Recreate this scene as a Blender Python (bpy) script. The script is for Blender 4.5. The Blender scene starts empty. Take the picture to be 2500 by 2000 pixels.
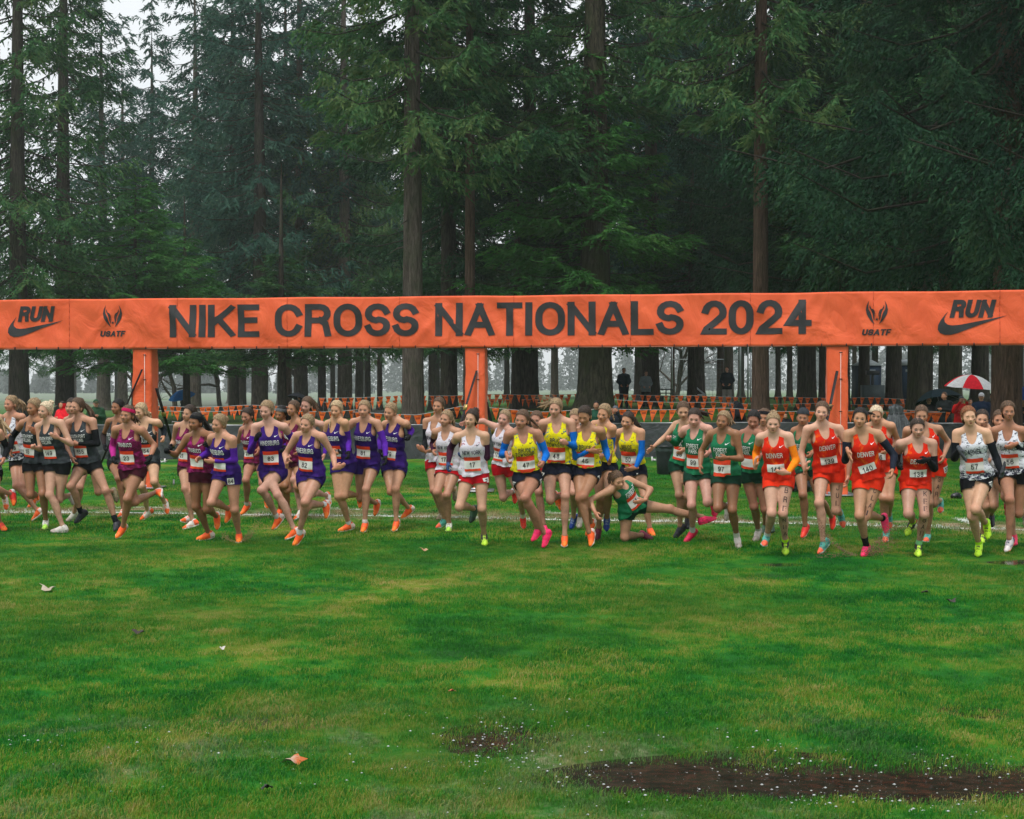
import bpy, bmesh, math, random
import numpy as np
import mathutils
from mathutils import Vector, Matrix, noise
from mathutils.bvhtree import BVHTree

random.seed(4)
np.random.seed(4)
scene = bpy.context.scene
COL = scene.collection

# ---------------------------------------------------------------- camera, sky, sun, exposure
FPX = 3600.0            # focal length in pixels of the 2500 px wide photograph
CAMH = 1.83
PITCH = math.atan(50.0 / FPX)
cam_d = bpy.data.cameras.new('camera')
cam_d.sensor_width = 36.0
cam_d.lens = 36.0 * FPX / 2500.0
cam_d.clip_start = 0.1
cam_d.clip_end = 3000.0
cam = bpy.data.objects.new('camera', cam_d)
COL.objects.link(cam)
cam.location = (0, 0, CAMH)
cam.rotation_euler = (math.radians(90) - PITCH, 0, 0)
scene.camera = cam

SUN_EL, SUN_AZ = 62.0, 205.0      # a bright, veiled sky: no visible sun, light from above and a little behind
world = bpy.data.worlds.new('World')
scene.world = world
world.use_nodes = True
wn = world.node_tree
wn.nodes.clear()
sky = wn.nodes.new('ShaderNodeTexSky')
sky.sky_type = 'NISHITA'
sky.sun_disc = False
sky.sun_elevation = math.radians(SUN_EL)
sky.sun_rotation = math.radians(SUN_AZ)
sky.air_density = 1.0
sky.dust_density = 1.0
hs = wn.nodes.new('ShaderNodeHueSaturation')
hs.inputs['Saturation'].default_value = 0.25
bg = wn.nodes.new('ShaderNodeBackground')
bg.inputs['Strength'].default_value = 0.092
wo = wn.nodes.new('ShaderNodeOutputWorld')
wn.links.new(sky.outputs[0], hs.inputs['Color'])
ov = wn.nodes.new('ShaderNodeMix')          # a closed, even cloud deck over the clear-sky model
ov.data_type = 'RGBA'
ov.inputs[0].default_value = 0.85
geo_w = wn.nodes.new('ShaderNodeTexCoord')    # overcast skies are about three times brighter overhead than at the horizon
sepw = wn.nodes.new('ShaderNodeSeparateXYZ')
wn.links.new(geo_w.outputs['Generated'], sepw.inputs[0])
rw = wn.nodes.new('ShaderNodeMapRange')
rw.inputs['From Min'].default_value = 0.0
rw.inputs['From Max'].default_value = 1.0
rw.inputs['To Min'].default_value = 6.4
rw.inputs['To Max'].default_value = 13.0
wn.links.new(sepw.outputs['Z'], rw.inputs['Value'])
tint = wn.nodes.new('ShaderNodeMix')
tint.data_type = 'RGBA'
tint.blend_type = 'MULTIPLY'
tint.inputs[0].default_value = 1.0
tint.inputs[7].default_value = (.96, 1.0, 1.03, 1)
wn.links.new(rw.outputs[0], tint.inputs[6])
wn.links.new(tint.outputs[2], ov.inputs[7])
wn.links.new(hs.outputs[0], ov.inputs[6])
wn.links.new(ov.outputs[2], bg.inputs['Color'])
wn.links.new(bg.outputs[0], wo.inputs['Surface'])

sun_d = bpy.data.lights.new('sun', 'SUN')
sun_d.energy = 1.5
sun_d.angle = math.radians(12)
sun_d.color = (1.0, .97, .92)
sun = bpy.data.objects.new('sun', sun_d)
COL.objects.link(sun)
_el, _az = math.radians(SUN_EL), math.radians(SUN_AZ)
_dir = Vector((math.sin(_az) * math.cos(_el), math.cos(_az) * math.cos(_el), math.sin(_el)))
sun.rotation_euler = _dir.to_track_quat('Z', 'Y').to_euler()
sun.location = (0, 0, 60)

vs = scene.view_settings
vs.view_transform = 'Standard'
vs.look = 'None'
vs.gamma = 1.0
vs.use_curve_mapping = False
vs.exposure = 0.53
scene.cycles.max_bounces = 6
scene.cycles.diffuse_bounces = 3
scene.cycles.glossy_bounces = 2
scene.cycles.transmission_bounces = 2
scene.cycles.transparent_max_bounces = 6
scene.cycles.volume_bounces = 1
scene.cycles.volume_step_rate = 4


# ---------------------------------------------------------------- materials
def new_mat(name, rough=.8, spec=.3):
    m = bpy.data.materials.new(name)
    m.use_nodes = True
    nt = m.node_tree
    b = nt.nodes['Principled BSDF']
    b.inputs['Roughness'].default_value = rough
    b.inputs['Specular IOR Level'].default_value = spec
    return m, nt, b


def node(nt, t, **kw):
    n = nt.nodes.new(t)
    for k, v in kw.items():
        if k.startswith('i_'):
            n.inputs[k[2:].replace('_', ' ')].default_value = v
        elif k.startswith('n_'):
            n.inputs[int(k[2:])].default_value = v
        else:
            setattr(n, k, v)
    return n


def noise_n(nt, scale, detail=4, rough=.55, coord=None, dist=0.0):
    n = nt.nodes.new('ShaderNodeTexNoise')
    n.inputs['Scale'].default_value = scale
    n.inputs['Detail'].default_value = detail
    n.inputs['Roughness'].default_value = rough
    n.inputs['Distortion'].default_value = dist
    if coord is not None:
        nt.links.new(coord, n.inputs['Vector'])
    return n


def ramp(nt, fac, stops, interp='LINEAR'):
    r = nt.nodes.new('ShaderNodeValToRGB')
    cr = r.color_ramp
    cr.interpolation = interp
    while len(cr.elements) < len(stops):
        cr.elements.new(.5)
    for e, (p, c) in zip(cr.elements, stops):
        e.position = p
        e.color = (c[0], c[1], c[2], 1) if hasattr(c, '__len__') else (c, c, c, 1)
    nt.links.new(fac, r.inputs[0])
    return r


def mix(nt, fac, a, b, mode='MIX'):
    m = nt.nodes.new('ShaderNodeMix')
    m.data_type = 'RGBA'
    m.blend_type = mode
    for i, v in ((0, fac), (6, a), (7, b)):
        if hasattr(v, 'is_output'):
            nt.links.new(v, m.inputs[i])
        elif i == 0:
            m.inputs[0].default_value = v
        else:
            m.inputs[i].default_value = (v[0], v[1], v[2], 1)
    return m.outputs[2]


def math_n(nt, op, a, b=0.0):
    m = nt.nodes.new('ShaderNodeMath')
    m.operation = op
    for i, v in ((0, a), (1, b)):
        if hasattr(v, 'is_output'):
            nt.links.new(v, m.inputs[i])
        else:
            m.inputs[i].default_value = v
    return m.outputs[0]


def bump(nt, b, h, strength=.3, dist=.01):
    n = nt.nodes.new('ShaderNodeBump')
    n.inputs['Strength'].default_value = strength
    n.inputs['Distance'].default_value = dist
    nt.links.new(h, n.inputs['Height'])
    nt.links.new(n.outputs[0], b.inputs['Normal'])


def coords(nt, which='Object', scale=None):
    c = nt.nodes.new('ShaderNodeTexCoord')
    if scale is None:
        return c.outputs[which]
    m = nt.nodes.new('ShaderNodeMapping')
    m.inputs['Scale'].default_value = scale
    nt.links.new(c.outputs[which], m.inputs['Vector'])
    return m.outputs[0]


def plain(name, col, rough=.7, spec=.3, metal=0.0, var=.12, scale=8.0, bmp=0.0):
    m, nt, b = new_mat(name, rough, spec)
    b.inputs['Metallic'].default_value = metal
    n = noise_n(nt, scale, 5, .6, coords(nt))
    c = np.array(col)
    r = ramp(nt, n.outputs[0], [(.3, c * (1 - var)), (.7, np.minimum(c * (1 + var), 1))])
    nt.links.new(r.outputs[0], b.inputs['Base Color'])
    if bmp:
        bump(nt, b, n.outputs[0], bmp)
    return m


_cl = {}


def cloth(col, rough=.75, spec=.08):
    key = tuple(np.round(col, 3))
    if key not in _cl:
        m, nt, b = new_mat('fabric', rough, spec)
        co = coords(nt)
        n = noise_n(nt, 14, 4, .6, co)
        w = noise_n(nt, 160, 2, .5, co)
        c = np.array(col[:3])
        r = ramp(nt, n.outputs[0], [(.3, c * .82), (.7, np.minimum(c * 1.15 + .002, 1))])
        c2 = mix(nt, .12, r.outputs[0], w.outputs[0], 'OVERLAY')
        nt.links.new(c2, b.inputs['Base Color'])
        bump(nt, b, n.outputs[0], .25, .02)
        b.inputs['Sheen Weight'].default_value = .0
        _cl[key] = m
    return _cl[key]


_hm = {}


def hairmat(name):
    if name not in _hm:
        c = np.array(HAIRS[name])
        m, nt, b = new_mat('hair_' + name, .5, .18)
        co = coords(nt, 'Object', (34, 9, 26))
        n = noise_n(nt, 3.0, 4, .7, co)
        r = ramp(nt, n.outputs[0], [(.32, c * .30), (.50, c * .9), (.68, np.minimum(c * 1.55 + .004, 1))])
        nt.links.new(r.outputs[0], b.inputs['Base Color'])
        bump(nt, b, n.outputs[0], .5, .01)
        _hm[name] = m
    return _hm[name]


M_ = {}


def make_people_mats():
    m, nt, b = new_mat('skin', .48, .28)
    at = node(nt, 'ShaderNodeAttribute', attribute_name='Col')
    co = coords(nt)
    n = noise_n(nt, 30, 4, .6, co)
    c = mix(nt, .18, at.outputs['Color'], n.outputs[0], 'OVERLAY')
    # wet grit and mud flecks, plus some painted-in shade, on the legs only (alpha of the colour attribute)
    v = noise_n(nt, 120, 2, .5, co)
    thr = math_n(nt, 'MULTIPLY', ramp(nt, v.outputs[0], [(.66, 0), (.71, 1)]).outputs[0], at.outputs['Alpha'])
    v2 = noise_n(nt, 11, 5, .7, co)
    thr2 = math_n(nt, 'MULTIPLY', ramp(nt, v2.outputs[0], [(.44, .20), (.74, .70)]).outputs[0], at.outputs['Alpha'])  # broad mud film; its floor also paints in lower-leg shade
    c = mix(nt, thr2, c, (.11, .062, .036))
    c = mix(nt, thr, c, (.07, .045, .025))
    nt.links.new(c, b.inputs['Base Color'])
    b.inputs['Subsurface Weight'].default_value = .0
    b.inputs['Subsurface Radius'].default_value = (.02, .008, .005)
    rr = ramp(nt, n.outputs[0], [(.35, .34), (.65, .55)])
    nt.links.new(rr.outputs[0], b.inputs['Roughness'])
    bump(nt, b, n.outputs[0], .08, .01)
    M_['skin'] = m
    m, nt, b = new_mat('shoe', .5, .35)
    at = node(nt, 'ShaderNodeAttribute', attribute_name='Col')
    n = noise_n(nt, 26, 4, .7, coords(nt))
    c = mix(nt, ramp(nt, n.outputs[0], [(.52, 0), (.68, .8)]).outputs[0], at.outputs['Color'], (.05, .035, .018))
    nt.links.new(c, b.inputs['Base Color'])
    M_['shoe'] = m
    M_['bib_white'] = plain('bib_white', (.66, .64, .60), .55, .3, var=.06, scale=12, bmp=.15)
    M_['bib_red'] = plain('bib_red', (.66, .045, .012), .5, .3, var=.25, scale=22, bmp=.15)
    M_['ink_black'] = plain('ink_black', (.02, .02, .022), .6)
    M_['ink_grey'] = plain('ink_grey', (.25, .25, .25), .6)
    M_['ink_pen'] = plain('ink_pen', (.035, .02, .02), .6)
    M_['ink_white'] = plain('ink_white', (.80, .80, .80), .6, var=.05)
    M_['ink_navy'] = plain('ink_navy', (.012, .016, .035), .6)


def team_mat(name, base, second, scale=5.0, lo=.45, hi=.6, stretch=(1, 1, 1), grad=None, third=None):
    m, nt, b = new_mat(name, .72, .09)
    co = coords(nt, 'Object', stretch)
    n = noise_n(nt, scale, 7, .72, co, .6)
    fac = n.outputs[0]
    if grad is not None:
        sep = nt.nodes.new('ShaderNodeSeparateXYZ')
        nt.links.new(coords(nt), sep.inputs[0])
        z = ramp(nt, sep.outputs['Z'], grad)
        fac = math_n(nt, 'ADD', fac, math_n(nt, 'SUBTRACT', z.outputs[0], .5))
    r = ramp(nt, fac, [(lo, base), (hi, second)])
    c = r.outputs[0]
    if third is not None:
        n2 = noise_n(nt, scale * 1.8, 5, .7, coords(nt, 'Object', (1.3, 1, .8)), .4)
        c = mix(nt, ramp(nt, n2.outputs[0], [(third[1], 0), (third[1] + .03, 1)]).outputs[0], c, third[0])
    nt.links.new(c, b.inputs['Base Color'])
    n3 = noise_n(nt, 9, 4, .6, coords(nt))
    bump(nt, b, n3.outputs[0], .55, .03)
    return m


TEAMS = {}


def make_teams():
    W, K, N = M_['ink_white'], M_['ink_black'], M_['ink_navy']
    # text lines: (string, t up the torso, height m, width m, boldness)
    TEAMS['fort'] = dict(top=team_mat('charcoal_singlet', (.020, .026, .030), (.045, .052, .058), 6),
                         bottom=cloth((.008, .009, .011)), ink=W,
                         text=[('SOUTH FORT', .63, 0.046, 0.217, .018), ('COLLINS', .54, 0.046, 0.148, .018)])
    TEAMS['trabuco'] = dict(top=team_mat('maroon_singlet', (.10, .008, .035), (.30, .014, .14), 9, .48, .62, (1, 1, 2)),
                            bottom=cloth((.045, .006, .014)), ink=W, text=[('TRABUCO', .60, 0.053, 0.185, .018)])
    TEAMS['hinesburg'] = dict(top=team_mat('purple_singlet', (.026, .009, .105), (.042, .012, .155), 4),
                              bottom=cloth((.024, .009, .10)), ink=W, text=[('HINESBURG', .61, 0.061, 0.228, .018)])
    TEAMS['newyork'] = dict(top=team_mat('white_flecked_singlet', (.62, .58, .64), (.30, .02, .06), 17, .60, .63, (1, 1, 2.2),
                                         third=((.10, .10, .30), .63)),
                            bottom=cloth((.40, .004, .010)), ink=N, text=[('NEW YORK', .57, 0.050, 0.212, .018)])
    TEAMS['bruce'] = dict(top=team_mat('yellow_flecked_singlet', (.72, .62, .010), (.03, .16, .22), 14, .575, .61, (1, 1, 1.6),
                                       third=((.30, .28, .02), .60)),
                          bottom=cloth((.008, .010, .020)), ink=N,
                          text=[('BRUCE', .60, 0.051, 0.143, .018), ('TOWNSHIP', .505, 0.051, 0.217, .018)], hem=.19)
    TEAMS['forest'] = dict(top=team_mat('green_singlet', (.008, .115, .050), (.020, .19, .085), 6, .4, .65),
                           bottom=cloth((.006, .034, .020)), ink=W,
                           text=[('FOREST', .60, 0.057, 0.159, .018), ('PARK', .495, 0.057, 0.111, .018)], bibt=.33)
    TEAMS['denver'] = dict(top=team_mat('orange_red_singlet', (.60, .020, .006), (.85, .15, .010), 4.5, .57, .66),
                           bottom=cloth((.72, .030, .008)), ink=W, text=[('DENVER', .55, 0.057, 0.175, .018)],
                           bands=False, bibwh=(.20, .095), bibt=.33)
    TEAMS['carmel'] = dict(top=team_mat('white_black_singlet', (.66, .67, .72), (.018, .02, .04), 22, .55, .60, (1, 1, 2.2),
                                        grad=[(.92, .60), (1.04, .45), (1.32, .43), (1.42, .51)]),
                           bottom=cloth((.006, .006, .008)), ink=N, text=[('CARMEL', .58, 0.057, 0.175, .018)])
# ---------------------------------------------------------------- body engine
def smin(a, b, k):
    h = np.maximum(k - np.abs(a - b), 0.0) / k
    return np.minimum(a, b) - h * h * k * 0.25


def smax(a, b, k):
    return -smin(-a, -b, k)


def surface_nets(F, org, h):
    """vertices and quads of the zero level of F (negative inside)"""
    nx, ny, nz = F.shape
    S = F < 0
    cnt = np.zeros((nx - 1, ny - 1, nz - 1), np.float32)
    acc = np.zeros((nx - 1, ny - 1, nz - 1, 3), np.float32)
    for ax in range(3):
        sl0 = [slice(None)] * 3
        sl1 = [slice(None)] * 3
        sl0[ax] = slice(0, -1)
        sl1[ax] = slice(1, None)
        A = F[tuple(sl0)]
        B = F[tuple(sl1)]
        X = S[tuple(sl0)] != S[tuple(sl1)]
        T = np.where(X, A / np.where(X, A - B, 1), 0).astype(np.float32)
        o = [a for a in range(3) if a != ax]
        for p in (0, 1):
            for q in (0, 1):
                sl = [slice(None)] * 3
                sl[o[0]] = slice(p, p + F.shape[o[0]] - 1)
                sl[o[1]] = slice(q, q + F.shape[o[1]] - 1)
                x = X[tuple(sl)]
                cnt += x
                acc[..., ax] += np.where(x, T[tuple(sl)], 0)
                acc[..., o[0]] += x * p
                acc[..., o[1]] += x * q
    m = cnt > 0
    idx = np.full(m.shape, -1, np.int64)
    idx[m] = np.arange(m.sum())
    base = np.argwhere(m).astype(np.float32)
    V = (base + acc[m] / cnt[m][:, None]) * h + np.asarray(org)
    quads = []
    for ax in range(3):
        o = [(ax + 1) % 3, (ax + 2) % 3]
        sl0 = [slice(1, -1)] * 3
        sl1 = [slice(1, -1)] * 3
        sl0[ax] = slice(0, F.shape[ax] - 1)
        sl1[ax] = slice(1, F.shape[ax])
        a = S[tuple(sl0)]
        b = S[tuple(sl1)]
        for sign in (0, 1):
            e = (a & ~b) if sign == 0 else (~a & b)
            P = np.argwhere(e)
            if not len(P):
                continue
            P[:, o[0]] += 1
            P[:, o[1]] += 1
            c = []
            for (u, v) in ((-1, -1), (0, -1), (0, 0), (-1, 0)):
                Q = P.copy()
                Q[:, o[0]] += u
                Q[:, o[1]] += v
                c.append(idx[Q[:, 0], Q[:, 1], Q[:, 2]])
            q = np.stack(c, 1)
            if sign == 1:
                q = q[:, ::-1]
            quads.append(q)
    Q = np.concatenate(quads) if quads else np.zeros((0, 4), np.int64)
    return V.astype(np.float64), Q[(Q >= 0).all(1)]


def clip_mesh(V, Q, f):
    """keep the part of a quad mesh where the per-vertex field f > 0, cut cleanly"""
    T = np.concatenate([Q[:, [0, 1, 2]], Q[:, [0, 2, 3]]]) if Q.shape[1] == 4 else Q
    s = f[T] > 0
    n = s.sum(1)
    full = T[n == 3]
    newV = []
    newT = []
    base = len(V)
    for k in (1, 2):
        for r in range(3):
            M = T[(n == k) & (s[:, r] == (k == 1)) & (s[:, (r + 1) % 3] != (k == 1))
                  & (s[:, (r + 2) % 3] != (k == 1))]
            if not len(M):
                continue
            a, b, c = M[:, r], M[:, (r + 1) % 3], M[:, (r + 2) % 3]
            tb = (f[a] / (f[a] - f[b]))[:, None]
            tc = (f[a] / (f[a] - f[c]))[:, None]
            Pb = V[a] + (V[b] - V[a]) * tb
            Pc = V[a] + (V[c] - V[a]) * tc
            ib = base + np.arange(len(M))
            ic = ib + len(M)
            newV += [Pb, Pc]
            base += 2 * len(M)
            if k == 1:
                newT.append(np.stack([a, ib, ic], 1))
            else:
                newT.append(np.stack([ib, b, c], 1))
                newT.append(np.stack([ib, c, ic], 1))
    V2 = np.concatenate([V] + newV) if newV else V
    T2 = np.concatenate([full] + newT) if newT else full
    used, inv = np.unique(T2.ravel(), return_inverse=True)
    # weld the duplicated cut points
    P = V2[used]
    key = np.round(P / 1e-5).astype(np.int64)
    _, first, inv2 = np.unique(key, axis=0, return_index=True, return_inverse=True)
    T3 = inv2.ravel()[inv.ravel()].reshape(-1, 3)
    ok = (T3[:, 0] != T3[:, 1]) & (T3[:, 1] != T3[:, 2]) & (T3[:, 0] != T3[:, 2])
    return P[first], T3[ok]


def relax(V, F, n=1, lam=0.5):
    E = np.concatenate([F[:, [i, (i + 1) % F.shape[1]]] for i in range(F.shape[1])])
    for _ in range(n):
        S = np.zeros_like(V)
        C = np.zeros(len(V))
        np.add.at(C, E[:, 0], 1)
        np.add.at(C, E[:, 1], 1)
        for a in range(3):
            S[:, a] = np.bincount(E[:, 0], V[E[:, 1], a], len(V)) + np.bincount(E[:, 1], V[E[:, 0], a], len(V))
        V = V * (1 - lam) + lam * S / np.maximum(C, 1)[:, None]
    return V


def unit(v):
    v = np.asarray(v, float)
    return v / (np.linalg.norm(v) + 1e-9)


class Grid:
    def __init__(s, lo, hi, h):
        s.h = h
        s.lo = np.asarray(lo, float)
        n = np.maximum(np.ceil((np.asarray(hi) - s.lo) / h).astype(int) + 1, 4)
        s.n = n
        s.F = np.full(tuple(n), 0.25, np.float32)

    def sub(s, lo, hi):
        a = np.clip(np.floor((np.asarray(lo) - s.lo) / s.h).astype(int), 0, s.n - 1)
        b = np.clip(np.ceil((np.asarray(hi) - s.lo) / s.h).astype(int) + 1, 1, s.n)
        if (b <= a).any():
            return None, None
        sl = tuple(slice(a[i], b[i]) for i in range(3))
        ax = [s.lo[i] + np.arange(a[i], b[i], dtype=np.float32) * s.h for i in range(3)]
        P = np.stack(np.meshgrid(*ax, indexing='ij'), -1).astype(np.float32)
        return sl, P

    def add(s, prims, k):
        """prims: list of (lo, hi, func, kk); joined with kk first, then to the grid with k"""
        lo = np.min([p[0] for p in prims], 0) - 0.07
        hi = np.max([p[1] for p in prims], 0) + 0.07
        sl, P = s.sub(lo, hi)
        if sl is None:
            return
        d = None
        for p in prims:
            e = p[2](P)
            d = e if d is None else smin(d, e, p[3])
        s.F[sl] = smin(s.F[sl], d, k)

    def mesh(s, n=1):
        V, Q = surface_nets(s.F, s.lo, s.h)
        return relax(V, Q, n, 0.4), Q


def limb(a, b, ts, rs, off=None, kk=0.03, grow=0.0):
    """tapered limb along a-b with radius profile; off = (direction, profile)"""
    a = np.asarray(a, np.float32)
    b = np.asarray(b, np.float32)
    ab = b - a
    L2 = float(ab @ ab) + 1e-9
    rs = np.asarray(rs) + grow
    R = float(max(rs)) + 0.02

    def f(P):
        pa = P - a
        t = np.clip((pa @ ab) / L2, 0, 1)
        c = pa - t[..., None] * ab
        if off is not None:
            c = c - (np.interp(t, ts, off[1]).astype(np.float32))[..., None] * np.asarray(off[0], np.float32)
        return np.sqrt((c * c).sum(-1)) - np.interp(t, ts, rs).astype(np.float32)
    return (np.minimum(a, b) - R, np.maximum(a, b) + R, f, kk)


def ellip(c, M, r, kk=0.03):
    """ellipsoid, M rows = axes"""
    c = np.asarray(c, np.float32)
    M = np.asarray(M, np.float32)
    r = np.asarray(r, np.float32)
    R = float(max(r))

    def f(P):
        q = (P - c) @ M.T
        k0 = np.sqrt(((q / r) ** 2).sum(-1))
        k1 = np.sqrt(((q / (r * r)) ** 2).sum(-1)) + 1e-6
        return k0 * (k0 - 1) / k1
    return (c - R, c + R, f, kk)


TT = [-.17, -.08, .04, .2, .42, .6, .76, .9, 1.0]
TW = [.075, .128, .150, .142, .116, .126, .140, .112, .055]
TD = [.075, .100, .108, .096, .080, .088, .096, .074, .050]


def torso_prim(pel, neck, M, L, w=1.0, grow=0.0, flare=None, kk=0.03):
    """M rows: X lateral, Y back, Z up the spine"""
    pel = np.asarray(pel, np.float32)
    M = np.asarray(M, np.float32)
    W = np.asarray(TW) * w + grow
    D = np.asarray(TD) * w + grow
    if flare is not None:
        W = W + np.asarray(flare)
        D = D + np.asarray(flare) * 0.8

    def f(P):
        q = (P - pel) @ M.T
        t = q[..., 2] / L
        tc = np.clip(t, TT[0], TT[-1])
        ww = np.interp(tc, TT, W).astype(np.float32)
        dd = np.interp(tc, TT, D).astype(np.float32)
        yb = q[..., 1] - 0.012 * np.sin(np.clip(t, 0, 1) * 6.0 + 0.6)
        k0 = np.sqrt((q[..., 0] / ww) ** 2 + (yb / dd) ** 2)
        k1 = np.sqrt((q[..., 0] / (ww * ww)) ** 2 + (yb / (dd * dd)) ** 2) + 1e-5
        d = k0 * (k0 - 1) / k1
        e = np.abs(t - tc) * L
        return np.where(e > 0, np.sqrt(np.maximum(d, 0) ** 2 + e * e), d).astype(np.float32)
    R = 0.2
    a = pel - M[2] * 0.1
    b = pel + M[2] * L
    return (np.minimum(a, b) - R, np.maximum(a, b) + R, f, kk)


# ---- templates -------------------------------------------------------------
I3 = np.eye(3)


def head_prims(cran_only=False, grow=0.0):
    P = [ellip((0, .012, .130), I3, (.071 + grow, .090 + grow, .083 + grow), .02)]
    if cran_only:
        P.append(ellip((0, .03, .075), I3, (.060 + grow, .060 + grow, .075 + grow), .03))
        return P
    P += [ellip((0, -.028, .080), I3, (.056, .058, .074), .03),
          ellip((0, -.040, .038), I3, (.041, .042, .036), .03),
          ellip((0, -.066, .012), I3, (.017, .015, .014), .02),
          ellip((-.038, -.052, .066), I3, (.022, .020, .020), .03),
          ellip((.038, -.052, .066), I3, (.022, .020, .020), .03),
          limb((-.034, -.072, .106), (.034, -.072, .106), [0, .5, 1], [.011, .012, .011], kk=.014),
          limb((0, -.078, .092), (0, -.102, .060), [0, 1], [.0075, .0105], kk=.010),
          limb((-.010, -.088, .058), (.010, -.088, .058), [0, 1], [.0085, .0085], kk=.008),
          limb((-.020, -.070, .034), (.020, -.070, .034), [0, .5, 1], [.008, .0150, .008], kk=.008),
          limb((-.017, -.072, .025), (.017, -.072, .025), [0, .5, 1], [.007, .0120, .007], kk=.006),
          ellip((-.071, .010, .078), I3, (.008, .017, .029), .008),
          ellip((.071, .010, .078), I3, (.008, .017, .029), .008)]
    return P


def build_head(h):
    g = Grid((-.10, -.13, -.03), (.10, .12, .235), h)
    g.add(head_prims(), 0.02)
    sl, P = g.sub((-.1, -.14, 0), (.1, 0, .2))
    for sx in (-1, 1):
        e = np.sqrt(((P - np.array((sx * .030, -.092, .088), np.float32)) ** 2 / np.array((1.5, 1, .8)) ** 2).sum(-1)) - .0125
        g.F[sl] = smax(g.F[sl], -e, .012)
        e2 = np.sqrt(((P - np.array((sx * .030, -.0705, .088), np.float32)) ** 2).sum(-1)) - .0120
        g.F[sl] = smin(g.F[sl], e2, .004)
    m = np.sqrt(((P - np.array((0, -.090, .0295), np.float32)) ** 2 / np.array((3.2, 1.2, .5)) ** 2).sum(-1)) - .005
    g.F[sl] = smax(g.F[sl], -m, .005)
    return g.mesh(1)


def head_colors(V):
    """per-vertex masks on the head: 0 skin,1 brow,2 lip,3 eye dark,4 eye white,5 cheek,6 paint zone"""
    x, y, z = V.T
    ax = np.abs(x)
    front = y < -.045
    brow = np.exp(-(((ax - .031) / .016) ** 4 + ((z - (.1075 + .002 * np.cos((ax - .03) * 90))) / .0042) ** 2)) * front
    lip = np.exp(-((ax / .021) ** 4 + ((z - .0300) / .0095) ** 4)) * front
    mouth = np.exp(-((ax / .019) ** 4 + ((z - .0298) / .0026) ** 2)) * front
    eye = np.exp(-(((ax - .030) / .0125) ** 4 + ((z - .089) / .0058) ** 4)) * front
    lash = np.exp(-(((ax - .030) / .0145) ** 4 + ((z - .0945) / .0030) ** 2)) * front
    iris = np.exp(-(((ax - .029) / .0062) ** 4 + ((z - .0885) / .0065) ** 4)) * front
    cheek = np.exp(-(((ax - .044) / .016) ** 2 + ((z - .060) / .018) ** 2)) * (y < -.03)
    nose = np.exp(-((ax / .012) ** 2 + ((z - .058) / .012) ** 2)) * (y < -.08)
    paint = np.exp(-(((ax - .040) / .015) ** 4 + ((z - .068 - (ax - .04) * .35) / .0065) ** 4)) * (y < -.03)
    return dict(brow=brow, lip=lip, mouth=mouth, eye=eye, lash=lash, iris=iris, cheek=cheek, nose=nose, paint=paint)


def hair_limit(z):
    return np.interp(z, [-.05, 0, .04, .075, .10, .135, .160, .185, .24],
                     [.035, .030, .020, .002, -.018, -.046, -.066, -.10, -.2])


def build_hair(h, style, seed=0):
    g = Grid((-.11, -.13, -.03), (.11, .15, .25), h)
    g.add(head_prims(True, .0090), .02)
    V, Q = g.mesh(1)
    x, y, z = V.T
    # combed-back strand relief, parted in the middle
    ang = np.arctan2(x, z - .09)
    d = .0022 * np.sin(ang * 38 + 2.5 * np.sin(y * 30 + seed)) + .0012 * np.sin(ang * 90 + y * 40)
    d -= .006 * np.exp(-(x / .005) ** 2) * (y < .05) if seed % 2 else 0
    n = unit_rows(V - np.array((0, .012, .10)))
    V = V + n * d[:, None]
    f = y - hair_limit(z) + .0035 * np.sin(x * 260 + seed)
    return clip_mesh(V, Q, f)


def unit_rows(A):
    return A / (np.linalg.norm(A, axis=1)[:, None] + 1e-9)


def build_band(h, z0, z1, grow=.011, tilt=.22, top=False):
    g = Grid((-.11, -.13, -.03), (.11, .15, .25), h)
    g.add(head_prims(True, grow), .02)
    V, Q = g.mesh(1)
    zz = V[:, 2] + V[:, 1] * tilt
    f = zz - z0
    if not top:
        f = np.minimum(f, z1 - zz)
    return clip_mesh(V, Q, f)


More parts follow.
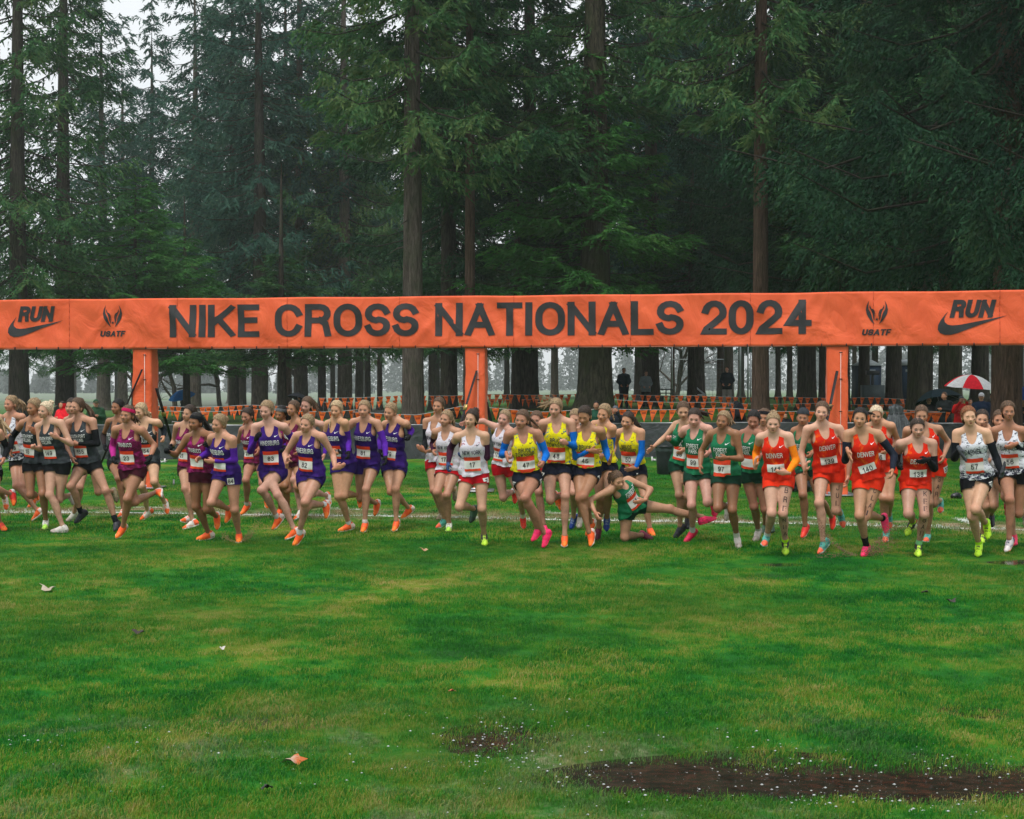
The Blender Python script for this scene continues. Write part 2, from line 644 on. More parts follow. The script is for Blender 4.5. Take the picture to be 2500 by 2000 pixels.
def build_hand(pose, h=.005):
    """wrist at the origin, fingers along +Z, thumb towards +X, back of the hand +Y"""
    P = []
    for i, (fx, ln, zz) in enumerate(((.024, .072, .078), (.0075, .080, .084), (-.0095, .074, .080), (-.025, .058, .070))):
        if pose == 'fist':
            angs = (.35, 1.45, 2.7) if i else (.3, 1.35, 2.5)
        elif pose == 'curl':
            angs = (.15 + .05 * i, .75 + .1 * i, 1.5 + .12 * i)
        else:
            angs = (.02, .10, .20)
        p = np.array((fx * .85, 0, zz))
        spread = (i - 1.5) * (-.16 if pose == 'open' else -.03)
        for j, a in enumerate(angs):
            l = ln * (.46, .31, .23)[j]
            q = p + l * np.array((np.sin(spread), -np.sin(a), np.cos(a) * np.cos(spread)))
            P.append(limb(p, q, [0, 1], [.0092 - .0009 * j, .0086 - .001 * j], kk=.006))
            p = q
        P.append(limb((fx * .4, 0, .012), (fx * .85, 0, zz), [0, 1], [.014, .0115], kk=.012))
    t0, t1, t2 = ((.022, -.006, .022), (.042, -.020, .050), (.040, -.034, .078))
    if pose == 'fist':
        t1, t2 = (.036, -.026, .048), (.018, -.043, .070)
    if pose == 'open':
        t1, t2 = (.050, -.010, .046), (.066, -.014, .074)
    P.append(limb(t0, t1, [0, 1], [.014, .011], kk=.012))
    P.append(limb(t1, t2, [0, 1], [.0105, .0085], kk=.006))
    P.append(limb((0, 0, -.03), (0, 0, .02), [0, 1], [.0225, .021], kk=.015))
    P.append(ellip((0, -.002, .05), I3, (.037, .013, .042), .012))
    g = Grid((-.06, -.10, -.055), (.09, .05, .19), h)
    g.add(P[4 * 3 + 4:] + P[:4 * 3 + 4], .006)
    return g.mesh(1)


def build_shoe(h=.007):
    """ankle joint at the origin, toe along -Y, sole at z=-.085"""
    P = [limb((0, .035, -.050), (0, -.03, -.050), [0, 1], [.033, .034], kk=.02),
         limb((0, -.03, -.055), (.004, -.135, -.063), [0, .5, 1], [.034, .036, .024], kk=.02),
         limb((0, .01, -.01), (0, -.035, -.040), [0, 1], [.034, .033], kk=.025),
         limb((0, .028, -.02), (0, .04, -.045), [0, 1], [.030, .030], kk=.02)]
    g = Grid((-.07, -.20, -.12), (.07, .10, .06), h)
    g.add(P, .01)
    sl, Q = g.sub((-.2, -.3, -.2), (.2, .2, .2))
    spring = np.clip(-Q[..., 1] - .06, 0, 1) * .10
    g.F[sl] = smax(g.F[sl], -(Q[..., 2] + .083 - spring), .008)
    g.F[sl] = smax(g.F[sl], Q[..., 2] - .022, .004)
    # sole slab a little wider than the upper
    outl = np.sqrt((Q[..., 0] / np.interp(-Q[..., 1], [-.07, 0, .06, .11, .165], [.028, .033, .036, .045, .012])) ** 2
                   + ((Q[..., 1] + .048) / .116) ** 4) - 1
    sole = np.maximum(outl * .035, np.abs(Q[..., 2] + .080 - spring) - .008)
    g.F[sl] = np.minimum(g.F[sl], sole.astype(np.float32))
    V, F = g.mesh(1)
    return V, F


def frame3(z, xhint):
    z = unit(z)
    x = np.asarray(xhint, float)
    x = unit(x - z * (x @ z))
    y = np.cross(z, x)
    return np.stack([x, y, z])  # rows
# ---------------------------------------------------------------- people
HAIRS = dict(blond=(.42, .30, .17), pale=(.58, .46, .31), sand=(.26, .175, .095), brown=(.095, .055, .032),
             dark=(.035, .022, .015), black=(.012, .010, .009), red=(.20, .075, .03), grey=(.4, .38, .36))
SKINS = dict(pale=(.55, .305, .212), fair=(.47, .240, .150), mid=(.375, .178, .105), tan=(.27, .122, .064),
             brown=(.22, .11, .065))


def mesh_obj(name, V, F, mat, parent=None, origin=None, smooth=True, cols=None, mi=None):
    me = bpy.data.meshes.new(name)
    V = np.asarray(V, float)
    if origin is not None:
        V = V - np.asarray(origin)
    F = np.asarray(F)
    me.vertices.add(len(V))
    me.vertices.foreach_set('co', V.astype(np.float32).ravel())
    k = F.shape[1]
    me.loops.add(F.size)
    me.loops.foreach_set('vertex_index', F.astype(np.int32).ravel())
    me.polygons.add(len(F))
    me.polygons.foreach_set('loop_start', np.arange(0, F.size, k, dtype=np.int32))
    if smooth:
        me.polygons.foreach_set('use_smooth', np.ones(len(F), bool))
    for m in (mat if isinstance(mat, (list, tuple)) else [mat]):
        me.materials.append(m)
    if mi is not None:
        me.polygons.foreach_set('material_index', np.asarray(mi, np.int32))
    me.update(calc_edges=True)
    if cols is not None:
        at = me.color_attributes.new('Col', 'FLOAT_COLOR', 'POINT')
        c = np.ones((len(V), 4), np.float32)
        c[:, :cols.shape[1]] = cols
        at.data.foreach_set('color', c.ravel())
    o = bpy.data.objects.new(name, me)
    bpy.context.scene.collection.objects.link(o)
    if parent is not None:
        o.parent = parent
    return o


def merge(parts):
    """join [(V, quads or tris, cols)] -> tris"""
    Vs, Fs, Cs, n = [], [], [], 0
    for V, F, C in parts:
        F = np.asarray(F)
        if F.shape[1] == 4:
            F = np.concatenate([F[:, [0, 1, 2]], F[:, [0, 2, 3]]])
        Vs.append(V)
        Fs.append(F + n)
        Cs.append(C)
        n += len(V)
    return np.concatenate(Vs), np.concatenate(Fs), np.concatenate(Cs)


TPL = {}


def face_patches():
    hv, hf = TPL['head']
    bv = BVHTree.FromPolygons([tuple(v) for v in hv], [tuple(f) for f in hf])

    def patch(cx, cz, rx, rz, off, tilt=0.0, n=12, pw=1.0, mir=True, bow=0.0):
        out = []
        for sx in ((-1, 1) if mir else (1,)):
            a = np.linspace(0, 2 * math.pi, n, endpoint=False)
            u = rx * np.cos(a)
            w = rz * np.sign(np.sin(a)) * np.abs(np.sin(a)) ** pw + bow * (1 - (u / rx) ** 2)
            pts = [(0, bow)] + list(zip(u, w))
            R_ = []
            for (p, q) in pts:
                x = cx + p * math.cos(tilt) - q * math.sin(tilt)
                z = cz + p * math.sin(tilt) + q * math.cos(tilt)
                h = bv.ray_cast(Vector((x * sx, -.3, z)), Vector((0, 1, 0)))
                y = h[0][1] if h[0] else -.07
                R_.append((x * sx, y - off, z))
            F = [(0, 1 + i, 1 + (i + 1) % n) for i in range(n)]
            if sx == 1:
                F = F
            else:
                F = [f[::-1] for f in F]
            out.append((np.array(R_), np.array(F), np.zeros((n + 1, 1))))
        V, F, _ = merge(out)
        return V, F
    P = TPL['feat'] = {}
    P['lash'] = patch(.0310, .0905, .0175, .0062, .0012, .06)
    P['white'] = patch(.0310, .0886, .0122, .0034, .0022, .06)
    P['iris'] = patch(.0302, .0890, .0062, .0050, .0030)
    P['lid'] = patch(.0305, .0865, .0140, .0022, .0015, -.05, bow=-.002)
    P['brow'] = patch(.0325, .1075, .0165, .0030, .0012, .10, bow=.0015)
    P['browlow'] = patch(.0310, .1045, .0165, .0034, .0014, -.16)
    P['lipu'] = patch(0, .0335, .0205, .0042, .0012, mir=False)
    P['lipl'] = patch(0, .0255, .0185, .0052, .0012, mir=False)
    P['mouth'] = patch(0, .0298, .0190, .0018, .0024, mir=False)
    P['open'] = patch(0, .0290, .0125, .0042, .0026, mir=False)
    P['teeth'] = patch(0, .0322, .0105, .0020, .0032, mir=False)
    P['nostril_shade'] = patch(.0065, .0500, .0024, .0014, .0006)
    P['paintL'] = patch(.0430, .0665, .0150, .0060, .0012, .45, mir=False, pw=.6)
    q = P['paintL'][0].copy()
    q[:, 0] *= -1
    P['paintR'] = (q, P['paintL'][1][:, ::-1])


def templates():
    TPL['head'] = build_head(.0072)
    face_patches()
    TPL['hair0'] = build_hair(.0085, 'part', 1)
    TPL['hair1'] = build_hair(.0085, 'back', 2)
    TPL['band'] = build_band(.008, .130, .172)
    TPL['beanie'] = build_band(.008, .128, .3, top=True)
    for p in ('fist', 'curl', 'open'):
        TPL[p] = build_hand(p, .0068)
    TPL['shoe'] = build_shoe(.0082)


def tube(P, r, n=7):
    """tube through points with radii; returns V, quads"""
    P = np.asarray(P, float)
    r = np.broadcast_to(r, len(P))
    T = np.gradient(P, axis=0)
    T = unit_rows(T)
    ref = np.array((0, 0, 1.0)) if abs(T[0][2]) < .8 else np.array((0, 1.0, 0))
    V = []
    for p, t, q in zip(P, T, r):
        x = unit(np.cross(ref, t))
        y = np.cross(t, x)
        a = np.linspace(0, 2 * math.pi, n, endpoint=False)
        V.append(p + q * (np.cos(a)[:, None] * x + np.sin(a)[:, None] * y))
    V = np.concatenate(V)
    i = np.arange(len(P) - 1)[:, None] * n
    j = np.arange(n)[None]
    k = (j + 1) % n
    F = np.stack([(i + j), (i + k), (i + n + k), (i + n + j)], -1).reshape(-1, 4)
    return V, F


def bez(a, b, c, n=8):
    t = np.linspace(0, 1, n)[:, None]
    return (1 - t) ** 2 * np.asarray(a) + 2 * t * (1 - t) * np.asarray(b) + t * t * np.asarray(c)


def unproj(px, py, Y):
    """point on the plane y = Y seen at target pixel (px, py)"""
    dx, dz = px - 1250.0, -(py - 1000.0)
    c, s = math.cos(PITCH), math.sin(PITCH)
    d = np.array((dx, FPX * c + dz * s, -FPX * s + dz * c))
    return np.array((0, 0, CAMH)) + d * (Y / d[1])


def solve(D):
    """2D marks in the photo -> 3D joints, using bone lengths for the depth"""
    ox, oy, k = CROPS[D['c']]

    def px(q):
        return ox + q[0] / k, oy + q[1] / k
    H = D.get('H', 1.66) / 1.66
    yg = oy + D['yg'] / k
    J = {}
    Yc = CAMH * FPX / (yg - 950.0)
    Y0 = Yc
    sg = D.get('s', 'bfbf fbfb')
    sg = sg.replace(' ', '')
    ori = D.get('o', 1)   # +1: chest turned towards the left of the photo
    for it in range(3):
        def at(name, Y):
            return unproj(*px(D[name]), Y)
        P = {}
        P['pel'] = at('PC', Y0)
        # shoulders
        lean = D.get('lean', .10)
        Ys = Y0 - lean
        rs, ls = at('RS', Ys), at('LS', Ys)
        d = np.linalg.norm((ls - rs)[[0, 2]])
        a = min(math.sqrt(max(.335 ** 2 * H * H - d * d, 0)) / 2, .11) * ori
        rs, ls = at('RS', Ys + a), at('LS', Ys - a)
        P['RS'], P['LS'] = rs, ls
        mid = (rs + ls) / 2
        up = unit(mid - P['pel'])
        P['neck'] = mid + up * .028
        yb = mid[1]

        def chain(p, name, L, s):
            q = at(name, p[1])
            dd = np.linalg.norm((q - p)[[0, 2]])
            z = math.sqrt(max(L * L - dd * dd, 0.0))
            z = min(z, L * .93)
            q = at(name, p[1] + (z if s == 'b' else -z if s == 'f' else 0))
            # second pass keeps the true length
            v = q - p
            n = np.linalg.norm(v)
            if n > L * 1.10:
                q = p + v * (L * 1.10 / n)
            return q
        P['RE'] = chain(P['RS'], 'RE', .265 * H, sg[0])
        P['RW'] = chain(P['RE'], 'RW', .225 * H, sg[1])
        P['LE'] = chain(P['LS'], 'LE', .265 * H, sg[2])
        P['LW'] = chain(P['LE'], 'LW', .225 * H, sg[3])
        X = unit((ls - rs) - up * ((ls - rs) @ up))
        # hips turn half as much as the shoulders, the other way
        Xh = unit(np.array((X[0], X[1] * .25, X[2] * .6)))
        Xh = unit(Xh - up * (Xh @ up))
        P['RH'] = P['pel'] - Xh * .083 * H
        P['LH'] = P['pel'] + Xh * .083 * H
        P['RK'] = chain(P['RH'], 'RK', .405 * H, sg[4])
        P['RA'] = chain(P['RK'], 'RA', .395 * H, sg[5])
        P['LK'] = chain(P['LH'], 'LK', .405 * H, sg[6])
        P['LA'] = chain(P['LK'], 'LA', .395 * H, sg[7])
        P['RT'] = chain(P['RA'], 'RT', .155, 'f')
        P['LT'] = chain(P['LA'], 'LT', .155, 'f')
        Yh = yb - D.get('hf', .05)
        P['top'], P['chin'] = at('HT', Yh), at('CH', Yh)
        con = D.get('con', None)
        if con:
            Y0 = Y0 + (Yc - P[con + 'T'][1]) * .9
        else:
            Y0 = Yc
    P['X'], P['Xh'], P['up'] = X, Xh, up
    return P


def foot_frame(ank, toe, knee):
    d = unit(toe - ank)
    s = unit(knee - ank)
    p = s - d * (s @ d)
    if np.linalg.norm(p) < .15:
        p = np.array((0, 0, 1.0)) - d * d[2]
    p = unit(p)
    a = math.atan2(.075, .150)
    f = math.cos(a) * d + math.sin(a) * p
    u = math.cos(a) * p - math.sin(a) * d
    return np.stack([np.cross(-f, u), -f, u])


def make_person(D):
    P = {k: np.array(v, float) for k, v in D['P'].items()} if 'P' in D else solve(D)
    H = D.get('H', 1.66) / 1.66
    g = D.get('g', 1.0)
    far = D.get('h', .0135) * 1.18
    team = TEAMS.get(D.get('team'), None)
    rng = np.random.RandomState(abs(hash_s(D['label'])) % 100000)
    skin = np.array(SKINS[D.get('skin', 'fair')]) * rng.uniform(.88, 1.10) * np.array((1, rng.uniform(.94, 1.05), rng.uniform(.90, 1.06)))
    org = np.array((P['pel'][0], P['pel'][1], 0.0))
    root = bpy.data.objects.new('person', None)
    bpy.context.scene.collection.objects.link(root)
    root.empty_display_size = .2
    root.location = org
    root['label'] = D['label']
    root['category'] = 'person'
    root['group'] = D.get('group', 'runners at the start of the race')
    for k in P:
        if k not in ('X', 'Xh', 'up'):
            P[k] = P[k] - org
    # settle contact foot on the turf
    fr = {}
    for s in 'RL':
        d = foot_frame(P[s + 'A'], P[s + 'T'], P[s + 'K'])
        fr[s] = d
    if D.get('con'):
        lows = []
        s = D['con']
        for q in ((0, .05, -.088), (0, -.04, -.088), (0, -.155, -.080)):
            lows.append((P[s + 'A'] + np.array(q) @ fr[s])[2])
        dz = -min(lows)
        dz = max(min(dz, .12), -.12)
        for k in P:
            if k not in ('X', 'Xh', 'up'):
                P[k] = P[k] + np.array((0, 0, dz))
    up, X = P['up'], P['X']
    Mt = np.stack([X, np.cross(up, X), up])
    L = np.linalg.norm(P['neck'] - P['pel'])
    # ---- trunk ellipsoids
    def trunk(grow=0.0, flare=None, w=g):
        pr = [torso_prim(P['pel'], P['neck'], Mt, L, w, grow, flare)]
        b = D.get('bust', 1.0)
        for sx in (-1, 1):
            c = P['pel'] + Mt.T @ np.array((sx * .058, -.055 * g, L * .70))
            pr.append(ellip(c, Mt, np.array((.060, .048 * (.7 + .3 * b), .055)) * b + grow, .045))
            c = P['pel'] + Mt.T @ np.array((sx * .062, .045, -.01))
            pr.append(ellip(c, Mt, np.array((.080, .080, .095)) * g + grow, .05))
        return pr
    pts = np.array([P[k] for k in ('pel', 'neck', 'RS', 'LS', 'RE', 'LE', 'RW', 'LW', 'RK', 'LK', 'RA', 'LA', 'chin')])
    lo, hi = pts.min(0) - .16, pts.max(0) + .16
    G = Grid(lo, hi, far)
    G.add(trunk(), .03)
    for s in 'RL':
        S = P[s + 'S']
        G.add([limb(P['neck'] + up * .004, S, [0, .6, 1], [.040, .040, .043], kk=.03),
               limb(P['neck'] + up * .05 + Mt[1] * .02, S * .8 + P['neck'] * .2 + up * .012, [0, .5, 1], [.034, .032, .026], kk=.04),
               limb(S, S + unit(P[s + 'E'] - S) * .05, [0, 1], [.047 * g, .046 * g], kk=.03)], .035)
    for s in 'RL':
        bk = Mt[1]
        sh = unit(P[s + 'A'] - P[s + 'K'])
        th = unit(P[s + 'K'] - P[s + 'H'])
        # the calf sits behind the shin: opposite to the direction the toes point
        tf = -fr[s][1]
        cb = -(tf - sh * (tf @ sh))
        cb = unit(cb) if np.linalg.norm(cb) > .2 else bk
        G.add([limb(P[s + 'H'], P[s + 'K'], [0, .2, .45, .75, .92, 1],
                    np.array([.084, .080, .071, .057, .051, .048]) * g, kk=.04),
               limb(P[s + 'K'], P[s + 'A'], [0, .10, .28, .45, .7, .9, 1],
                    np.array([.050, .047, .053, .050, .037, .0305, .034]) * (.5 + .5 * g),
                    (cb, [0, .006, .016, .014, .004, 0, 0]), kk=.025),
               ellip(P[s + 'K'] - cb * .012, I3, (.044, .044, .047), .02)], .022)
    for s in 'RL':
        G.add([limb(P[s + 'S'], P[s + 'E'], [0, .3, .7, 1], np.array([.045, .044, .037, .034]) * g, kk=.02),
               limb(P[s + 'E'], P[s + 'W'], [0, .25, .6, 1], np.array([.035, .038, .031, .0225]) * g, kk=.02)], .012)
    hc = P['chin'] * .62 + P['top'] * .38
    hup = unit(P['top'] - P['chin'])
    nb = hc - hup * .03 + Mt[1] * .03
    G.add([limb(P['neck'] - up * .03 + Mt[1] * .012, nb, [0, .5, 1], [.058, .047, .046], kk=.02),
           limb(P['neck'] + up * .035 + Mt[1] * .02, (P['RS'] + P['neck']) / 2, [0, 1], [.032, .030], kk=.03),
           limb(P['neck'] + up * .035 + Mt[1] * .02, (P['LS'] + P['neck']) / 2, [0, 1], [.032, .030], kk=.03)], .035)
    V, Q = G.mesh(1)
    # colours
    n1 = np.array([noise.noise(Vector(v * 9)) for v in V[::1]])
    C = skin * (1 + .10 * n1[:, None])
    red = np.zeros(len(V))
    for k, r in (('RE', .05), ('LE', .05), ('RK', .065), ('LK', .065), ('RW', .06), ('LW', .06)):
        red += np.exp(-((V - P[k]) ** 2).sum(1) / (r * r))
    C = C * (1 - np.clip(red, 0, 1)[:, None] * np.array((.02, .17, .15)))
    mud = np.zeros(len(V))  # leg mask, for mud and painted-in shade
    for s in 'RL':
        for a_, b_, w_ in ((P[s + 'K'], P[s + 'A'], 1.0), (P[s + 'H'], P[s + 'K'], .45)):
            pm = np.linalg.norm(V - (a_ + b_) / 2, axis=1)
            mud = np.maximum(mud, np.exp(-(pm / .22) ** 4) * w_)
    C4 = np.concatenate([C, np.clip(mud, 0, 1)[:, None]], 1)  # alpha: leg mask for mud and painted-in shade
    parts = [(V, Q, C4)]
    # ---- head
    hs = D.get('hs', 1.0)
    yaw, pit = math.radians(D.get('yaw', -15)), math.radians(D.get('pit', 5))
    Z = hup
    fw = np.array((math.sin(yaw), -math.cos(yaw), 0))
    fw = unit(fw - Z * (fw @ Z))
    Xl = unit(np.cross(-fw, Z))
    c_, s_ = math.cos(pit), math.sin(pit)
    fw2 = fw * c_ - Z * s_
    Z2 = Z * c_ + fw * s_
    Mh = np.stack([Xl, -fw2, Z2])
    sc = .98 * hs * (.5 + .5 * H)
    hcen = (P['top'] + P['chin']) / 2
    hpos = hcen - (Mh.T @ np.array((0, -.01, .105))) * sc
    hv, hf = TPL['head']
    m = head_colors(hv)
    Ch = np.tile(skin, (len(hv), 1)) * np.array((1.0, .98, .97))

    def mixc(Cc, mk, col):
        return Cc * (1 - mk[:, None]) + mk[:, None] * np.asarray(col)
    hairc = np.array(HAIRS[D.get('hair', 'brown')])
    rd = skin * np.array((.95, .68, .66))
    Ch = mixc(Ch, m['cheek'] * .35, rd)
    Ch = mixc(Ch, m['nose'] * .3, rd)
    jaw = np.array((rng.uniform(.93, 1.05), 1.0, rng.uniform(.97, 1.03)))
    feats = []

    def feat(nm, col):
        fv, ff = TPL['feat'][nm]
        feats.append((((fv * jaw * sc) @ Mh + hpos), ff, np.concatenate([np.tile(np.array(col), (len(fv), 1)), np.zeros((len(fv), 1))], 1)))
    lipc = skin * np.array((.90, .56, .55)) * rng.uniform(.9, 1.1)
    if D.get('eyes', 1) and pit < .30:
        feat('lash', (.035, .022, .018))
        feat('white', (.34, .31, .29))
        feat('iris', (.02, .016, .014) if rng.rand() < .6 else (.05, .07, .09))
    else:
        feat('lid', (.05, .03, .025))
    feat('browlow' if rng.rand() < .35 else 'brow', hairc * .35 + skin * .10)
    feat('lipu', lipc * .85)
    feat('lipl', lipc)
    if rng.rand() < .35 or D.get('mouth'):
        feat('open', (.10, .035, .03))
        if rng.rand() < .6:
            feat('teeth', (.55, .52, .48))
    else:
        feat('mouth', skin * .3)
    feat('nostril_shade', skin * .4)  # dark ellipses that paint in the shade of the nostrils
    if D.get('paint'):
        pc, side = D['paint']
        if side in 'LB':
            feat('paintL', np.array(pc) * .8 + skin * .1)
        if side in 'RB':
            feat('paintR', np.array(pc) * .8 + skin * .1)
    HV = (hv * jaw * sc) @ Mh + hpos
    parts.append((HV, hf, np.concatenate([Ch, np.zeros((len(hv), 1))], 1)))
    parts += feats
    # ---- hands
    gl = D.get('glove', '')
    gloveparts = []
    for s in 'RL':
        W, E = P[s + 'W'], P[s + 'E']
        z = unit(W - E)
        hd = D.get('hd' + s)
        if hd is not None:
            z = unit(z * .4 + np.array((hd[0], hd[2] if len(hd) > 2 else -.1, -hd[1])))
        upw = np.array((0, -.35, 1.0)) if abs(z[2]) < .8 else np.array((0, -1.0, .2))
        inward = (P['pel'] + up * .3 - W)
        x = unit(upw - z * (upw @ z))
        y = np.cross(z, x)
        y = y if y @ inward < 0 else -y
        pose = D.get('h' + s, 'curl')
        tv, tf = TPL[pose]
        M = np.stack([x, y, z])
        scl = .93 * H
        hv_ = (tv * scl) @ M + W + z * .005
        ff = tf if np.linalg.det(M) > 0 else tf[:, ::-1]
        if s in gl:
            nn = tv - np.array((0, 0, .04))
            hv_ = ((tv * scl * np.array((1.07, 1.16, 1.03)))) @ M + W + z * .004
            gloveparts.append((s, hv_, ff))
        else:
            ch = np.tile(skin * np.array((1.0, .84, .82)), (len(tv), 1))
            parts.append((hv_, ff, np.concatenate([ch, np.zeros((len(tv), 1))], 1)))
    Vb, Fb, Cb = merge(parts)
    body = mesh_obj('body', Vb, Fb, M_['skin'], root, cols=Cb)
    for s, gv, gf in gloveparts:
        mesh_obj('glove', gv, gf, cloth(D.get('glovec', (.012, .012, .014))), root)
    # ---- hair
    hb = D.get('hb', 'hair0')
    hvv, hff = TPL[hb]
    hp = [((hvv * sc) @ Mh + hpos, hff, np.zeros((len(hvv), 1)))]

    def hl(q):
        return (np.array(q) * sc) @ Mh + hpos
    st = D.get('tail')
    k_ = CROPS[D.get('c', 1)][2]
    ppm = FPX / (org[1] + P['neck'][1])
    if st:
        kind, tx, tz = st[0], st[1] / k_ / ppm, -st[2] / k_ / ppm
        b0 = hl((0, .105, .135)) if kind != 'low' else hl((0, .098, .07))
        if kind == 'bun':
            c = hl((0, .085, .200)) if tz > 0 else hl((.0, .12, .14))
            gb = Grid(c - .08, c + .08, .008)
            gb.add([ellip(c, Mh, (.040, .038, .034), .01)], .01)
            bv, bf = gb.mesh(1)
            an = (bv - c)
            bv = bv + unit_rows(an) * (.004 * np.sin(np.arctan2(an @ Mh[0], an @ Mh[2]) * 7 + (an @ Mh[1]) * 90))[:, None]
            hp.append((bv, bf, np.zeros((len(bv), 1))))
        else:
            ln_ = math.hypot(tx, tz)
            cl_ = min(1.0, .27 / max(ln_, 1e-3))
            e = hcen + np.array((tx * cl_, .09 + .06 * rng.rand(), tz * cl_))
            midp = (b0 + e) / 2 + Mh[1] * .05 + np.array((0, 0, .03 if tz < .05 else .05))
            n = 10
            c = bez(b0, midp, e, n)
            if kind == 'braid':
                rr = np.interp(np.linspace(0, 1, 22), [0, .1, .8, 1], [.016, .018, .011, .004])
                c = bez(b0, midp, e, 22)
                rr = rr * (1 + .28 * np.sin(np.arange(22) * 2.1))
                tv, tf = tube(c, rr, 7)
                hp.append((tv, tf, np.zeros((len(tv), 1))))
            else:
                for q in range(10):
                    off = rng.normal(0, .012, 3)
                    off2 = rng.normal(0, .038, 3)
                    cc = bez(b0 + off * .5, midp + off, e + off2, n)
                    tv, tf = tube(cc, np.interp(np.linspace(0, 1, n), [0, .2, .7, 1], [.017, .024, .017, .003]), 5)
                    hp.append((tv, tf, np.zeros((len(tv), 1))))
                tv, tf = tube(bez(hl((0, .088, .135)), (b0 + hl((0, .1, .14))) / 2, b0, 5), .019, 7)
                hp.append((tv, tf, np.zeros((len(tv), 1))))
    if D.get('braids'):
        for sx in (-1, 1):
            c = bez(hl((sx * .06, .04, .03)), hl((sx * .085, -.01, -.05)), hl((sx * .085, -.04, -.15)), 18)
            rr = np.interp(np.linspace(0, 1, 18), [0, .8, 1], [.014, .011, .004]) * (1 + .28 * np.sin(np.arange(18) * 2.1))
            tv, tf = tube(c, rr, 6)
            hp.append((tv, tf, np.zeros((len(tv), 1))))
    for q in range(16 if far < .018 else 0):      # loose, wet flyaway strands
        a_ = rng.uniform(-1.9, 1.9)
        b_ = rng.uniform(-.6, 1.2)
        p0 = np.array((math.sin(a_) * .070, .02 + .07 * b_ * .6, .135 + math.cos(a_) * .070))
        o_ = np.array((rng.normal(.010, .012), rng.uniform(.01, .05), rng.normal(.004, .012)))
        nrm_ = unit(p0 - np.array((0, .01, .12)))
        cc = np.array([hl(p0), hl(p0 + nrm_ * .012 + o_ * .5), hl(p0 + nrm_ * rng.uniform(.004, .022) + o_ + np.array((0, 0, -.012)))])
        tv, tf = tube(cc, np.array((.0028, .0020, .0006)), 3)
        hp.append((tv, tf, np.zeros((len(tv), 1))))
    if D.get('wisps'):
        for q in range(26):
            p0 = np.array((rng.uniform(-.06, .02), rng.uniform(.0, .08), rng.uniform(.14, .20)))
            e_ = p0 + np.array((-rng.uniform(.10, .30), rng.uniform(-.02, .10), rng.uniform(-.06, .07)))
            cc = bez(hl(p0), hl((p0 + e_) / 2 + np.array((0, 0, .03))), hl(e_), 6)
            tv, tf = tube(cc, np.linspace(.0032, .0008, 6), 3)
            hp.append((tv, tf, np.zeros((len(tv), 1))))
    if D.get('nohair') is None:
        a, b, c = merge(hp)
        mesh_obj('hair', a, b, hairmat(D.get('hair', 'brown')), root)
    if D.get('band'):
        bk_, bc = D['band']
        bv, bf = TPL[bk_]
        o = mesh_obj('headband' if bk_ == 'band' else 'beanie', (bv * sc) @ Mh + hpos, bf, cloth(bc), root)
        if bc[0] > .1 or D.get('bandmark'):
            pass
    if D.get('cap'):
        cap_(D, root, Mh, hpos, sc)
    # ---- clothes
    if D.get('kind', 'runner') == 'runner':
        T = team
        fl = np.array([.008, .014, .018, .018, .016, .009, .002, 0, 0])
        SG = Grid(P['pel'] - .34, P['neck'] + .34, far * .95)
        tr = trunk(.012, fl)
        SG.add(tr[:5], .03)
        for s in 'RL':
            SG.add([limb(P['neck'] - up * .01, P[s + 'S'], [0, .6, 1], [.042, .041, .044], kk=.03)], .035)
        for s in 'RL':
            SG.add([limb(P[s + 'H'], P[s + 'H'] * .6 + P[s + 'K'] * .4, [0, .5, 1], [.097 * g, .094 * g, .09 * g])], .04)
        sv, sq = SG.mesh(2)
        wr = np.array([noise.noise(Vector((v[0] * 7, v[1] * 7, v[2] * 16)) + Vector((org[0], 0, 0))) for v in sv])
        q = (sv - P['pel']) @ Mt.T
        t = q[:, 2] / L
        nrm = unit_rows(q * np.array((1, 1, 0))) @ Mt
        amp = np.interp(t, [-.1, .3, .7, 1], [.034, .022, .006, .001])
        ang = np.arctan2(q[:, 0], q[:, 1])
        wr = wr + .35 * np.sin(ang * 9 + org[0] * 5 + t * 4) * np.interp(t, [0, .4, .6], [1, .5, 0])
        sv = sv + nrm * (wr * amp)[:, None]
        x = q[:, 0]
        frn = q[:, 1] < 0
        neckf = np.where(frn, np.sqrt((x / .060) ** 2 + ((t - 1.02) / .235) ** 2) - 1,
                         np.sqrt((x / .060) ** 2 + ((t - 1.06) / .13) ** 2) - 1) * .06
        armf = (np.sqrt(((np.abs(x) - .185 * g) / (.079 * g)) ** 2 + ((t - .90) / .215) ** 2) - 1) * .08
        armf = np.minimum(armf, np.where(t > .86, .112 * g - np.abs(x), 1))
        hem = (t - D.get('hem', T.get('hem', .085))) * L + .010 * np.sin(x * 18 + org[0] * 9)
        f = np.minimum(np.minimum(neckf, armf), hem)
        cv, cf = clip_mesh(sv, sq, f)
        sing = mesh_obj('singlet', cv, cf, T['top'], root)
        # shorts
        HG = Grid(P['pel'] - .42, P['pel'] + .30, far * .95)
        HG.add(trunk(.007)[:1] + trunk(.007)[2:5:2], .03)
        for s in 'RL':
            HG.add([limb(P[s + 'H'], P[s + 'K'], [0, .2, .45, .75, 1],
                         np.array([.092, .090, .084, .07, .06]) * g + .004)], .03)
        sv, sq = HG.mesh(2)
        q = (sv - P['pel']) @ Mt.T
        us = []
        for s in 'RL':
            ab = P[s + 'K'] - P[s + 'H']
            us.append(((sv - P[s + 'H']) @ ab) / (ab @ ab))
        dR = np.linalg.norm(sv - (P['RH'] + np.clip(us[0], 0, 1)[:, None] * (P['RK'] - P['RH'])), axis=1)
        dL = np.linalg.norm(sv - (P['LH'] + np.clip(us[1], 0, 1)[:, None] * (P['LK'] - P['LH'])), axis=1)
        u = np.where(dR < dL, us[0], us[1])
        f = np.minimum(.27 - q[:, 2] / L, (D.get('short', .26) - u) * .3)
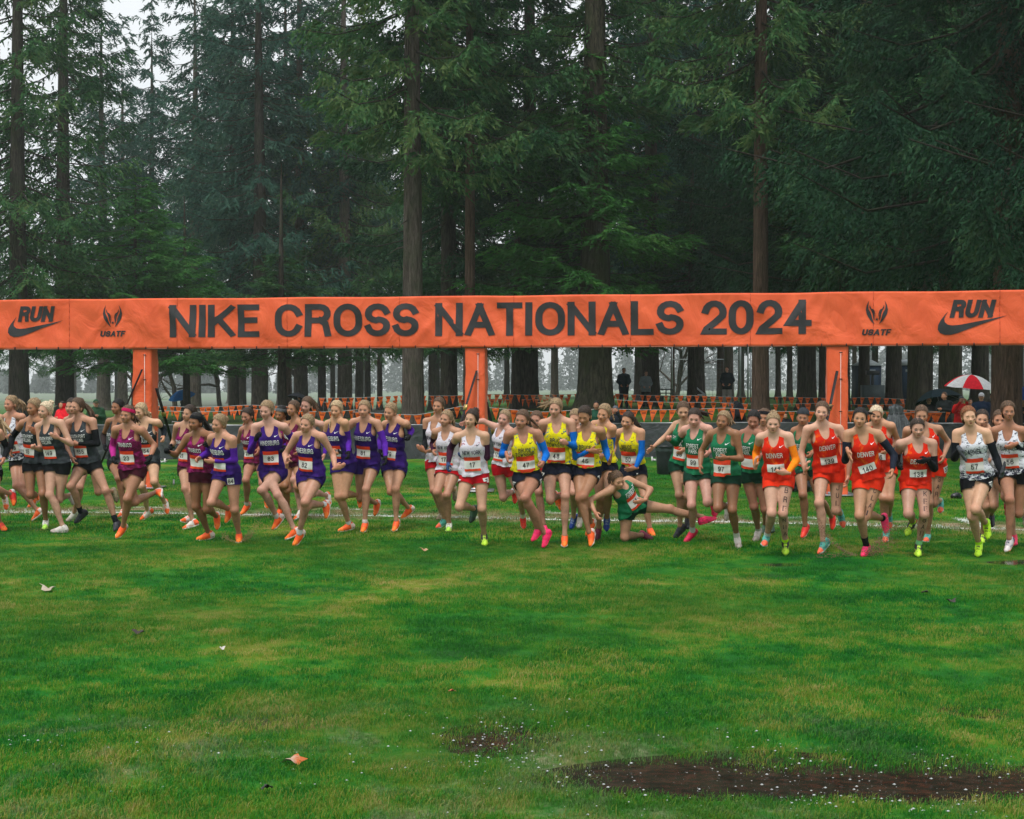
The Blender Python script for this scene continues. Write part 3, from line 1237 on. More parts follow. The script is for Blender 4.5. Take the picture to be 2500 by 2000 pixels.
        cv, cf = clip_mesh(sv, sq, f)
        mesh_obj('shorts', cv, cf, T['bottom'], root)
        # print on the singlet
        print_singlet(D, T, sing, P, Mt, L, root, org)
        if D.get('hipnum'):
            hip_number(D, P, Mt, root)
        if D.get('legtext'):
            leg_text(D, P, body, root)
    elif D['kind'] == 'coat':
        coat(D, P, Mt, L, g, far, root, trunk)
    # sleeves
    for s in 'RL':
        if s in D.get('sleeve', ''):
            a_, e_, w_ = P[s + 'S'], P[s + 'E'], P[s + 'W']
            G2 = Grid(np.min([a_, e_, w_], 0) - .07, np.max([a_, e_, w_], 0) + .07, far * .9)
            G2.add([limb(a_, e_, [0, .3, .7, 1], np.array([.045, .044, .037, .034]) * g + .005, kk=.02),
                    limb(e_, w_, [0, .25, .6, 1], np.array([.035, .038, .031, .0225]) * g + .004, kk=.02)], .01)
            v, f4 = G2.mesh(1)
            ua = ((v - a_) @ (e_ - a_)) / ((e_ - a_) @ (e_ - a_))
            uw = ((v - w_) @ (e_ - w_)) / ((e_ - w_) @ (e_ - w_))
            near_u = np.linalg.norm(v - (a_ + np.clip(ua, 0, 1)[:, None] * (e_ - a_)), axis=1)
            near_w = np.linalg.norm(v - (w_ + np.clip(uw, 0, 1)[:, None] * (e_ - w_)), axis=1)
            f = np.where(near_u < near_w, (ua - D.get('slv', .38)) * .26, (uw - .02) * .22)
            cv, cf = clip_mesh(v, f4, f)
            mesh_obj('arm_sleeve', cv, cf, cloth(D['slc']), root)
    if D.get('noshoes'):
        return root, P
    # shoes and socks
    pal = D.get('shoe', 'orange')
    for s in 'RL':
        pp = pal if isinstance(pal, str) else pal[0 if s == 'R' else 1]
        tv, tf = TPL['shoe']
        Mx = fr[s]
        if pp not in SHOE_ME:
            o = mesh_obj('shoe', tv, tf, M_['shoe'], None, cols=shoe_cols(tv, pp))
            SHOE_ME[pp] = o.data
        else:
            o = bpy.data.objects.new('shoe', SHOE_ME[pp])
            COL.objects.link(o)
        o.parent = root
        mw = Matrix.Identity(4)
        for a_ in range(3):
            for b_ in range(3):
                mw[a_][b_] = Mx[b_][a_]
            mw[a_][3] = P[s + 'A'][a_]
        o.matrix_local = mw
        so = D.get('sock')
        if so:
            so_ = so if isinstance(so[0], (tuple, type(None))) else (so, so)
            cc = so_[0 if s == 'R' else 1]
            if cc is not None:
                top = cc[3] if len(cc) > 3 else .16
                A, K = P[s + 'A'], P[s + 'K']
                B = A + (K - A) * (top + .05)
                G3 = Grid(np.minimum(A, B) - .07, np.maximum(A, B) + .07, far * .9)
                G3.add([limb(A, K, [0, .1, .3, .55, .72, 1], np.array([.034, .0305, .037, .050, .053, .05]) * (.5 + .5 * g) + .004)], .01)
                v, f4 = G3.mesh(1)
                ua = ((v - A) @ (K - A)) / ((K - A) @ (K - A))
                cv, cf = clip_mesh(v, f4, np.minimum((top - ua) * .4, ua * .4 + .03))
                if len(cf):
                    mesh_obj('sock', cv, cf, cloth(cc[:3]), root)
    return root, P


def hash_s(s):
    r = 7
    for c in s:
        r = (r * 31 + ord(c)) % 1000003
    return r


SHOES = dict(  # upper, toe, heel, sole, lace
    orange=((.95, .13, .02), (1.0, .20, .02), (.75, .60, .55), (.75, .70, .66), (.9, .08, .02)),
    orangew=((.80, .72, .68), (.95, .14, .02), (.9, .12, .03), (.80, .74, .70), (.85, .2, .1)),
    orangered=((.75, .03, .03), (1.0, .17, .02), (.7, .65, .65), (.05, .04, .04), (.9, .1, .03)),
    pink=((.95, .02, .13), (.95, .03, .13), (.90, .02, .15), (.85, .03, .10), (.95, .05, .2)),
    teal=((.08, .38, .30), (.85, .13, .06), (.05, .25, .22), (.35, .50, .46), (.03, .12, .14)),
    volt=((.55, .90, .02), (.60, .95, .03), (.30, .75, .02), (.45, .75, .05), (.02, .02, .02)),
    voltblack=((.03, .03, .03), (.55, .85, .05), (.55, .06, .04), (.45, .65, .05), (.6, .9, .05)),
    white=((.60, .55, .50), (.45, .38, .33), (.60, .56, .52), (.40, .35, .30), (.55, .5, .45)),
    muddy=((.30, .24, .14), (.14, .11, .06), (.25, .20, .14), (.08, .06, .04), (.12, .09, .05)),
    black=((.018, .02, .026), (.015, .017, .022), (.02, .022, .03), (.03, .03, .04), (.03, .03, .04)),
    red=((.80, .03, .02), (.85, .05, .02), (.70, .03, .03), (.55, .45, .42), (.6, .02, .02)),
    maroon=((.16, .01, .04), (.09, .01, .03), (.25, .01, .04), (.04, .01, .02), (.2, .02, .04)),
    crimson=((.72, .02, .08), (.70, .02, .09), (.70, .02, .08), (.5, .03, .06), (.5, .02, .05)),
    blue=((.01, .06, .34), (.01, .05, .30), (.01, .05, .28), (.03, .06, .2), (.3, .35, .45)),
    whitelime=((.70, .72, .62), (.40, .75, .08), (.70, .66, .6), (.55, .70, .2), (.15, .12, .1)),
    navywhite=((.55, .50, .50), (.75, .68, .66), (.03, .04, .09), (.75, .25, .12), (.04, .05, .1)),
    greendk=((.03, .09, .045), (.02, .05, .03), (.03, .07, .05), (.02, .03, .02), (.04, .1, .05)),
    brown=((.05, .035, .025), (.04, .03, .02), (.04, .03, .02), (.02, .02, .02), (.03, .03, .02)),
)


SHOE_ME = {}


def shoe_cols(V, pal):
    up, toe, heel, sole, lace = [np.array(c) for c in SHOES[pal]]
    x, y, z = V.T
    C = np.tile(up, (len(V), 1))

    def mx(C, m, c):
        m = np.clip(m, 0, 1)[:, None]
        return C * (1 - m) + c * m
    C = mx(C, (-(y + .085) / .008), toe)
    C = mx(C, ((y - .012) / .008) * (z < .0), heel)
    ln = (np.abs(x) < .017) & (y < -.02) & (y > -.085) & (z > -.055)
    C = mx(C, (ln * (np.sin(y * 520) > -.2)).astype(float), lace)
    # side swoosh-like mark
    sw = np.exp(-(((z + .052 + (y + .05) * .35) / .006) ** 2)) * (np.abs(x) > .024) * (np.abs(y + .045) < .04)
    C = mx(C, sw * .7, lace)
    sp = np.clip(-y - .06, 0, 1) * .10
    C = mx(C, (z + .0 < -.072 + sp) * 1.0, sole)
    return C
# ---------------------------------------------------------------- block letters built from thick strokes
def _arc(cx, cy, rx, ry, a0, a1, n=9):
    a = np.radians(np.linspace(a0, a1, n))
    return [(cx + rx * math.cos(t), cy + ry * math.sin(t)) for t in a]


def _round(x0, y0, x1, y1, r=.34):
    """closed rounded box, as an open list ending where it starts"""
    w, h = x1 - x0, y1 - y0
    rx, ry = w / 2, min(h / 2, r)
    P = _arc(x1 - rx, y1 - ry, rx, ry, 0, 180, 13) + _arc(x0 + rx, y0 + ry, rx, ry, 180, 360, 13)
    return P + [P[0]]


GL = {  # name: (width, strokes in the unit box)
    'A': (.74, [[(0, 0), (.5, 1)], [(.5, 1), (1, 0)], [(.2, .30), (.8, .30)]]),
    'B': (.66, [[(0, 0), (0, 1)], [(0, 1), (.55, 1)] + _arc(.62, .765, .34, .235, 90, -90, 8) + [(0, .53)], [(.5, .53)] + _arc(.62, .265, .38, .265, 90, -90, 8) + [(0, 0)]]),
    'C': (.70, [_arc(.5, .64, .5, .36, 20, 180) + _arc(.5, .36, .5, .36, 180, 340)]),
    'D': (.68, [[(0, 0), (0, 1)], [(0, 1), (.4, 1)] + _arc(.48, .62, .52, .38, 90, 0, 7) + _arc(.48, .38, .52, .38, 0, -90, 7) + [(0, 0)]]),
    'E': (.58, [[(1, 1), (0, 1), (0, 0), (1, 0)], [(0, .52), (.9, .52)]]),
    'F': (.56, [[(1, 1), (0, 1), (0, 0)], [(0, .50), (.85, .50)]]),
    'G': (.72, [_arc(.5, .64, .5, .36, 25, 180) + _arc(.5, .36, .5, .36, 180, 350), [(1, .10), (1, .46), (.56, .46)]]),
    'H': (.68, [[(0, 0), (0, 1)], [(1, 0), (1, 1)], [(0, .52), (1, .52)]]),
    'I': (.20, [[(.5, 0), (.5, 1)]]),
    'J': (.56, [[(1, 1), (1, .36)] + _arc(.5, .30, .5, .30, 0, -180)]),
    'K': (.70, [[(0, 0), (0, 1)], [(1, 1), (.06, .40)], [(.34, .58), (1, 0)]]),
    'L': (.56, [[(0, 1), (0, 0), (1, 0)]]),
    'M': (.80, [[(0, 0), (0, 1)], [(0, 1), (.5, .12)], [(.5, .12), (1, 1)], [(1, 1), (1, 0)]]),
    'N': (.70, [[(0, 0), (0, 1)], [(0, 1), (1, 0)], [(1, 0), (1, 1)]]),
    'O': (.74, [_round(0, 0, 1, 1, .40)]),
    'P': (.64, [[(0, 0), (0, 1)], [(0, 1), (.55, 1)] + _arc(.60, .73, .40, .27, 90, -90, 8) + [(0, .46)]]),
    'R': (.68, [[(0, 0), (0, 1)], [(0, 1), (.55, 1)] + _arc(.60, .75, .40, .25, 90, -90, 8) + [(0, .50)], [(.62, .50)] + [(.88, .38), (.94, .2), (1, 0)]]),
    'S': (.66, [_arc(.5, .745, .48, .255, 15, 180, 8) + _arc(.5, .70, .48, .22, 190, 262, 4) + _arc(.5, .30, .5, .22, 82, 0, 5) + _arc(.5, .265, .5, .265, -8, -170, 9)]),
    'T': (.64, [[(0, 1), (1, 1)], [(.5, 1), (.5, 0)]]),
    'U': (.68, [[(0, 1), (0, .36)] + _arc(.5, .34, .5, .34, 180, 360, 11) + [(1, 1)]]),
    'V': (.72, [[(0, 1), (.5, 0)], [(.5, 0), (1, 1)]]),
    'W': (.98, [[(0, 1), (.25, 0)], [(.25, 0), (.5, 1)], [(.5, 1), (.75, 0)], [(.75, 0), (1, 1)]]),
    'X': (.70, [[(0, 0), (1, 1)], [(0, 1), (1, 0)]]),
    'Y': (.70, [[(0, 1), (.5, .45)], [(1, 1), (.5, .45)], [(.5, .45), (.5, 0)]]),
    '0': (.60, [_round(0, 0, 1, 1, .38)]),
    '1': (.42, [[(0, .74), (.45, .84), (.75, 1)], [(.75, 1), (.75, 0)]]),
    '2': (.60, [_arc(.5, .69, .5, .31, 170, -25, 10) + [(.60, .36), (.08, .10), (0, 0), (1, 0)]]),
    '3': (.60, [_arc(.48, .755, .44, .245, 160, -88, 10), _arc(.48, .27, .52, .27, 88, -165, 11)]),
    '4': (.62, [[(.70, 0), (.70, 1)], [(.66, .96), (0, .28), (1, .28)]]),
    '5': (.60, [[(.92, 1), (.14, 1), (.04, .50)], _arc(.46, .31, .52, .31, 130, -165, 12)]),
    '6': (.60, [_arc(.5, .31, .5, .31, 150, 510, 18), _arc(.52, .62, .52, .38, 35, 180, 8) + [(0, .31)]]),
    '7': (.58, [[(0, 1), (1, 1), (.55, .5), (.30, 0)]]),
    '8': (.60, [_arc(.5, .755, .44, .245, 0, 360, 16), _arc(.5, .265, .5, .265, 0, 360, 16)]),
    '9': (.60, [_arc(.5, .69, .5, .31, 0, 360, 18), _arc(.48, .38, .52, .38, -145, 0, 8) + [(1, .69)]]),
}
_txt = {}


def stroke_mesh(P, t, closed=False):
    """strip of width t along the polyline, square ends, mitred joints"""
    P = np.asarray(P, float)
    keep = [0] + [i for i in range(1, len(P)) if np.linalg.norm(P[i] - P[i - 1]) > 1e-4]
    P = P[keep]
    closed = len(P) > 3 and np.linalg.norm(P[0] - P[-1]) < 1e-6
    d = np.diff(P, axis=0)
    d = d / np.linalg.norm(d, axis=1)[:, None]
    if not closed:
        P = P.copy()
        P[0] -= d[0] * t / 2
        P[-1] += d[-1] * t / 2
    nrm = np.stack([-d[:, 1], d[:, 0]], 1)
    n = len(P)
    M = np.zeros((n, 2))
    for i in range(n):
        if i == 0:
            a, b = (nrm[-1], nrm[0]) if closed else (nrm[0], nrm[0])
        elif i == n - 1:
            a, b = (nrm[-1], nrm[0]) if closed else (nrm[-1], nrm[-1])
        else:
            a, b = nrm[i - 1], nrm[i]
        m = a + b
        m = m / (np.linalg.norm(m) + 1e-9)
        M[i] = m / max(m @ a, .5)
    V = np.concatenate([P + M * t / 2, P - M * t / 2])
    F = []
    for i in range(n - 1):
        F += [(i + n, i + 1 + n, i + 1), (i + n, i + 1, i)]
    return V, np.array(F)


def text_mesh(s, bold=.02, shear=0.0, gap=.075, t0=None):
    """(V2d in a box of height 1, tris, width); bold .0-.04 widens the stroke"""
    key = (s, bold, shear, gap, t0)
    if key in _txt:
        return _txt[key]
    t = t0 if t0 else .11 + bold * 2.6
    x = 0.0
    out = []
    for ch in s:
        if ch == ' ':
            x += .36
            continue
        w, strokes = GL[ch]
        w = max(w, t * 1.05)
        for st in strokes:
            P = np.array(st, float)
            P = np.stack([x + t / 2 + P[:, 0] * (w - t), t / 2 + P[:, 1] * (1 - t)], 1)
            V, F = stroke_mesh(P, t)
            V[:, 1] = np.clip(V[:, 1], 0, 1)
            out.append((V, F, np.zeros((len(V), 1))))
        x += w + gap
    V, F, _ = merge(out)
    V[:, 0] += shear * V[:, 1]
    V[:, 0] -= V[:, 0].min()
    _txt[key] = (V, F, V[:, 0].max())
    return _txt[key]
# ---------------------------------------------------------------- prints, bibs, coats
def poly_mesh(pts):
    pts = [Vector((p[0], p[1], 0)) for p in pts]
    tr = mathutils.geometry.tessellate_polygon([pts])
    return np.array([(p.x, p.y) for p in pts]), np.array(tr)


SWOOSH = [(1.0, .375), (.80, .285), (.60, .195), (.42, .105), (.30, .045), (.20, .012), (.12, .010), (.05, .045),
          (.015, .11), (.02, .20), (.06, .30), (.12, .40), (.165, .46), (.125, .38), (.105, .31), (.115, .25),
          (.155, .205), (.22, .19), (.32, .200), (.45, .232), (.65, .283), (.85, .335)]


def subdivide_tris(V, F, maxlen):
    """split long edges so flat print can follow cloth"""
    for _ in range(4):
        E = np.stack([np.linalg.norm(V[F[:, i]] - V[F[:, (i + 1) % 3]], axis=1) for i in range(3)], 1)
        if E.max() < maxlen:
            break
        big = E.max(1) > maxlen
        k = E.argmax(1)
        # longest edge split, shared midpoints
        e = np.stack([F[np.arange(len(F)), k], F[np.arange(len(F)), (k + 1) % 3]], 1)
        o = F[np.arange(len(F)), (k + 2) % 3]
        es = np.sort(e, 1)[big]
        uq, inv = np.unique(es, axis=0, return_inverse=True)
        inv = inv.ravel()
        mid = len(V) + inv
        V = np.concatenate([V, (V[uq[:, 0]] + V[uq[:, 1]]) / 2])
        a, b, c = e[big][:, 0], e[big][:, 1], o[big]
        F = np.concatenate([F[~big], np.stack([a, mid, c], 1), np.stack([mid, b, c], 1)])
    return V, F


def decal(bvh, V2, F, cen, right, upv, out, off=.004, maxd=.5, seg=None):
    """press a flat shape onto a surface from the outside"""
    if seg:
        V2, F = subdivide_tris(V2, F, seg)
    right, upv, out = [np.asarray(a, float) for a in (right, upv, out)]
    R = []
    ok = np.ones(len(V2), bool)
    for i, (a, b) in enumerate(V2):
        p = cen + right * a + upv * b
        h = bvh.ray_cast(Vector(p + out * .30), Vector(-out), maxd)
        if h[0] is None:
            ok[i] = False
            R.append(p)
        else:
            n = np.array(h[1])
            n = n if n @ out > 0 else -n
            R.append(np.array(h[0]) + unit(out + n) * off)
    R = np.array(R)
    keep = ok[F].all(1)
    # drop faces that fall down a cliff (arm gaps)
    if len(F) == 0:
        return R, F
    dep = R @ out
    rng_ = dep[F].max(1) - dep[F].min(1)
    keep &= rng_ < .045
    return R, F[keep]


def bvh_of(o):
    me = o.data
    return BVHTree.FromPolygons([v.co[:] for v in me.vertices], [p.vertices[:] for p in me.polygons])


def print_singlet(D, T, sing, P, Mt, L, root, org):
    bvh = bvh_of(sing)
    X, B, U = Mt
    out = unit(-B)
    pel = P['pel']
    lines = D.get('text', T['text'])
    if lines and not D.get('notext'):
        pr = []
        for (s, t, hgt, wid, bold) in lines:
            V, F, w = text_mesh(s, bold, 0, .12)
            V = V * np.array((wid / w, hgt)) - np.array((wid / 2, hgt / 2))
            c = pel + U * (t + .055 + D.get('tdt', 0)) * L + X * D.get('tdx', 0)
            R, F2 = decal(bvh, V, F, c, X, U, out, .0035, seg=.03)
            if len(F2):
                pr.append((R, F2, np.zeros((len(R), 1))))
        if pr:
            a, b, c = merge(pr)
            a, b = compact(a, b)
            mesh_obj('team_lettering', a, b, T['ink'], root, smooth=False)
    if not D.get('noswoosh'):
        V, F = poly_mesh(SWOOSH)
        V = (V - .5) * .052
        ca, sa = math.cos(.15), math.sin(.15)
        V = V @ np.array(((ca, sa), (-sa, ca)))
        c = pel + U * .825 * L + X * .084
        R, F2 = decal(bvh, V, F, c, X, U, out, .004)
        if len(F2):
            R, F2 = compact(R, F2)
            mesh_obj('chest_logo', R, F2, T['ink'], root, smooth=False)
    if D.get('nobib'):
        return
    w, hgt = T.get('bibwh', (.205, .190))
    nx, ny = 12, 10
    gx, gy = np.meshgrid(np.linspace(-w / 2, w / 2, nx + 1), np.linspace(-hgt / 2, hgt / 2, ny + 1))
    V = np.stack([gx.ravel(), gy.ravel()], 1)
    i, j = np.meshgrid(np.arange(nx), np.arange(ny))
    a = (j * (nx + 1) + i).ravel()
    Fq = np.stack([a, a + 1, a + nx + 2, a + nx + 1], 1)
    rot = math.radians(D.get('bibrot', 0))
    Rm = np.array(((math.cos(rot), math.sin(rot)), (-math.sin(rot), math.cos(rot))))
    c = pel + U * (D.get('bibt', T.get('bibt', .355))) * L + X * D.get('bibdx', 0)
    F3 = np.concatenate([Fq[:, [0, 1, 2]], Fq[:, [0, 2, 3]]])
    rown = np.concatenate([j.ravel(), j.ravel()])
    R, F2 = decal(bvh, V @ Rm, F3, c, X, U, out, .007)
    # paper is stiffer than cloth
    for _ in range(3):
        R = relax(R, F3, 1, .4) if len(F2) == len(F3) else R
    R = R + out * .003
    if len(F2) == 0:
        return
    full = len(F2) == len(F3)
    if full:
        mi = np.where(rown >= ny - 3, 1, np.where(rown < 2, 1, 0)) if T.get('bands', True) else np.zeros(len(F3), int)
        bib = mesh_obj('race_bib', R, F3, [M_['bib_white'], M_['bib_red']], root, mi=mi)
    else:
        cent = V[F2].mean(1)[:, 1]
        mi = ((cent > hgt / 2 - .057) | (cent < -hgt / 2 + .038)).astype(int) if T.get('bands', True) else np.zeros(len(F2), int)
        R2, F4 = compact(R, F2)
        bib = mesh_obj('race_bib', R2, F4, [M_['bib_white'], M_['bib_red']], root, mi=mi)
    b2 = bvh_of(bib)
    num = D.get('num')
    dz = -.008 if T.get('bands', True) else -.010
    pr = []
    if num:
        nh = .056
        V, F, wd = text_mesh(num, t0=.155, gap=.13)
        wid = wd * nh
        V = V * np.array((nh, nh)) - np.array((wid / 2, nh / 2)) + np.array((0, dz))
        R, F2 = decal(b2, V @ Rm, F, c, X, U, out, .003, seg=.03)
        if len(F2):
            R, F2 = compact(R, F2)
            mesh_obj('bib_number', R, F2, M_['ink_black'], bib, smooth=False)
    nm = D.get('bibname')
    if nm:
        V, F, wd = text_mesh(nm, .01)
        V = V * np.array((.075 / wd, .012)) - np.array((.0375, -.024 - (0 if T.get('bands', True) else -.004)))
    else:
        V = np.array([(x0 + .008 * k, y0) for k in range(-4, 4) for (x0, y0) in ((0, .023), (.006, .023), (.006, .031), (0, .031))])
        if not T.get('bands', True):
            V = V + np.array((0, .004))
        F = np.concatenate([np.array(((4 * k, 4 * k + 1, 4 * k + 2), (4 * k, 4 * k + 2, 4 * k + 3))) for k in range(8)])
        if D.get('nonm', 1):
            F = F[:0]
    if len(F):
        R, F2 = decal(b2, V @ Rm, F, c, X, U, out, .003)
        if len(F2):
            R, F2 = compact(R, F2)
            mesh_obj('bib_name', R, F2, M_['ink_grey'], bib, smooth=False)


def compact(V, F):
    used, inv = np.unique(F.ravel(), return_inverse=True)
    return V[used], inv.reshape(F.shape)


def hip_number(D, P, Mt, root):
    """number stickers on the side of the shorts"""
    sh = [o for o in root.children if o.name.startswith('shorts')][0]
    bvh = bvh_of(sh)
    for sx, s in ((1, 'L'), (-1, 'R')):
        if s not in D['hipnum'][0]:
            continue
        out = unit(Mt.T @ np.array((sx * .72, -.70, 0)))
        right = unit(np.cross(Mt[2], -out))
        right = right if right[0] > 0 else -right
        gx, gy = np.meshgrid(np.linspace(-.038, .038, 5), np.linspace(-.038, .038, 5))
        V = np.stack([gx.ravel(), gy.ravel()], 1)
        i, j = np.meshgrid(np.arange(4), np.arange(4))
        a = (j * 5 + i).ravel()
        F = np.concatenate([np.stack([a, a + 1, a + 6], 1), np.stack([a, a + 6, a + 5], 1)])
        c = P['pel'] + Mt.T @ np.array((sx * .105, -.05, D.get('hipz', -.035)))
        R, F2 = decal(bvh, V, F, c, right, Mt[2], out, .005)
        if not len(F2):
            continue
        R, F2 = compact(R, F2)
        st = mesh_obj('hip_sticker', R, F2, M_['bib_white'], root)
        V, F, wd = text_mesh(D['hipnum'][1], .02)
        hh = .052
        ww = min(wd * hh, .062)
        V = V * np.array((ww / wd, hh)) - np.array((ww / 2, hh / 2))
        R, F2 = decal(bvh, V, F, c, right, Mt[2], out, .008)
        if len(F2):
            R, F2 = compact(R, F2)
            mesh_obj('sticker_number', R, F2, M_['ink_black'], st, smooth=False)


def leg_text(D, P, body, root):
    s, side, u0, du, hh = D['legtext']
    bvh = bvh_of(body)
    H_, K_, A_ = P[side + 'H'], P[side + 'K'], P[side + 'A']
    pr = []
    for i, ch in enumerate(s):
        u = u0 + du * i
        if u < 1:
            c = H_ + (K_ - H_) * u
            ax = unit(H_ - K_)
        else:
            c = K_ + (A_ - K_) * (u - 1)
            ax = unit(K_ - A_)
        out = np.array((0, -1.0, 0))
        out = unit(out - ax * (out @ ax))
        right = unit(np.cross(-out, ax) * 1.0)
        right = right if right[0] > 0 else -right
        V, F, wd = text_mesh(ch, 0, t0=.13)
        V = V * np.array((hh * .62 / max(wd, .35), hh)) - np.array((hh * .31, hh / 2))
        R, F2 = decal(bvh, V, F, c, right, ax, out, .0022, maxd=.4)
        if len(F2):
            pr.append((R, F2, np.zeros((len(R), 1))))
    if pr:
        a, b, c = merge(pr)
        a, b = compact(a, b)
        mesh_obj('leg_writing', a, b, M_['ink_pen'], root, smooth=False)


def coat(D, P, Mt, L, g, far, root, trunk):
    col = D.get('coatc', (.02, .022, .026))
    up = P['up']
    G = Grid(np.min([P[k] for k in ('pel', 'neck', 'RW', 'LW', 'RE', 'LE')], 0) - .3,
             np.max([P[k] for k in ('pel', 'neck', 'RW', 'LW', 'RE', 'LE', 'chin')], 0) + .15, far)
    G.add(trunk(.035, np.array([.03, .025, .02, .02, .03, .02, .01, .01, .01])), .03)
    for s in 'RL':
        G.add([limb(P['neck'] + up * .02, P[s + 'S'], [0, 1], [.06, .062], kk=.04)], .05)
        G.add([limb(P[s + 'S'], P[s + 'E'], [0, 1], np.array([.068, .056]) * g, kk=.03),
               limb(P[s + 'E'], P[s + 'W'], [0, .8, 1], np.array([.055, .044, .044]) * g, kk=.03)], .03)
        G.add([limb(P[s + 'H'], P[s + 'H'] * .75 + P[s + 'K'] * .25, [0, 1], [.12 * g, .11 * g])], .04)
    if D.get('hood'):
        hc = P['chin'] * .45 + P['top'] * .55
        G.add([ellip(hc + Mt[1] * .035, Mt, (.115, .115, .135), .03)], .05)
    V, Q = G.mesh(2)
    wr = np.array([noise.noise(Vector(v * 9)) for v in V])
    V = V + unit_rows(V - P['pel'] - Mt[2] * .25) * (wr * .014)[:, None]
    q = (V - P['pel']) @ Mt.T
    hc = P['chin'] * .5 + P['top'] * .5
    f = q[:, 2] + .14
    if D.get('hood'):
        fy = unit(D.get('fwd', np.array((0, -1, 0))))
        rel = V - hc - fy * .10
        face = np.sqrt((rel ** 2).sum(1)) - .088
        f = np.minimum(f, face)
    cv, cf = clip_mesh(V, Q, f)
    mesh_obj('jacket', cv, cf, cloth(col), root)
    if D.get('legs', True):
        G = Grid(np.min([P['pel'], P['RA'], P['LA']], 0) - .2, P['pel'] + .25, far)
        G.add(trunk(.015)[:1], .03)
        for s in 'RL':
            G.add([limb(P[s + 'H'], P[s + 'K'], [0, 1], np.array([.108, .075]) * g, kk=.03),
                   limb(P[s + 'K'], P[s + 'A'], [0, 1], np.array([.075, .062]) * g, kk=.03)], .03)
        V, Q = G.mesh(1)
        q = (V - P['pel']) @ Mt.T
        f = np.minimum(.10 - q[:, 2], V[:, 2] - min(P['RA'][2], P['LA'][2]) + .04)
        cv, cf = clip_mesh(V, Q, f)
        mesh_obj('trousers', cv, cf, cloth(D.get('pants', (.02, .02, .024))), root)


def cap_(D, root, Mh, hpos, sc):
    V, F = TPL['beanie']
    parts = [((V * sc) @ Mh + hpos, F, np.zeros((len(V), 1)))]
    if D['cap'][0] == 'peak':
        g = Grid((-.09, -.20, .08), (.09, 0, .18), .006)
        sl, Q = g.sub((-1, -1, -1), (1, 1, 1))
        r = np.sqrt((Q[..., 0] / .074) ** 2 + ((Q[..., 1] + .075) / .085) ** 2) - 1
        sh = np.abs(Q[..., 2] - .128 + (Q[..., 0] ** 2) * 3.0 + (Q[..., 1] + .08) * -.18) - .005
        g.F[sl] = np.maximum(np.maximum(r * .06, sh), Q[..., 1] + .055).astype(np.float32)
        v, f = g.mesh(1)
        parts.append(((v * sc) @ Mh + hpos, f, np.zeros((len(v), 1))))
    a, b, c = merge(parts)
    mesh_obj('cap', a, b, cloth(D['cap'][1]), root)


def standing(x, Y, z0, H=1.75, face=0.0, arms='down', lean=0.0):
    """joints of a standing figure facing angle `face` (0 = the camera, degrees, + = right of the photo)"""
    k = H / 1.75
    a = math.radians(face)
    F_ = np.array((math.sin(a), -math.cos(a), 0))
    R_ = np.array((math.cos(a), math.sin(a), 0))
    U = unit(np.array((0, 0, 1.0)) + F_ * lean)
    o = np.array((x, Y, z0))

    def p(r, f, u):
        return o + (R_ * r + F_ * f) * k + np.array((0, 0, u * k)) + F_ * (lean * max(u - .9, 0) * k)
    P = dict(pel=p(0, 0, .92), neck=p(0, -.02, 1.46), RS=p(-.185, -.02, 1.42), LS=p(.185, -.02, 1.42),
             RH=p(-.09, 0, .91), LH=p(.09, 0, .91), RK=p(-.11, .02, .49), LK=p(.11, .02, .49),
             RA=p(-.12, 0, .085), LA=p(.13, 0, .085), RT=p(-.14, .15, .02), LT=p(.16, .15, .02),
             chin=p(0, .05, 1.535), top=p(0, .02, 1.76))
    A = dict(down=((-.24, -.02, 1.15), (-.22, .12, .93)), up=((-.27, .10, 1.22), (-.14, .30, 1.42)),
             phone=((-.26, .14, 1.28), (-.10, .28, 1.56)), pocket=((-.27, -.04, 1.16), (-.17, .12, 1.02)),
             chest=((-.25, .02, 1.17), (-.06, .24, 1.22)), hold=((-.22, .03, 1.16), (-.10, .22, 1.30)))
    al, ar = (arms if isinstance(arms, tuple) else (arms, arms))
    e, w = A[al]
    P['RE'], P['RW'] = p(*e), p(*w)
    e, w = A[ar]
    P['LE'], P['LW'] = p(-e[0], e[1], e[2]), p(-w[0], w[1], w[2])
    P['X'], P['Xh'], P['up'] = R_, R_, unit(P['neck'] - P['pel'])
    return P, F_
# ---------------------------------------------------------------- the runners
CROPS = {1: (0, 940, 4.107), 2: (380, 940, 4.107), 3: (760, 940, 4.107), 4: (1000, 940, 4.107),
         5: (1380, 940, 4.107), 6: (1700, 940, 4.107), 7: (2080, 940, 3.75)}
KEYS = 'HT CH RS LS RE LE RW LW PC RK LK RA LA RT LT'.split()
BLK = (.008, .009, .011)
PUR = (.085, .016, .30)
BLU = (.004, .13, .52)
MAR = (.045, .010, .030)


def R(c, yg, con, team, label, pts, **k):
    v = [float(a) for a in pts.split()]
    d = dict(c=c, yg=yg, con=con, team=team, label=label)
    for i, n in enumerate(KEYS):
        d[n] = (v[2 * i], v[2 * i + 1])
    d.update(k)
    return d


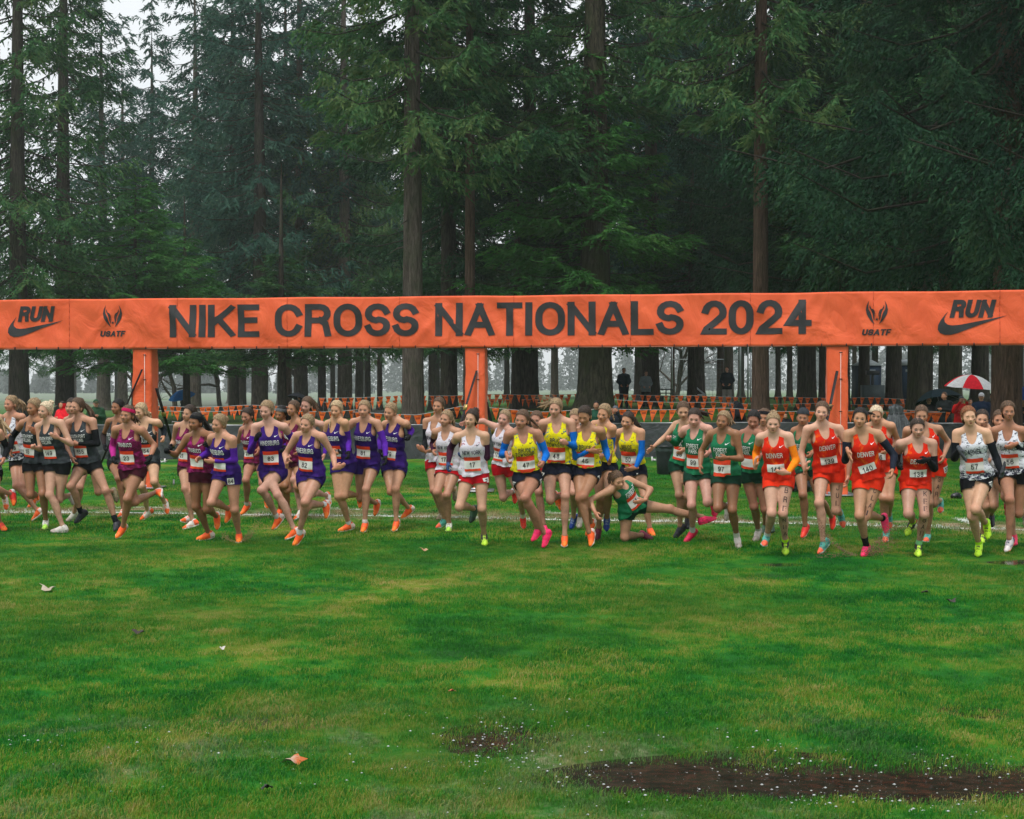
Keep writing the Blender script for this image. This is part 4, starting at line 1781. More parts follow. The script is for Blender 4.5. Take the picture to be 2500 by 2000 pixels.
RUN = [
 R(1, 1470, 'L', 'carmel', 'runner cut off by the left edge, black arm sleeve and hand in view',
   '-90 190 -115 400 -190 440 -10 440 -230 640 75 600 -150 760 40 700 -110 830 -90 1010 -60 1100 100 1050 -5 1340 150 1190 60 1425',
   hair='blond', tail=('loose', 150, 150), sleeve='RL', slc=BLK, shoe='orangered', nobib=1, hL='curl'),
 R(1, 1400, None, 'newyork', 'runner mostly outside the left edge, only a bare shoulder and a kicked-up foot showing',
   '-80 110 -100 320 -180 350 0 330 -210 520 40 480 -140 600 -20 600 -110 770 -120 1010 -60 1010 -60 1270 40 1130 -110 1370 72 1285',
   hair='blond', shoe='orangew', nobib=1, h=.016),
 R(1, 1372, 'R', 'carmel', 'white flecked singlet runner number 148 with an orange ribbon in her hair',
   '112 85 95 290 5 350 220 325 0 545 290 480 78 530 300 600 215 775 165 1020 225 1020 400 1290 330 1150 325 1372 290 1225',
   yaw=-28, skin='fair', hair='sand', num='148', tail=('pony', 110, 60), shoe='orange', hR='fist', text=[('CARMEL', .58, .05, .15, .02)], ribbon=1),
 R(1, 1455, 'L', 'fort', 'charcoal singlet runner in long black sleeves, left of the pale blonde bun',
   '335 130 330 330 225 400 430 380 118 545 440 600 108 668 350 500 355 815 305 1115 430 1105 370 1120 458 1365 385 1178 447 1452',
   yaw=-30, pit=8, skin='mid', hair='sand', num='15', sleeve='RL', slc=BLK, shoe=('orange', 'whitelime'), hL='curl', s='bfbf fbfb', tail=('braid', 40, 140)),
 R(1, 1485, 'R', 'fort', 'charcoal singlet runner number 149 with a pale blonde bun and bare arms',
   '470 140 430 345 385 410 610 375 414 690 714 590 343 619 590 526 575 800 500 1096 586 1182 629 1406 690 1100 490 1480 740 1190',
   yaw=-25, skin='pale', hair='pale', num='149', shoe='white', tail=('bun', 10, -50), hb='hair1', hR='fist', watch='L'),
 R(1, 1475, 'L', 'fort', 'charcoal singlet runner number 155 with dark ponytail and one black sleeve across her chest',
   '790 112 745 330 690 390 930 375 650 600 985 635 715 735 785 600 880 815 710 1025 1062 1075 810 1282 1158 1375 745 1415 1150 1468',
   yaw=-28, skin='fair', hair='brown', num='155', sleeve='L', slc=BLK, shoe='black', sock=((.01, .012, .016, .20), (.01, .012, .016, .2)),
   tail=('pony', 130, 120), hL='fist', paint=((.08, .05, .05), 'L'), s='bfbf fbfb'),
 R(1, 1375, 'R', 'fort', 'dark haired charcoal runner half hidden behind number 155',
   '728 108 702 300 670 350 810 350 660 530 860 540 750 610 820 620 890 780 800 1020 985 1065 745 1270 1125 1060 668 1362 1185 1200',
   yaw=-15, skin='fair', hair='dark', shoe=('white', 'muddy'), nobib=1, h=.015),
 R(1, 1335, 'R', 'fort', 'tan dark haired charcoal runner with a dark glove, behind the magenta headband',
   '1185 135 1165 325 1095 380 1265 400 1035 525 1300 540 1045 620 1270 620 1190 800 1190 955 1260 1010 1235 1250 1330 1120 1195 1330 1350 1200',
   yaw=-30, skin='tan', hair='black', sleeve='R', slv=.75, slc=(.03, .02, .02), glove='RL', shoe='orangew', nobib=1, h=.015, hb='hair1'),
 R(1, 1362, 'R', 'fort', 'blonde charcoal runner number 154 behind the magenta headband, hand hanging in a black sleeve',
   '1412 142 1400 340 1330 400 1580 360 1330 560 1645 425 1500 490 1640 505 1480 765 1420 1000 1545 955 1478 1239 1650 1160 1402 1352 1690 1310',
   yaw=-25, pit=10, skin='pale', hair='blond', num='154', sleeve='L', slc=(.012, .016, .022), shoe='orangew', tail=('low', 60, 90),
   paint=((.2, .1, .1), 'L'), hipnum=('L', '16')),
 R(1, 1542, 'L', 'trabuco', 'maroon singlet runner number 23 wearing a magenta headband',
   '1290 212 1260 402 1160 462 1420 470 1128 640 1548 620 1138 745 1508 735 1330 875 1350 1190 1278 1153 1562 1091 1235 1430 1625 1130 1173 1535',
   yaw=-18, skin='mid', hair='brown', num='23', band=('band', (.42, .006, .075)), bandmark=1, sleeve='R', slc=(.38, .02, .20), glove='RL',
   shoe='orange', paint=((.25, .14, .10), 'L'), tail=('low', 40, 100)),
 R(2, 1455, 'R', 'trabuco', 'maroon runner with tight dark braids behind the black headband',
   '352 170 312 375 215 410 400 440 178 575 480 560 150 610 450 640 345 825 300 1035 385 1060 368 1350 345 1310 270 1448 268 1352',
   yaw=-28, skin='fair', hair='dark', num='21', glove='RL', shoe='orangew', sleeve='', h=.014, bibdx=-.01, tail=('braid', 90, 80)),
 R(2, 1560, 'R', 'trabuco', 'maroon runner in a black headband holding one gloved arm out to the side',
   '412 252 385 475 322 525 555 505 200 700 600 620 125 668 545 605 472 885 405 1215 514 1250 528 1472 605 1310 405 1556 619 1480',
   yaw=-28, skin='tan', hair='black', H=1.60, band=('band', (.007, .008, .01)), glove='RL', shoe='orange', tail=('loose', 120, 150),
   s='bfbf fbfb', hR='fist', nonum=1),
 R(2, 1592, 'L', 'hinesburg', 'small purple runner with purple sleeves crossing her bib and a purple scrunchie',
   '648 290 612 500 560 545 770 560 520 690 792 768 440 745 560 778 715 925 557 1190 790 1262 725 1255 833 1500 705 1400 832 1588',
   yaw=-30, pit=12, skin='fair', hair='sand', H=1.56, sleeve='RL', slc=PUR, shoe='orange', tail=('bun', 60, 0), nonum=1, tdx=-.01, hipnum=('L', '84')),
 R(2, 1335, None, 'trabuco', 'maroon runner number 25 with her fist at her mouth, between two purple runners',
   '922 210 912 400 870 450 1015 450 825 570 1050 560 878 450 1030 650 1005 785 905 955 1070 990 913 1195 1110 1130 862 1290 1120 1230',
   yaw=-32, pit=14, skin='mid', hair='dark', num='25', shoe='orange', sock=(.55, .5, .48, .12), hR='fist', h=.015, tail=('bun', 10, -40),
   paint=((.05, .04, .05), 'L'), hdR=(0, -1)),
 R(2, 1562, 'R', 'hinesburg', 'tall purple runner number 83 with a black glove raised to her chest',
   '1118 113 1102 330 1000 395 1292 395 950 650 1388 545 1003 525 1322 605 1180 860 1225 1080 1062 1030 1391 1425 1215 1296 1290 1550 1167 1463',
   yaw=-18, pit=12, skin='pale', hair='sand', H=1.72, num='83', sleeve='RL', slc=PUR, glove='RL', hR='fist', shoe='orange', sock=(None, (.6, .58, .56, .12)),
   paint=((.05, .05, .06), 'R')),
 R(2, 1622, 'L', 'hinesburg', 'purple runner number 82 with bare arms low, at the front of her team',
   '1535 275 1492 482 1415 505 1668 512 1300 690 1780 700 1315 800 1800 830 1555 920 1510 1210 1500 1167 1690 1190 1443 1477 1715 1335 1382 1608',
   yaw=-18, pit=6, skin='fair', hair='sand', num='82', shoe='orange', sock=(.62, .6, .6, .14), hipnum=('L', '82'), hdR=(0, -1), hR='curl', hL='curl',
   hdL=(.6, -.5), paint=((.06, .05, .05), 'R')),
 R(2, 1362, 'R', 'hinesburg', 'tall dark haired purple runner behind number 82, eyes lowered',
   '1535 98 1492 300 1375 380 1665 400 1300 570 1725 560 1325 700 1690 700 1500 785 1390 955 1585 1090 1447 1250 1712 1110 1398 1352 1745 1235',
   yaw=-18, pit=14, skin='pale', hair='brown', H=1.74, nobib=1, notext=1, sleeve='RL', slc=PUR, shoe='orangew', tail=('pony', 80, 60),
   paint=((.2, .12, .16), 'R')),
 R(2, 1350, None, 'trabuco', 'brown haired runner peering between number 83 and the dark haired purple runner',
   '1390 140 1358 325 1325 395 1480 400 1290 540 1520 540 1310 620 1450 640 1385 780 1325 1050 1420 1020 1410 1060 1470 1260 1440 1170 1480 1330',
   yaw=-25, skin='mid', hair='brown', nobib=1, h=.016, hb='hair1', paint=((.3, .15, .14), 'L')),
 R(2, 1340, None, 'trabuco', 'runner in a grey headband almost hidden behind number 83',
   '1268 195 1240 372 1180 400 1340 420 1150 540 1390 560 1240 600 1340 640 1270 790 1240 1010 1300 1010 1250 1240 1330 1250 1220 1320 1330 1330',
   yaw=-20, pit=12, skin='tan', hair='black', nobib=1, h=.016, band=('band', (.10, .11, .115)), glove='RL', tail=('loose', 70, 70), shoe='orange'),
 R(3, 1475, 'R', 'hinesburg', 'purple runner with two blonde braids, left of number 81',
   '252 145 245 345 165 395 340 385 130 590 372 570 205 660 372 680 320 812 273 1120 330 1112 377 1391 470 1110 282 1466 490 1240',
   yaw=-14, pit=8, skin='fair', hair='blond', num='80', braids=1, sleeve='RL', slc=PUR, glove='L', shoe='orange', sock=((.6, .6, .6, .1), None),
   paint=((.06, .05, .06), 'R')),
 R(3, 1488, 'L', 'hinesburg', 'purple runner number 81 leaning forward with her right elbow wide',
   '532 142 525 357 420 385 665 395 275 545 738 605 275 640 745 735 560 822 490 1140 548 1060 645 1195 537 1385 635 1370 512 1480',
   yaw=-8, skin='fair', hair='sand', num='81', sleeve='RL', slc=PUR, glove='RL', shoe='orange', sock=(None, (.7, .6, .58, .08)), lean=.16),
 R(3, 1478, 'L', 'hinesburg', 'purple runner number 79, rightmost of the purple team',
   '808 165 770 382 740 405 950 400 690 570 1003 470 690 670 985 525 830 850 800 1080 845 1060 975 1240 850 1370 890 1380 825 1470',
   yaw=-24, pit=12, skin='fair', hair='sand', num='79', sleeve='RL', slc=PUR, glove='RL', shoe='orange', hipnum=('L', '79')),
 R(4, 1360, 'R', 'newyork', 'tall brown haired white singlet runner in a black sleeve, rearmost of the red shorts team',
   '300 108 275 305 165 370 375 395 158 570 400 570 148 670 260 640 280 795 240 1060 385 1040 320 1290 445 1050 280 1352 455 1180',
   yaw=-18, skin='fair', hair='brown', nobib=1, sleeve='R', slc=BLK, h=.014, hb='hair1', shoe='muddy', H=1.72, hdR=(-.6, -.7)),
 R(4, 1478, 'L', 'newyork', 'freckled white singlet runner raising one hand to her chest, left of the blue mittens',
   '385 242 342 442 258 480 495 480 232 600 475 635 240 670 300 548 395 875 275 1085 372 1110 350 1340 395 1390 265 1450 385 1470',
   yaw=-25, pit=4, skin='fair', hair='sand', H=1.60, num='175', sleeve='RL', slc=MAR, shoe=('teal', 'whitelime'), hdL=(-.5, 1), hL='curl',
   hipnum=('R', '5'), tail=('pony', 60, 70)),
 R(4, 1620, 'L', 'newyork', 'white singlet runner in maroon sleeves and blue mittens, front of the red shorts team',
   '640 235 598 450 478 530 758 520 410 645 775 735 388 795 590 722 650 930 500 1230 725 1250 640 1250 745 1500 600 1435 755 1608',
   yaw=-22, skin='pale', hair='dark', H=1.60, num='17', sleeve='RL', slc=MAR, glove='RL', glovec=(.035, .06, .14), hR='fist', hL='fist',
   shoe=('greendk', 'voltblack'), hipnum=('RL', '7'), tail=('bun', 20, -30)),
 R(4, 1452, 'L', 'newyork', 'white singlet runner number 173 stretching one arm out behind the orange leg',
   '968 255 925 425 870 435 1010 470 740 370 1050 620 600 388 1030 700 950 830 940 1135 1120 1140 1040 1070 1134 1325 1062 1235 1144 1445',
   yaw=-18, skin='pale', hair='sand', H=1.60, num='173', shoe='red', sock=(.65, .63, .62, .2), s='00bf fbfb', h=.0135, hb='hair1'),
 R(4, 1520, 'R', 'newyork', 'red shorts runner almost hidden between numbers 47 and 48',
   '1275 258 1262 430 1205 470 1395 470 1190 620 1420 620 1240 700 1380 700 1315 825 1295 1075 1400 1050 1345 1400 1460 1100 1375 1500 1505 1240',
   skin='fair', hair='brown', nobib=1, h=.016, shoe=('pink', 'orange'), notext=1, tail=('pony', 60, 60)),
 R(4, 1640, 'R', 'bruce', 'yellow singlet runner number 47 with bright pink shoes',
   '1142 178 1110 392 988 440 1288 432 928 645 1372 645 972 640 1338 722 1180 885 1190 1140 1156 1075 1350 1430 1277 1372 1340 1632 1229 1515',
   yaw=-18, pit=6, skin='mid', hair='brown', H=1.68, num='47', sleeve='RL', slc=BLU, hR='fist', hL='fist', hdR=(.1, 1), shoe='pink', hipnum=('RL', '47'),
   tail=('pony', 90, 50), s='bfbf fbfb', hb='hair1'),
 R(4, 1635, 'L', 'bruce', 'tall yellow singlet runner number 48 with reddish hair blowing to the left',
   '1475 130 1450 352 1335 400 1628 395 1310 590 1655 630 1330 690 1575 600 1480 880 1410 1165 1560 1130 1500 1130 1555 1520 1515 1270 1550 1628',
   yaw=-14, pit=10, skin='pale', hair='sand', H=1.72, num='48', sleeve='RL', slc=BLU, hL='fist', shoe='orange', hipnum=('RL', '7'),
   tail=('loose', -150, -10), wisps=1),
 R(5, 1455, 'R', 'bruce', 'yellow team runner with lowered eyes hidden behind number 45',
   '108 225 90 420 10 460 175 470 -10 620 190 620 60 700 130 700 85 825 78 1080 155 1080 86 1320 150 1310 50 1450 135 1420',
   skin='pale', hair='sand', pit=15, nobib=1, notext=1, h=.016, shoe=('blue', 'white'), hb='hair1'),
 R(5, 1565, 'R', 'bruce', 'yellow singlet runner with braided blonde hair, between numbers 45 and 50',
   '408 185 365 402 290 410 475 450 265 590 462 640 300 690 375 718 385 850 350 1150 432 1100 335 1440 418 1340 320 1558 412 1488',
   yaw=-24, pit=12, skin='fair', hair='sand', nobib=1, notext=1, sleeve='L', slc=BLU, hL='fist', shoe=('maroon', 'blue'), hipnum=('L', '4'),
   tail=('braid', 110, 80), paint=((.10, .10, .10), 'L')),
 R(5, 1628, 'R', 'bruce', 'dark haired yellow singlet runner number 45 looking down at the fallen girl',
   '198 205 185 430 88 500 362 475 105 735 402 655 240 672 445 785 215 900 145 1150 180 1130 240 1490 255 1390 255 1620 208 1538',
   yaw=-20, pit=22, skin='mid', hair='dark', num='45', sleeve='RL', slc=BLU, hR='open', hdR=(1, .25), hL='open', hdL=(.1, -1), shoe='orange',
   hipnum=('L', '45'), hb='hair1'),
 R(5, 1525, 'L', 'bruce', 'yellow singlet runner number 50 with dark ponytail, behind the fallen girl',
   '645 255 602 462 540 485 762 482 492 610 766 690 480 700 706 840 680 870 650 1150 795 1130 640 1320 848 1440 630 1420 885 1515',
   yaw=-24, pit=14, skin='fair', hair='dark', H=1.60, num='50', sleeve='L', slc=BLU, hL='open', hdL=(-.8, -.2), shoe='orange', hipnum=('L', '50'),
   tail=('pony', 120, 90), paint=((.22, .09, .09), 'L'), watch='L'),
 R(5, 1590, None, 'forest', 'green singlet runner number 94 falling onto one knee with a leg stretched out',
   '497 835 552 1068 448 1058 633 955 238 1158 885 1058 300 1280 795 1155 672 1245 595 1525 1050 1245 770 1505 1375 1322 880 1570 1510 1345',
   yaw=28, pit=20, skin='fair', hair='brown', num='94', H=1.62, s='ffff0b00', lean=.12, shoe=('maroon', 'pink'), mouth=1, o=-1, bibrot=0, hs=.98,
   tail=('loose', -70, 30), hdL=(-1, .1), hL='curl', hem=-.02, hf=.12),
 R(5, 1545, 'R', 'forest', 'thin green singlet runner with cropped-looking pulled back hair reaching an arm to the left',
   '1182 160 1185 362 1110 405 1300 405 987 540 1290 570 882 628 1195 650 1168 820 1145 1110 1230 1115 1150 1420 1230 1330 1092 1538 1225 1440',
   yaw=-6, pit=14, skin='pale', hair='brown', num='98', hR='open', shoe='black', s='0fbf fbfb', hb='hair1', g=.93, bibdx=.03),
 R(5, 1585, 'R', 'forest', 'pale skinned green singlet runner with a green sleeve and crimson shoe, left of number 97',
   '1300 197 1285 405 1200 425 1438 415 1110 560 1512 570 1045 520 1440 650 1332 885 1268 1180 1425 1150 1275 1435 1480 1160 1180 1575 1500 1290',
   yaw=-8, pit=14, skin='pale', hair='dark', num='99', sleeve='R', slc=(.01, .16, .07), shoe='crimson', sock=(.6, .6, .6, .2), hb='hair1',
   band=None, hR='fist', tail=('pony', 120, -20)),
 R(6, 1655, 'L', 'forest', 'tanned green singlet runner number 97 with a curly ponytail',
   '290 262 247 475 148 510 398 512 50 685 455 790 40 825 310 748 298 950 215 1250 360 1270 315 1230 405 1530 300 1370 425 1648',
   yaw=-24, pit=4, skin='tan', hair='sand', H=1.60, num='97', hL='curl', hdL=(-1, .2), shoe='white', sock=(.62, .6, .58, .17), tail=('pony', 90, 60), bibt=.27),
 R(6, 1578, 'R', 'forest', 'frowning dark haired green runner behind number 97, left of the black headband',
   '585 258 565 455 462 500 640 505 452 650 665 640 500 710 640 720 575 895 578 1232 690 1290 620 1460 720 1240 588 1570 730 1380',
   yaw=-14, pit=18, skin='mid', hair='black', H=1.60, num='9', shoe='white', sock=(.5, .48, .45, .1), hb='hair1', h=.0145, nonum=1),
 R(6, 1500, None, 'forest', 'green runner in a black headband and black sleeve, hidden behind number 141',
   '690 225 665 418 590 470 745 480 512 640 770 620 560 700 700 700 650 870 690 1150 720 1130 690 1400 745 1380 670 1490 760 1470',
   yaw=-14, skin='mid', hair='brown', band=('band', (.008, .008, .01)), sleeve='R', slc=BLK, num='96', shoe='greendk', h=.0145, nonum=1),
 R(6, 1545, 'R', 'forest', 'smiling green runner number 95 in a charcoal skull cap',
   '1080 225 1055 427 985 470 1150 475 960 640 1190 640 1110 690 1150 700 1110 870 1070 1110 1235 1160 1090 1420 1355 1325 1060 1535 1365 1475',
   yaw=-12, skin='mid', hair='dark', num='95', cap=('skull', (.03, .034, .04)), shoe='red', H=1.62, nohair=1, tdt=.0),
 R(6, 1718, 'L', 'denver', 'orange singlet runner number 141 in orange sleeves with writing down her leg',
   '775 255 765 505 642 530 928 522 600 685 1002 762 592 820 915 885 825 962 755 1290 868 1290 711 1505 890 1560 675 1612 895 1710',
   yaw=-10, pit=8, skin='pale', hair='sand', H=1.62, num='141', sleeve='RL', slc=(.88, .22, .008), shoe=('teal', 'voltblack'),
   sock=((.62, .62, .6, .16), (.5, .85, .02, .08)), legtext=('BRENNA', 'L', .38, .262, .062), tail=('bun', 60, -80), paint=((.30, .10, .05), 'L'),
   hdR=(0, -1), hdL=(-1, -.3), hb='hair1', bow=1),
 R(6, 1708, 'R', 'denver', 'tall orange singlet runner number 139 frowning, in front of the orange leg',
   '1272 160 1245 388 1112 460 1430 452 1050 692 1565 720 1090 880 1520 935 1332 900 1232 1200 1400 1270 1270 1570 1440 1300 1230 1700 1485 1480',
   yaw=-14, pit=3, skin='pale', hair='brown', H=1.70, num='139', shoe='teal', legtext=('JULI', 'L', .40, .20, .055), tail=('low', 110, -30),
   paint=((.22, .09, .13), 'L'), hdR=(0, -1), hb='hair1'),
 R(7, 1455, 'R', 'denver', 'pale blonde orange singlet runner behind number 140',
   '228 185 215 388 140 400 360 390 118 540 418 520 180 610 335 600 280 775 285 1050 345 1050 310 1340 340 1200 300 1450 345 1330',
   yaw=-14, pit=10, skin='fair', hair='pale', num='136', shoe='teal', h=.0145, hb='hair1', notext=1),
 R(7, 1580, 'R', 'denver', 'orange singlet runner number 140 with flying dark braids, splashing through the mud',
   '88 182 60 412 -40 450 240 450 -62 690 400 665 -38 600 370 780 150 890 68 1195 128 1200 130 1465 285 1220 95 1565 322 1400',
   yaw=-14, skin='fair', hair='black', num='140', sleeve='RL', slv=.30, slc=(.012, .016, .028), shoe='pink', sock=((.008, .009, .012, .30), (.008, .009, .012, .14)),
   hR='open', hdR=(.2, 1), tail=('braid', 170, -20), paint=((.7, .20, .05), 'R'), legtext=('CLAI', 'L', .30, .21, .055), bibrot=14, watch='L', hipz=-.03, braid2=1),
 R(7, 1445, 'R', 'denver', 'orange singlet runner with writing on her thigh, right of and behind number 138',
   '640 170 632 375 505 420 792 405 470 580 882 525 500 690 842 650 740 765 705 1080 748 1095 695 1365 805 1060 670 1438 808 1165',
   yaw=-10, pit=12, skin='fair', hair='brown', num='137', shoe='teal', nobib=1, legtext=('GAR', 'L', .35, .2, .055), paint=((.5, .15, .05), 'B'), hipnum=('L', '37')),
 R(7, 1580, 'L', 'denver', 'small grimacing orange singlet runner number 138 with a black glove at her chest',
   '602 302 600 508 442 552 738 548 402 690 756 785 420 745 692 692 582 930 515 1190 662 1200 555 1262 612 1460 490 1400 605 1572',
   yaw=-6, pit=10, skin='pale', hair='dark', H=1.55, num='138', sleeve='RL', slv=.5, slc=BLK, glove='RL', hL='curl', hdL=(-.8, .5), shoe='voltblack',
   sock=((.4, .7, .03, .12), (.25, .6, .3, .14)), legtext=('KEEGAN', 'L', .40, .24, .062), paint=((.5, .2, .1), 'B')),
 R(7, 1460, 'R', 'carmel', 'frowning white singlet runner behind the right shoulder of number 57',
   '1200 215 1180 402 1125 430 1300 445 1110 590 1340 600 1200 680 1260 690 1230 815 1225 1110 1300 1100 1200 1360 1275 1180 1185 1448 1280 1290',
   yaw=-12, skin='pale', hair='dark', nobib=1, notext=1, h=.015, shoe=('voltblack', 'black'), paint=((.08, .05, .06), 'L'), H=1.62),
 R(7, 1480, None, 'carmel', 'white singlet runner glimpsed between number 56 and her neighbour',
   '1355 225 1350 400 1275 430 1440 440 1260 580 1460 580 1300 680 1400 690 1370 800 1440 1040 1400 1020 1480 1370 1420 1080 1485 1460 1430 1200',
   skin='fair', hair='brown', nobib=1, notext=1, h=.016, shoe='crimson'),
 R(7, 1580, 'R', 'carmel', 'white singlet runner number 57 with eyes closed and a grey glove raised',
   '1065 188 1075 402 960 455 1232 450 938 680 1325 690 985 600 1372 830 1140 890 1100 1215 1130 1150 1160 1460 1230 1285 1150 1572 1245 1440',
   yaw=-4, pit=2, eyes=0, skin='pale', hair='red', num='57', bibname='TAYLOR', sleeve='RL', slc=(.007, .009, .012), glove='RL', glovec=(.07, .075, .085), hR='open',
   hdR=(.3, 1), hL='open', hdL=(.05, -1), shoe='volt', sock=(.45, .8, .02, .10), hipnum=('L', '57'), paint=((.10, .03, .04), 'L'), hb='hair1'),
 R(7, 1540, 'R', 'carmel', 'white singlet runner number 56 at the right edge with a fist at her chest',
   '1430 135 1430 345 1310 425 1560 425 1300 620 1572 625 1330 720 1492 545 1480 830 1445 1060 1525 1180 1440 1415 1580 1180 1410 1530 1600 1330',
   yaw=-8, pit=3, skin='mid', hair='brown', H=1.70, num='56', bibname='ROGERS', sleeve='RL', slc=(.007, .009, .014), hL='fist', shoe='navywhite',
   paint=((.08, .05, .05), 'R'), hb='hair0', hdL=(-.8, .6)),
]
for d in RUN:
    if d.pop('nonum', None):
        d.pop('num', None)
# ---------------------------------------------------------------- ground, grass, puddles
def sstep(a, b, x):
    t = np.clip((x - a) / (b - a), 0, 1)
    return t * t * (3 - 2 * t)


PUDDLES = [  # x, y, rx, ry, depth
    (2.75, 6.84, 1.60, .32, .044), (1.15, 6.90, .95, .30, .026), (-.02, 7.72, .30, .34, .022), (.62, 7.05, .40, .30, .020),
    (4.6, 6.9, 1.2, .30, .046), (4.4, 15.55, 2.0, .30, .013), (-2.2, 8.0, 1.1, .3, .012), (1.5, 7.35, .8, .22, .018)]


def gz(x, y):
    x = np.asarray(x, float)
    y = np.asarray(y, float)
    u = x / np.maximum(y, 5.0)
    z = 1.0 * sstep(33, 62, y) * sstep(-.11, .03, u) + .12 * np.sin(x * .11 + y * .05) * sstep(60, 120, y)
    z = z + .010 * np.sin(x * .9 + 1.3 * np.sin(y * .7)) * np.sin(y * 1.1 + .6 * x) * sstep(5, 8, y)
    z = z + .006 * np.sin(x * 3.1 + y * 2.2) * np.sin(y * 4.1 - x * 1.7)
    for (a, b, rx, ry, d) in PUDDLES:
        q = ((x - a) / rx) ** 2 + ((y - b) / ry) ** 2
        z = z - d * np.exp(-q ** 1.5)
    return z


def terrain():
    ys = np.concatenate([np.arange(-12, 5, 1.0), np.arange(5, 20, .10), np.arange(20, 40, .5), np.arange(40, 80, 1.5),
                         np.arange(80, 200, 8), np.arange(200, 1500, 90)])
    xs = np.concatenate([-np.geomspace(700, 9, 26), np.arange(-8.8, 8.8, .12), np.geomspace(9, 700, 26)])
    X, Y = np.meshgrid(xs, ys)
    Z = gz(X, Y)
    V = np.stack([X.ravel(), Y.ravel(), Z.ravel()], 1)
    nx = len(xs)
    i, j = np.meshgrid(np.arange(nx - 1), np.arange(len(ys) - 1))
    a = (j * nx + i).ravel()
    F = np.stack([a, a + 1, a + nx + 1, a + nx], 1)
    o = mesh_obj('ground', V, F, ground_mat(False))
    o['kind'] = 'structure'
    return o


def line_mask(nt, pos):
    """white paint of the start line, as a function of the place on the ground"""
    sep = nt.nodes.new('ShaderNodeSeparateXYZ')
    nt.links.new(pos, sep.inputs[0])
    x, y = sep.outputs['X'], sep.outputs['Y']
    # y = 20.87 - .1915 x - .0115 x^2 fits the gentle bow of the line
    f = math_n(nt, 'SUBTRACT', 20.87, math_n(nt, 'MULTIPLY', x, .20))
    f = math_n(nt, 'SUBTRACT', f, math_n(nt, 'MULTIPLY', math_n(nt, 'MULTIPLY', x, x), .0095))
    d = math_n(nt, 'SUBTRACT', y, f)
    n = noise_n(nt, 3.0, 5, .7, pos)
    n2 = noise_n(nt, 60, 2, .5, pos)
    ab = math_n(nt, 'ABSOLUTE', d)
    m = ramp(nt, ab, [(.055, 1), (.095, 0)])
    ab2 = math_n(nt, 'ABSOLUTE', math_n(nt, 'SUBTRACT', d, 1.05))
    m2 = ramp(nt, ab2, [(.03, .8), (.09, 0)])
    gate2 = ramp(nt, math_n(nt, 'SINE', math_n(nt, 'MULTIPLY', x, 1.9)), [(.55, 0), (.9, 1)])
    m2 = math_n(nt, 'MULTIPLY', m2.outputs[0], gate2.outputs[0])
    # one thick short stroke at right
    bx = ramp(nt, math_n(nt, 'ABSOLUTE', math_n(nt, 'SUBTRACT', x, 6.28)), [(.065, 1), (.10, 0)])
    by = ramp(nt, math_n(nt, 'ABSOLUTE', math_n(nt, 'SUBTRACT', d, .75)), [(.70, 1), (.80, 0)])
    m3 = math_n(nt, 'MULTIPLY', bx.outputs[0], by.outputs[0])
    mm = math_n(nt, 'MAXIMUM', math_n(nt, 'MAXIMUM', m.outputs[0], m2), m3)
    brk = ramp(nt, math_n(nt, 'ADD', n.outputs[0], math_n(nt, 'MULTIPLY', n2.outputs[0], .35)), [(.50, .25), (.72, 1)])
    return math_n(nt, 'MULTIPLY', mm, brk.outputs[0]), x, y, d


_gm = {}


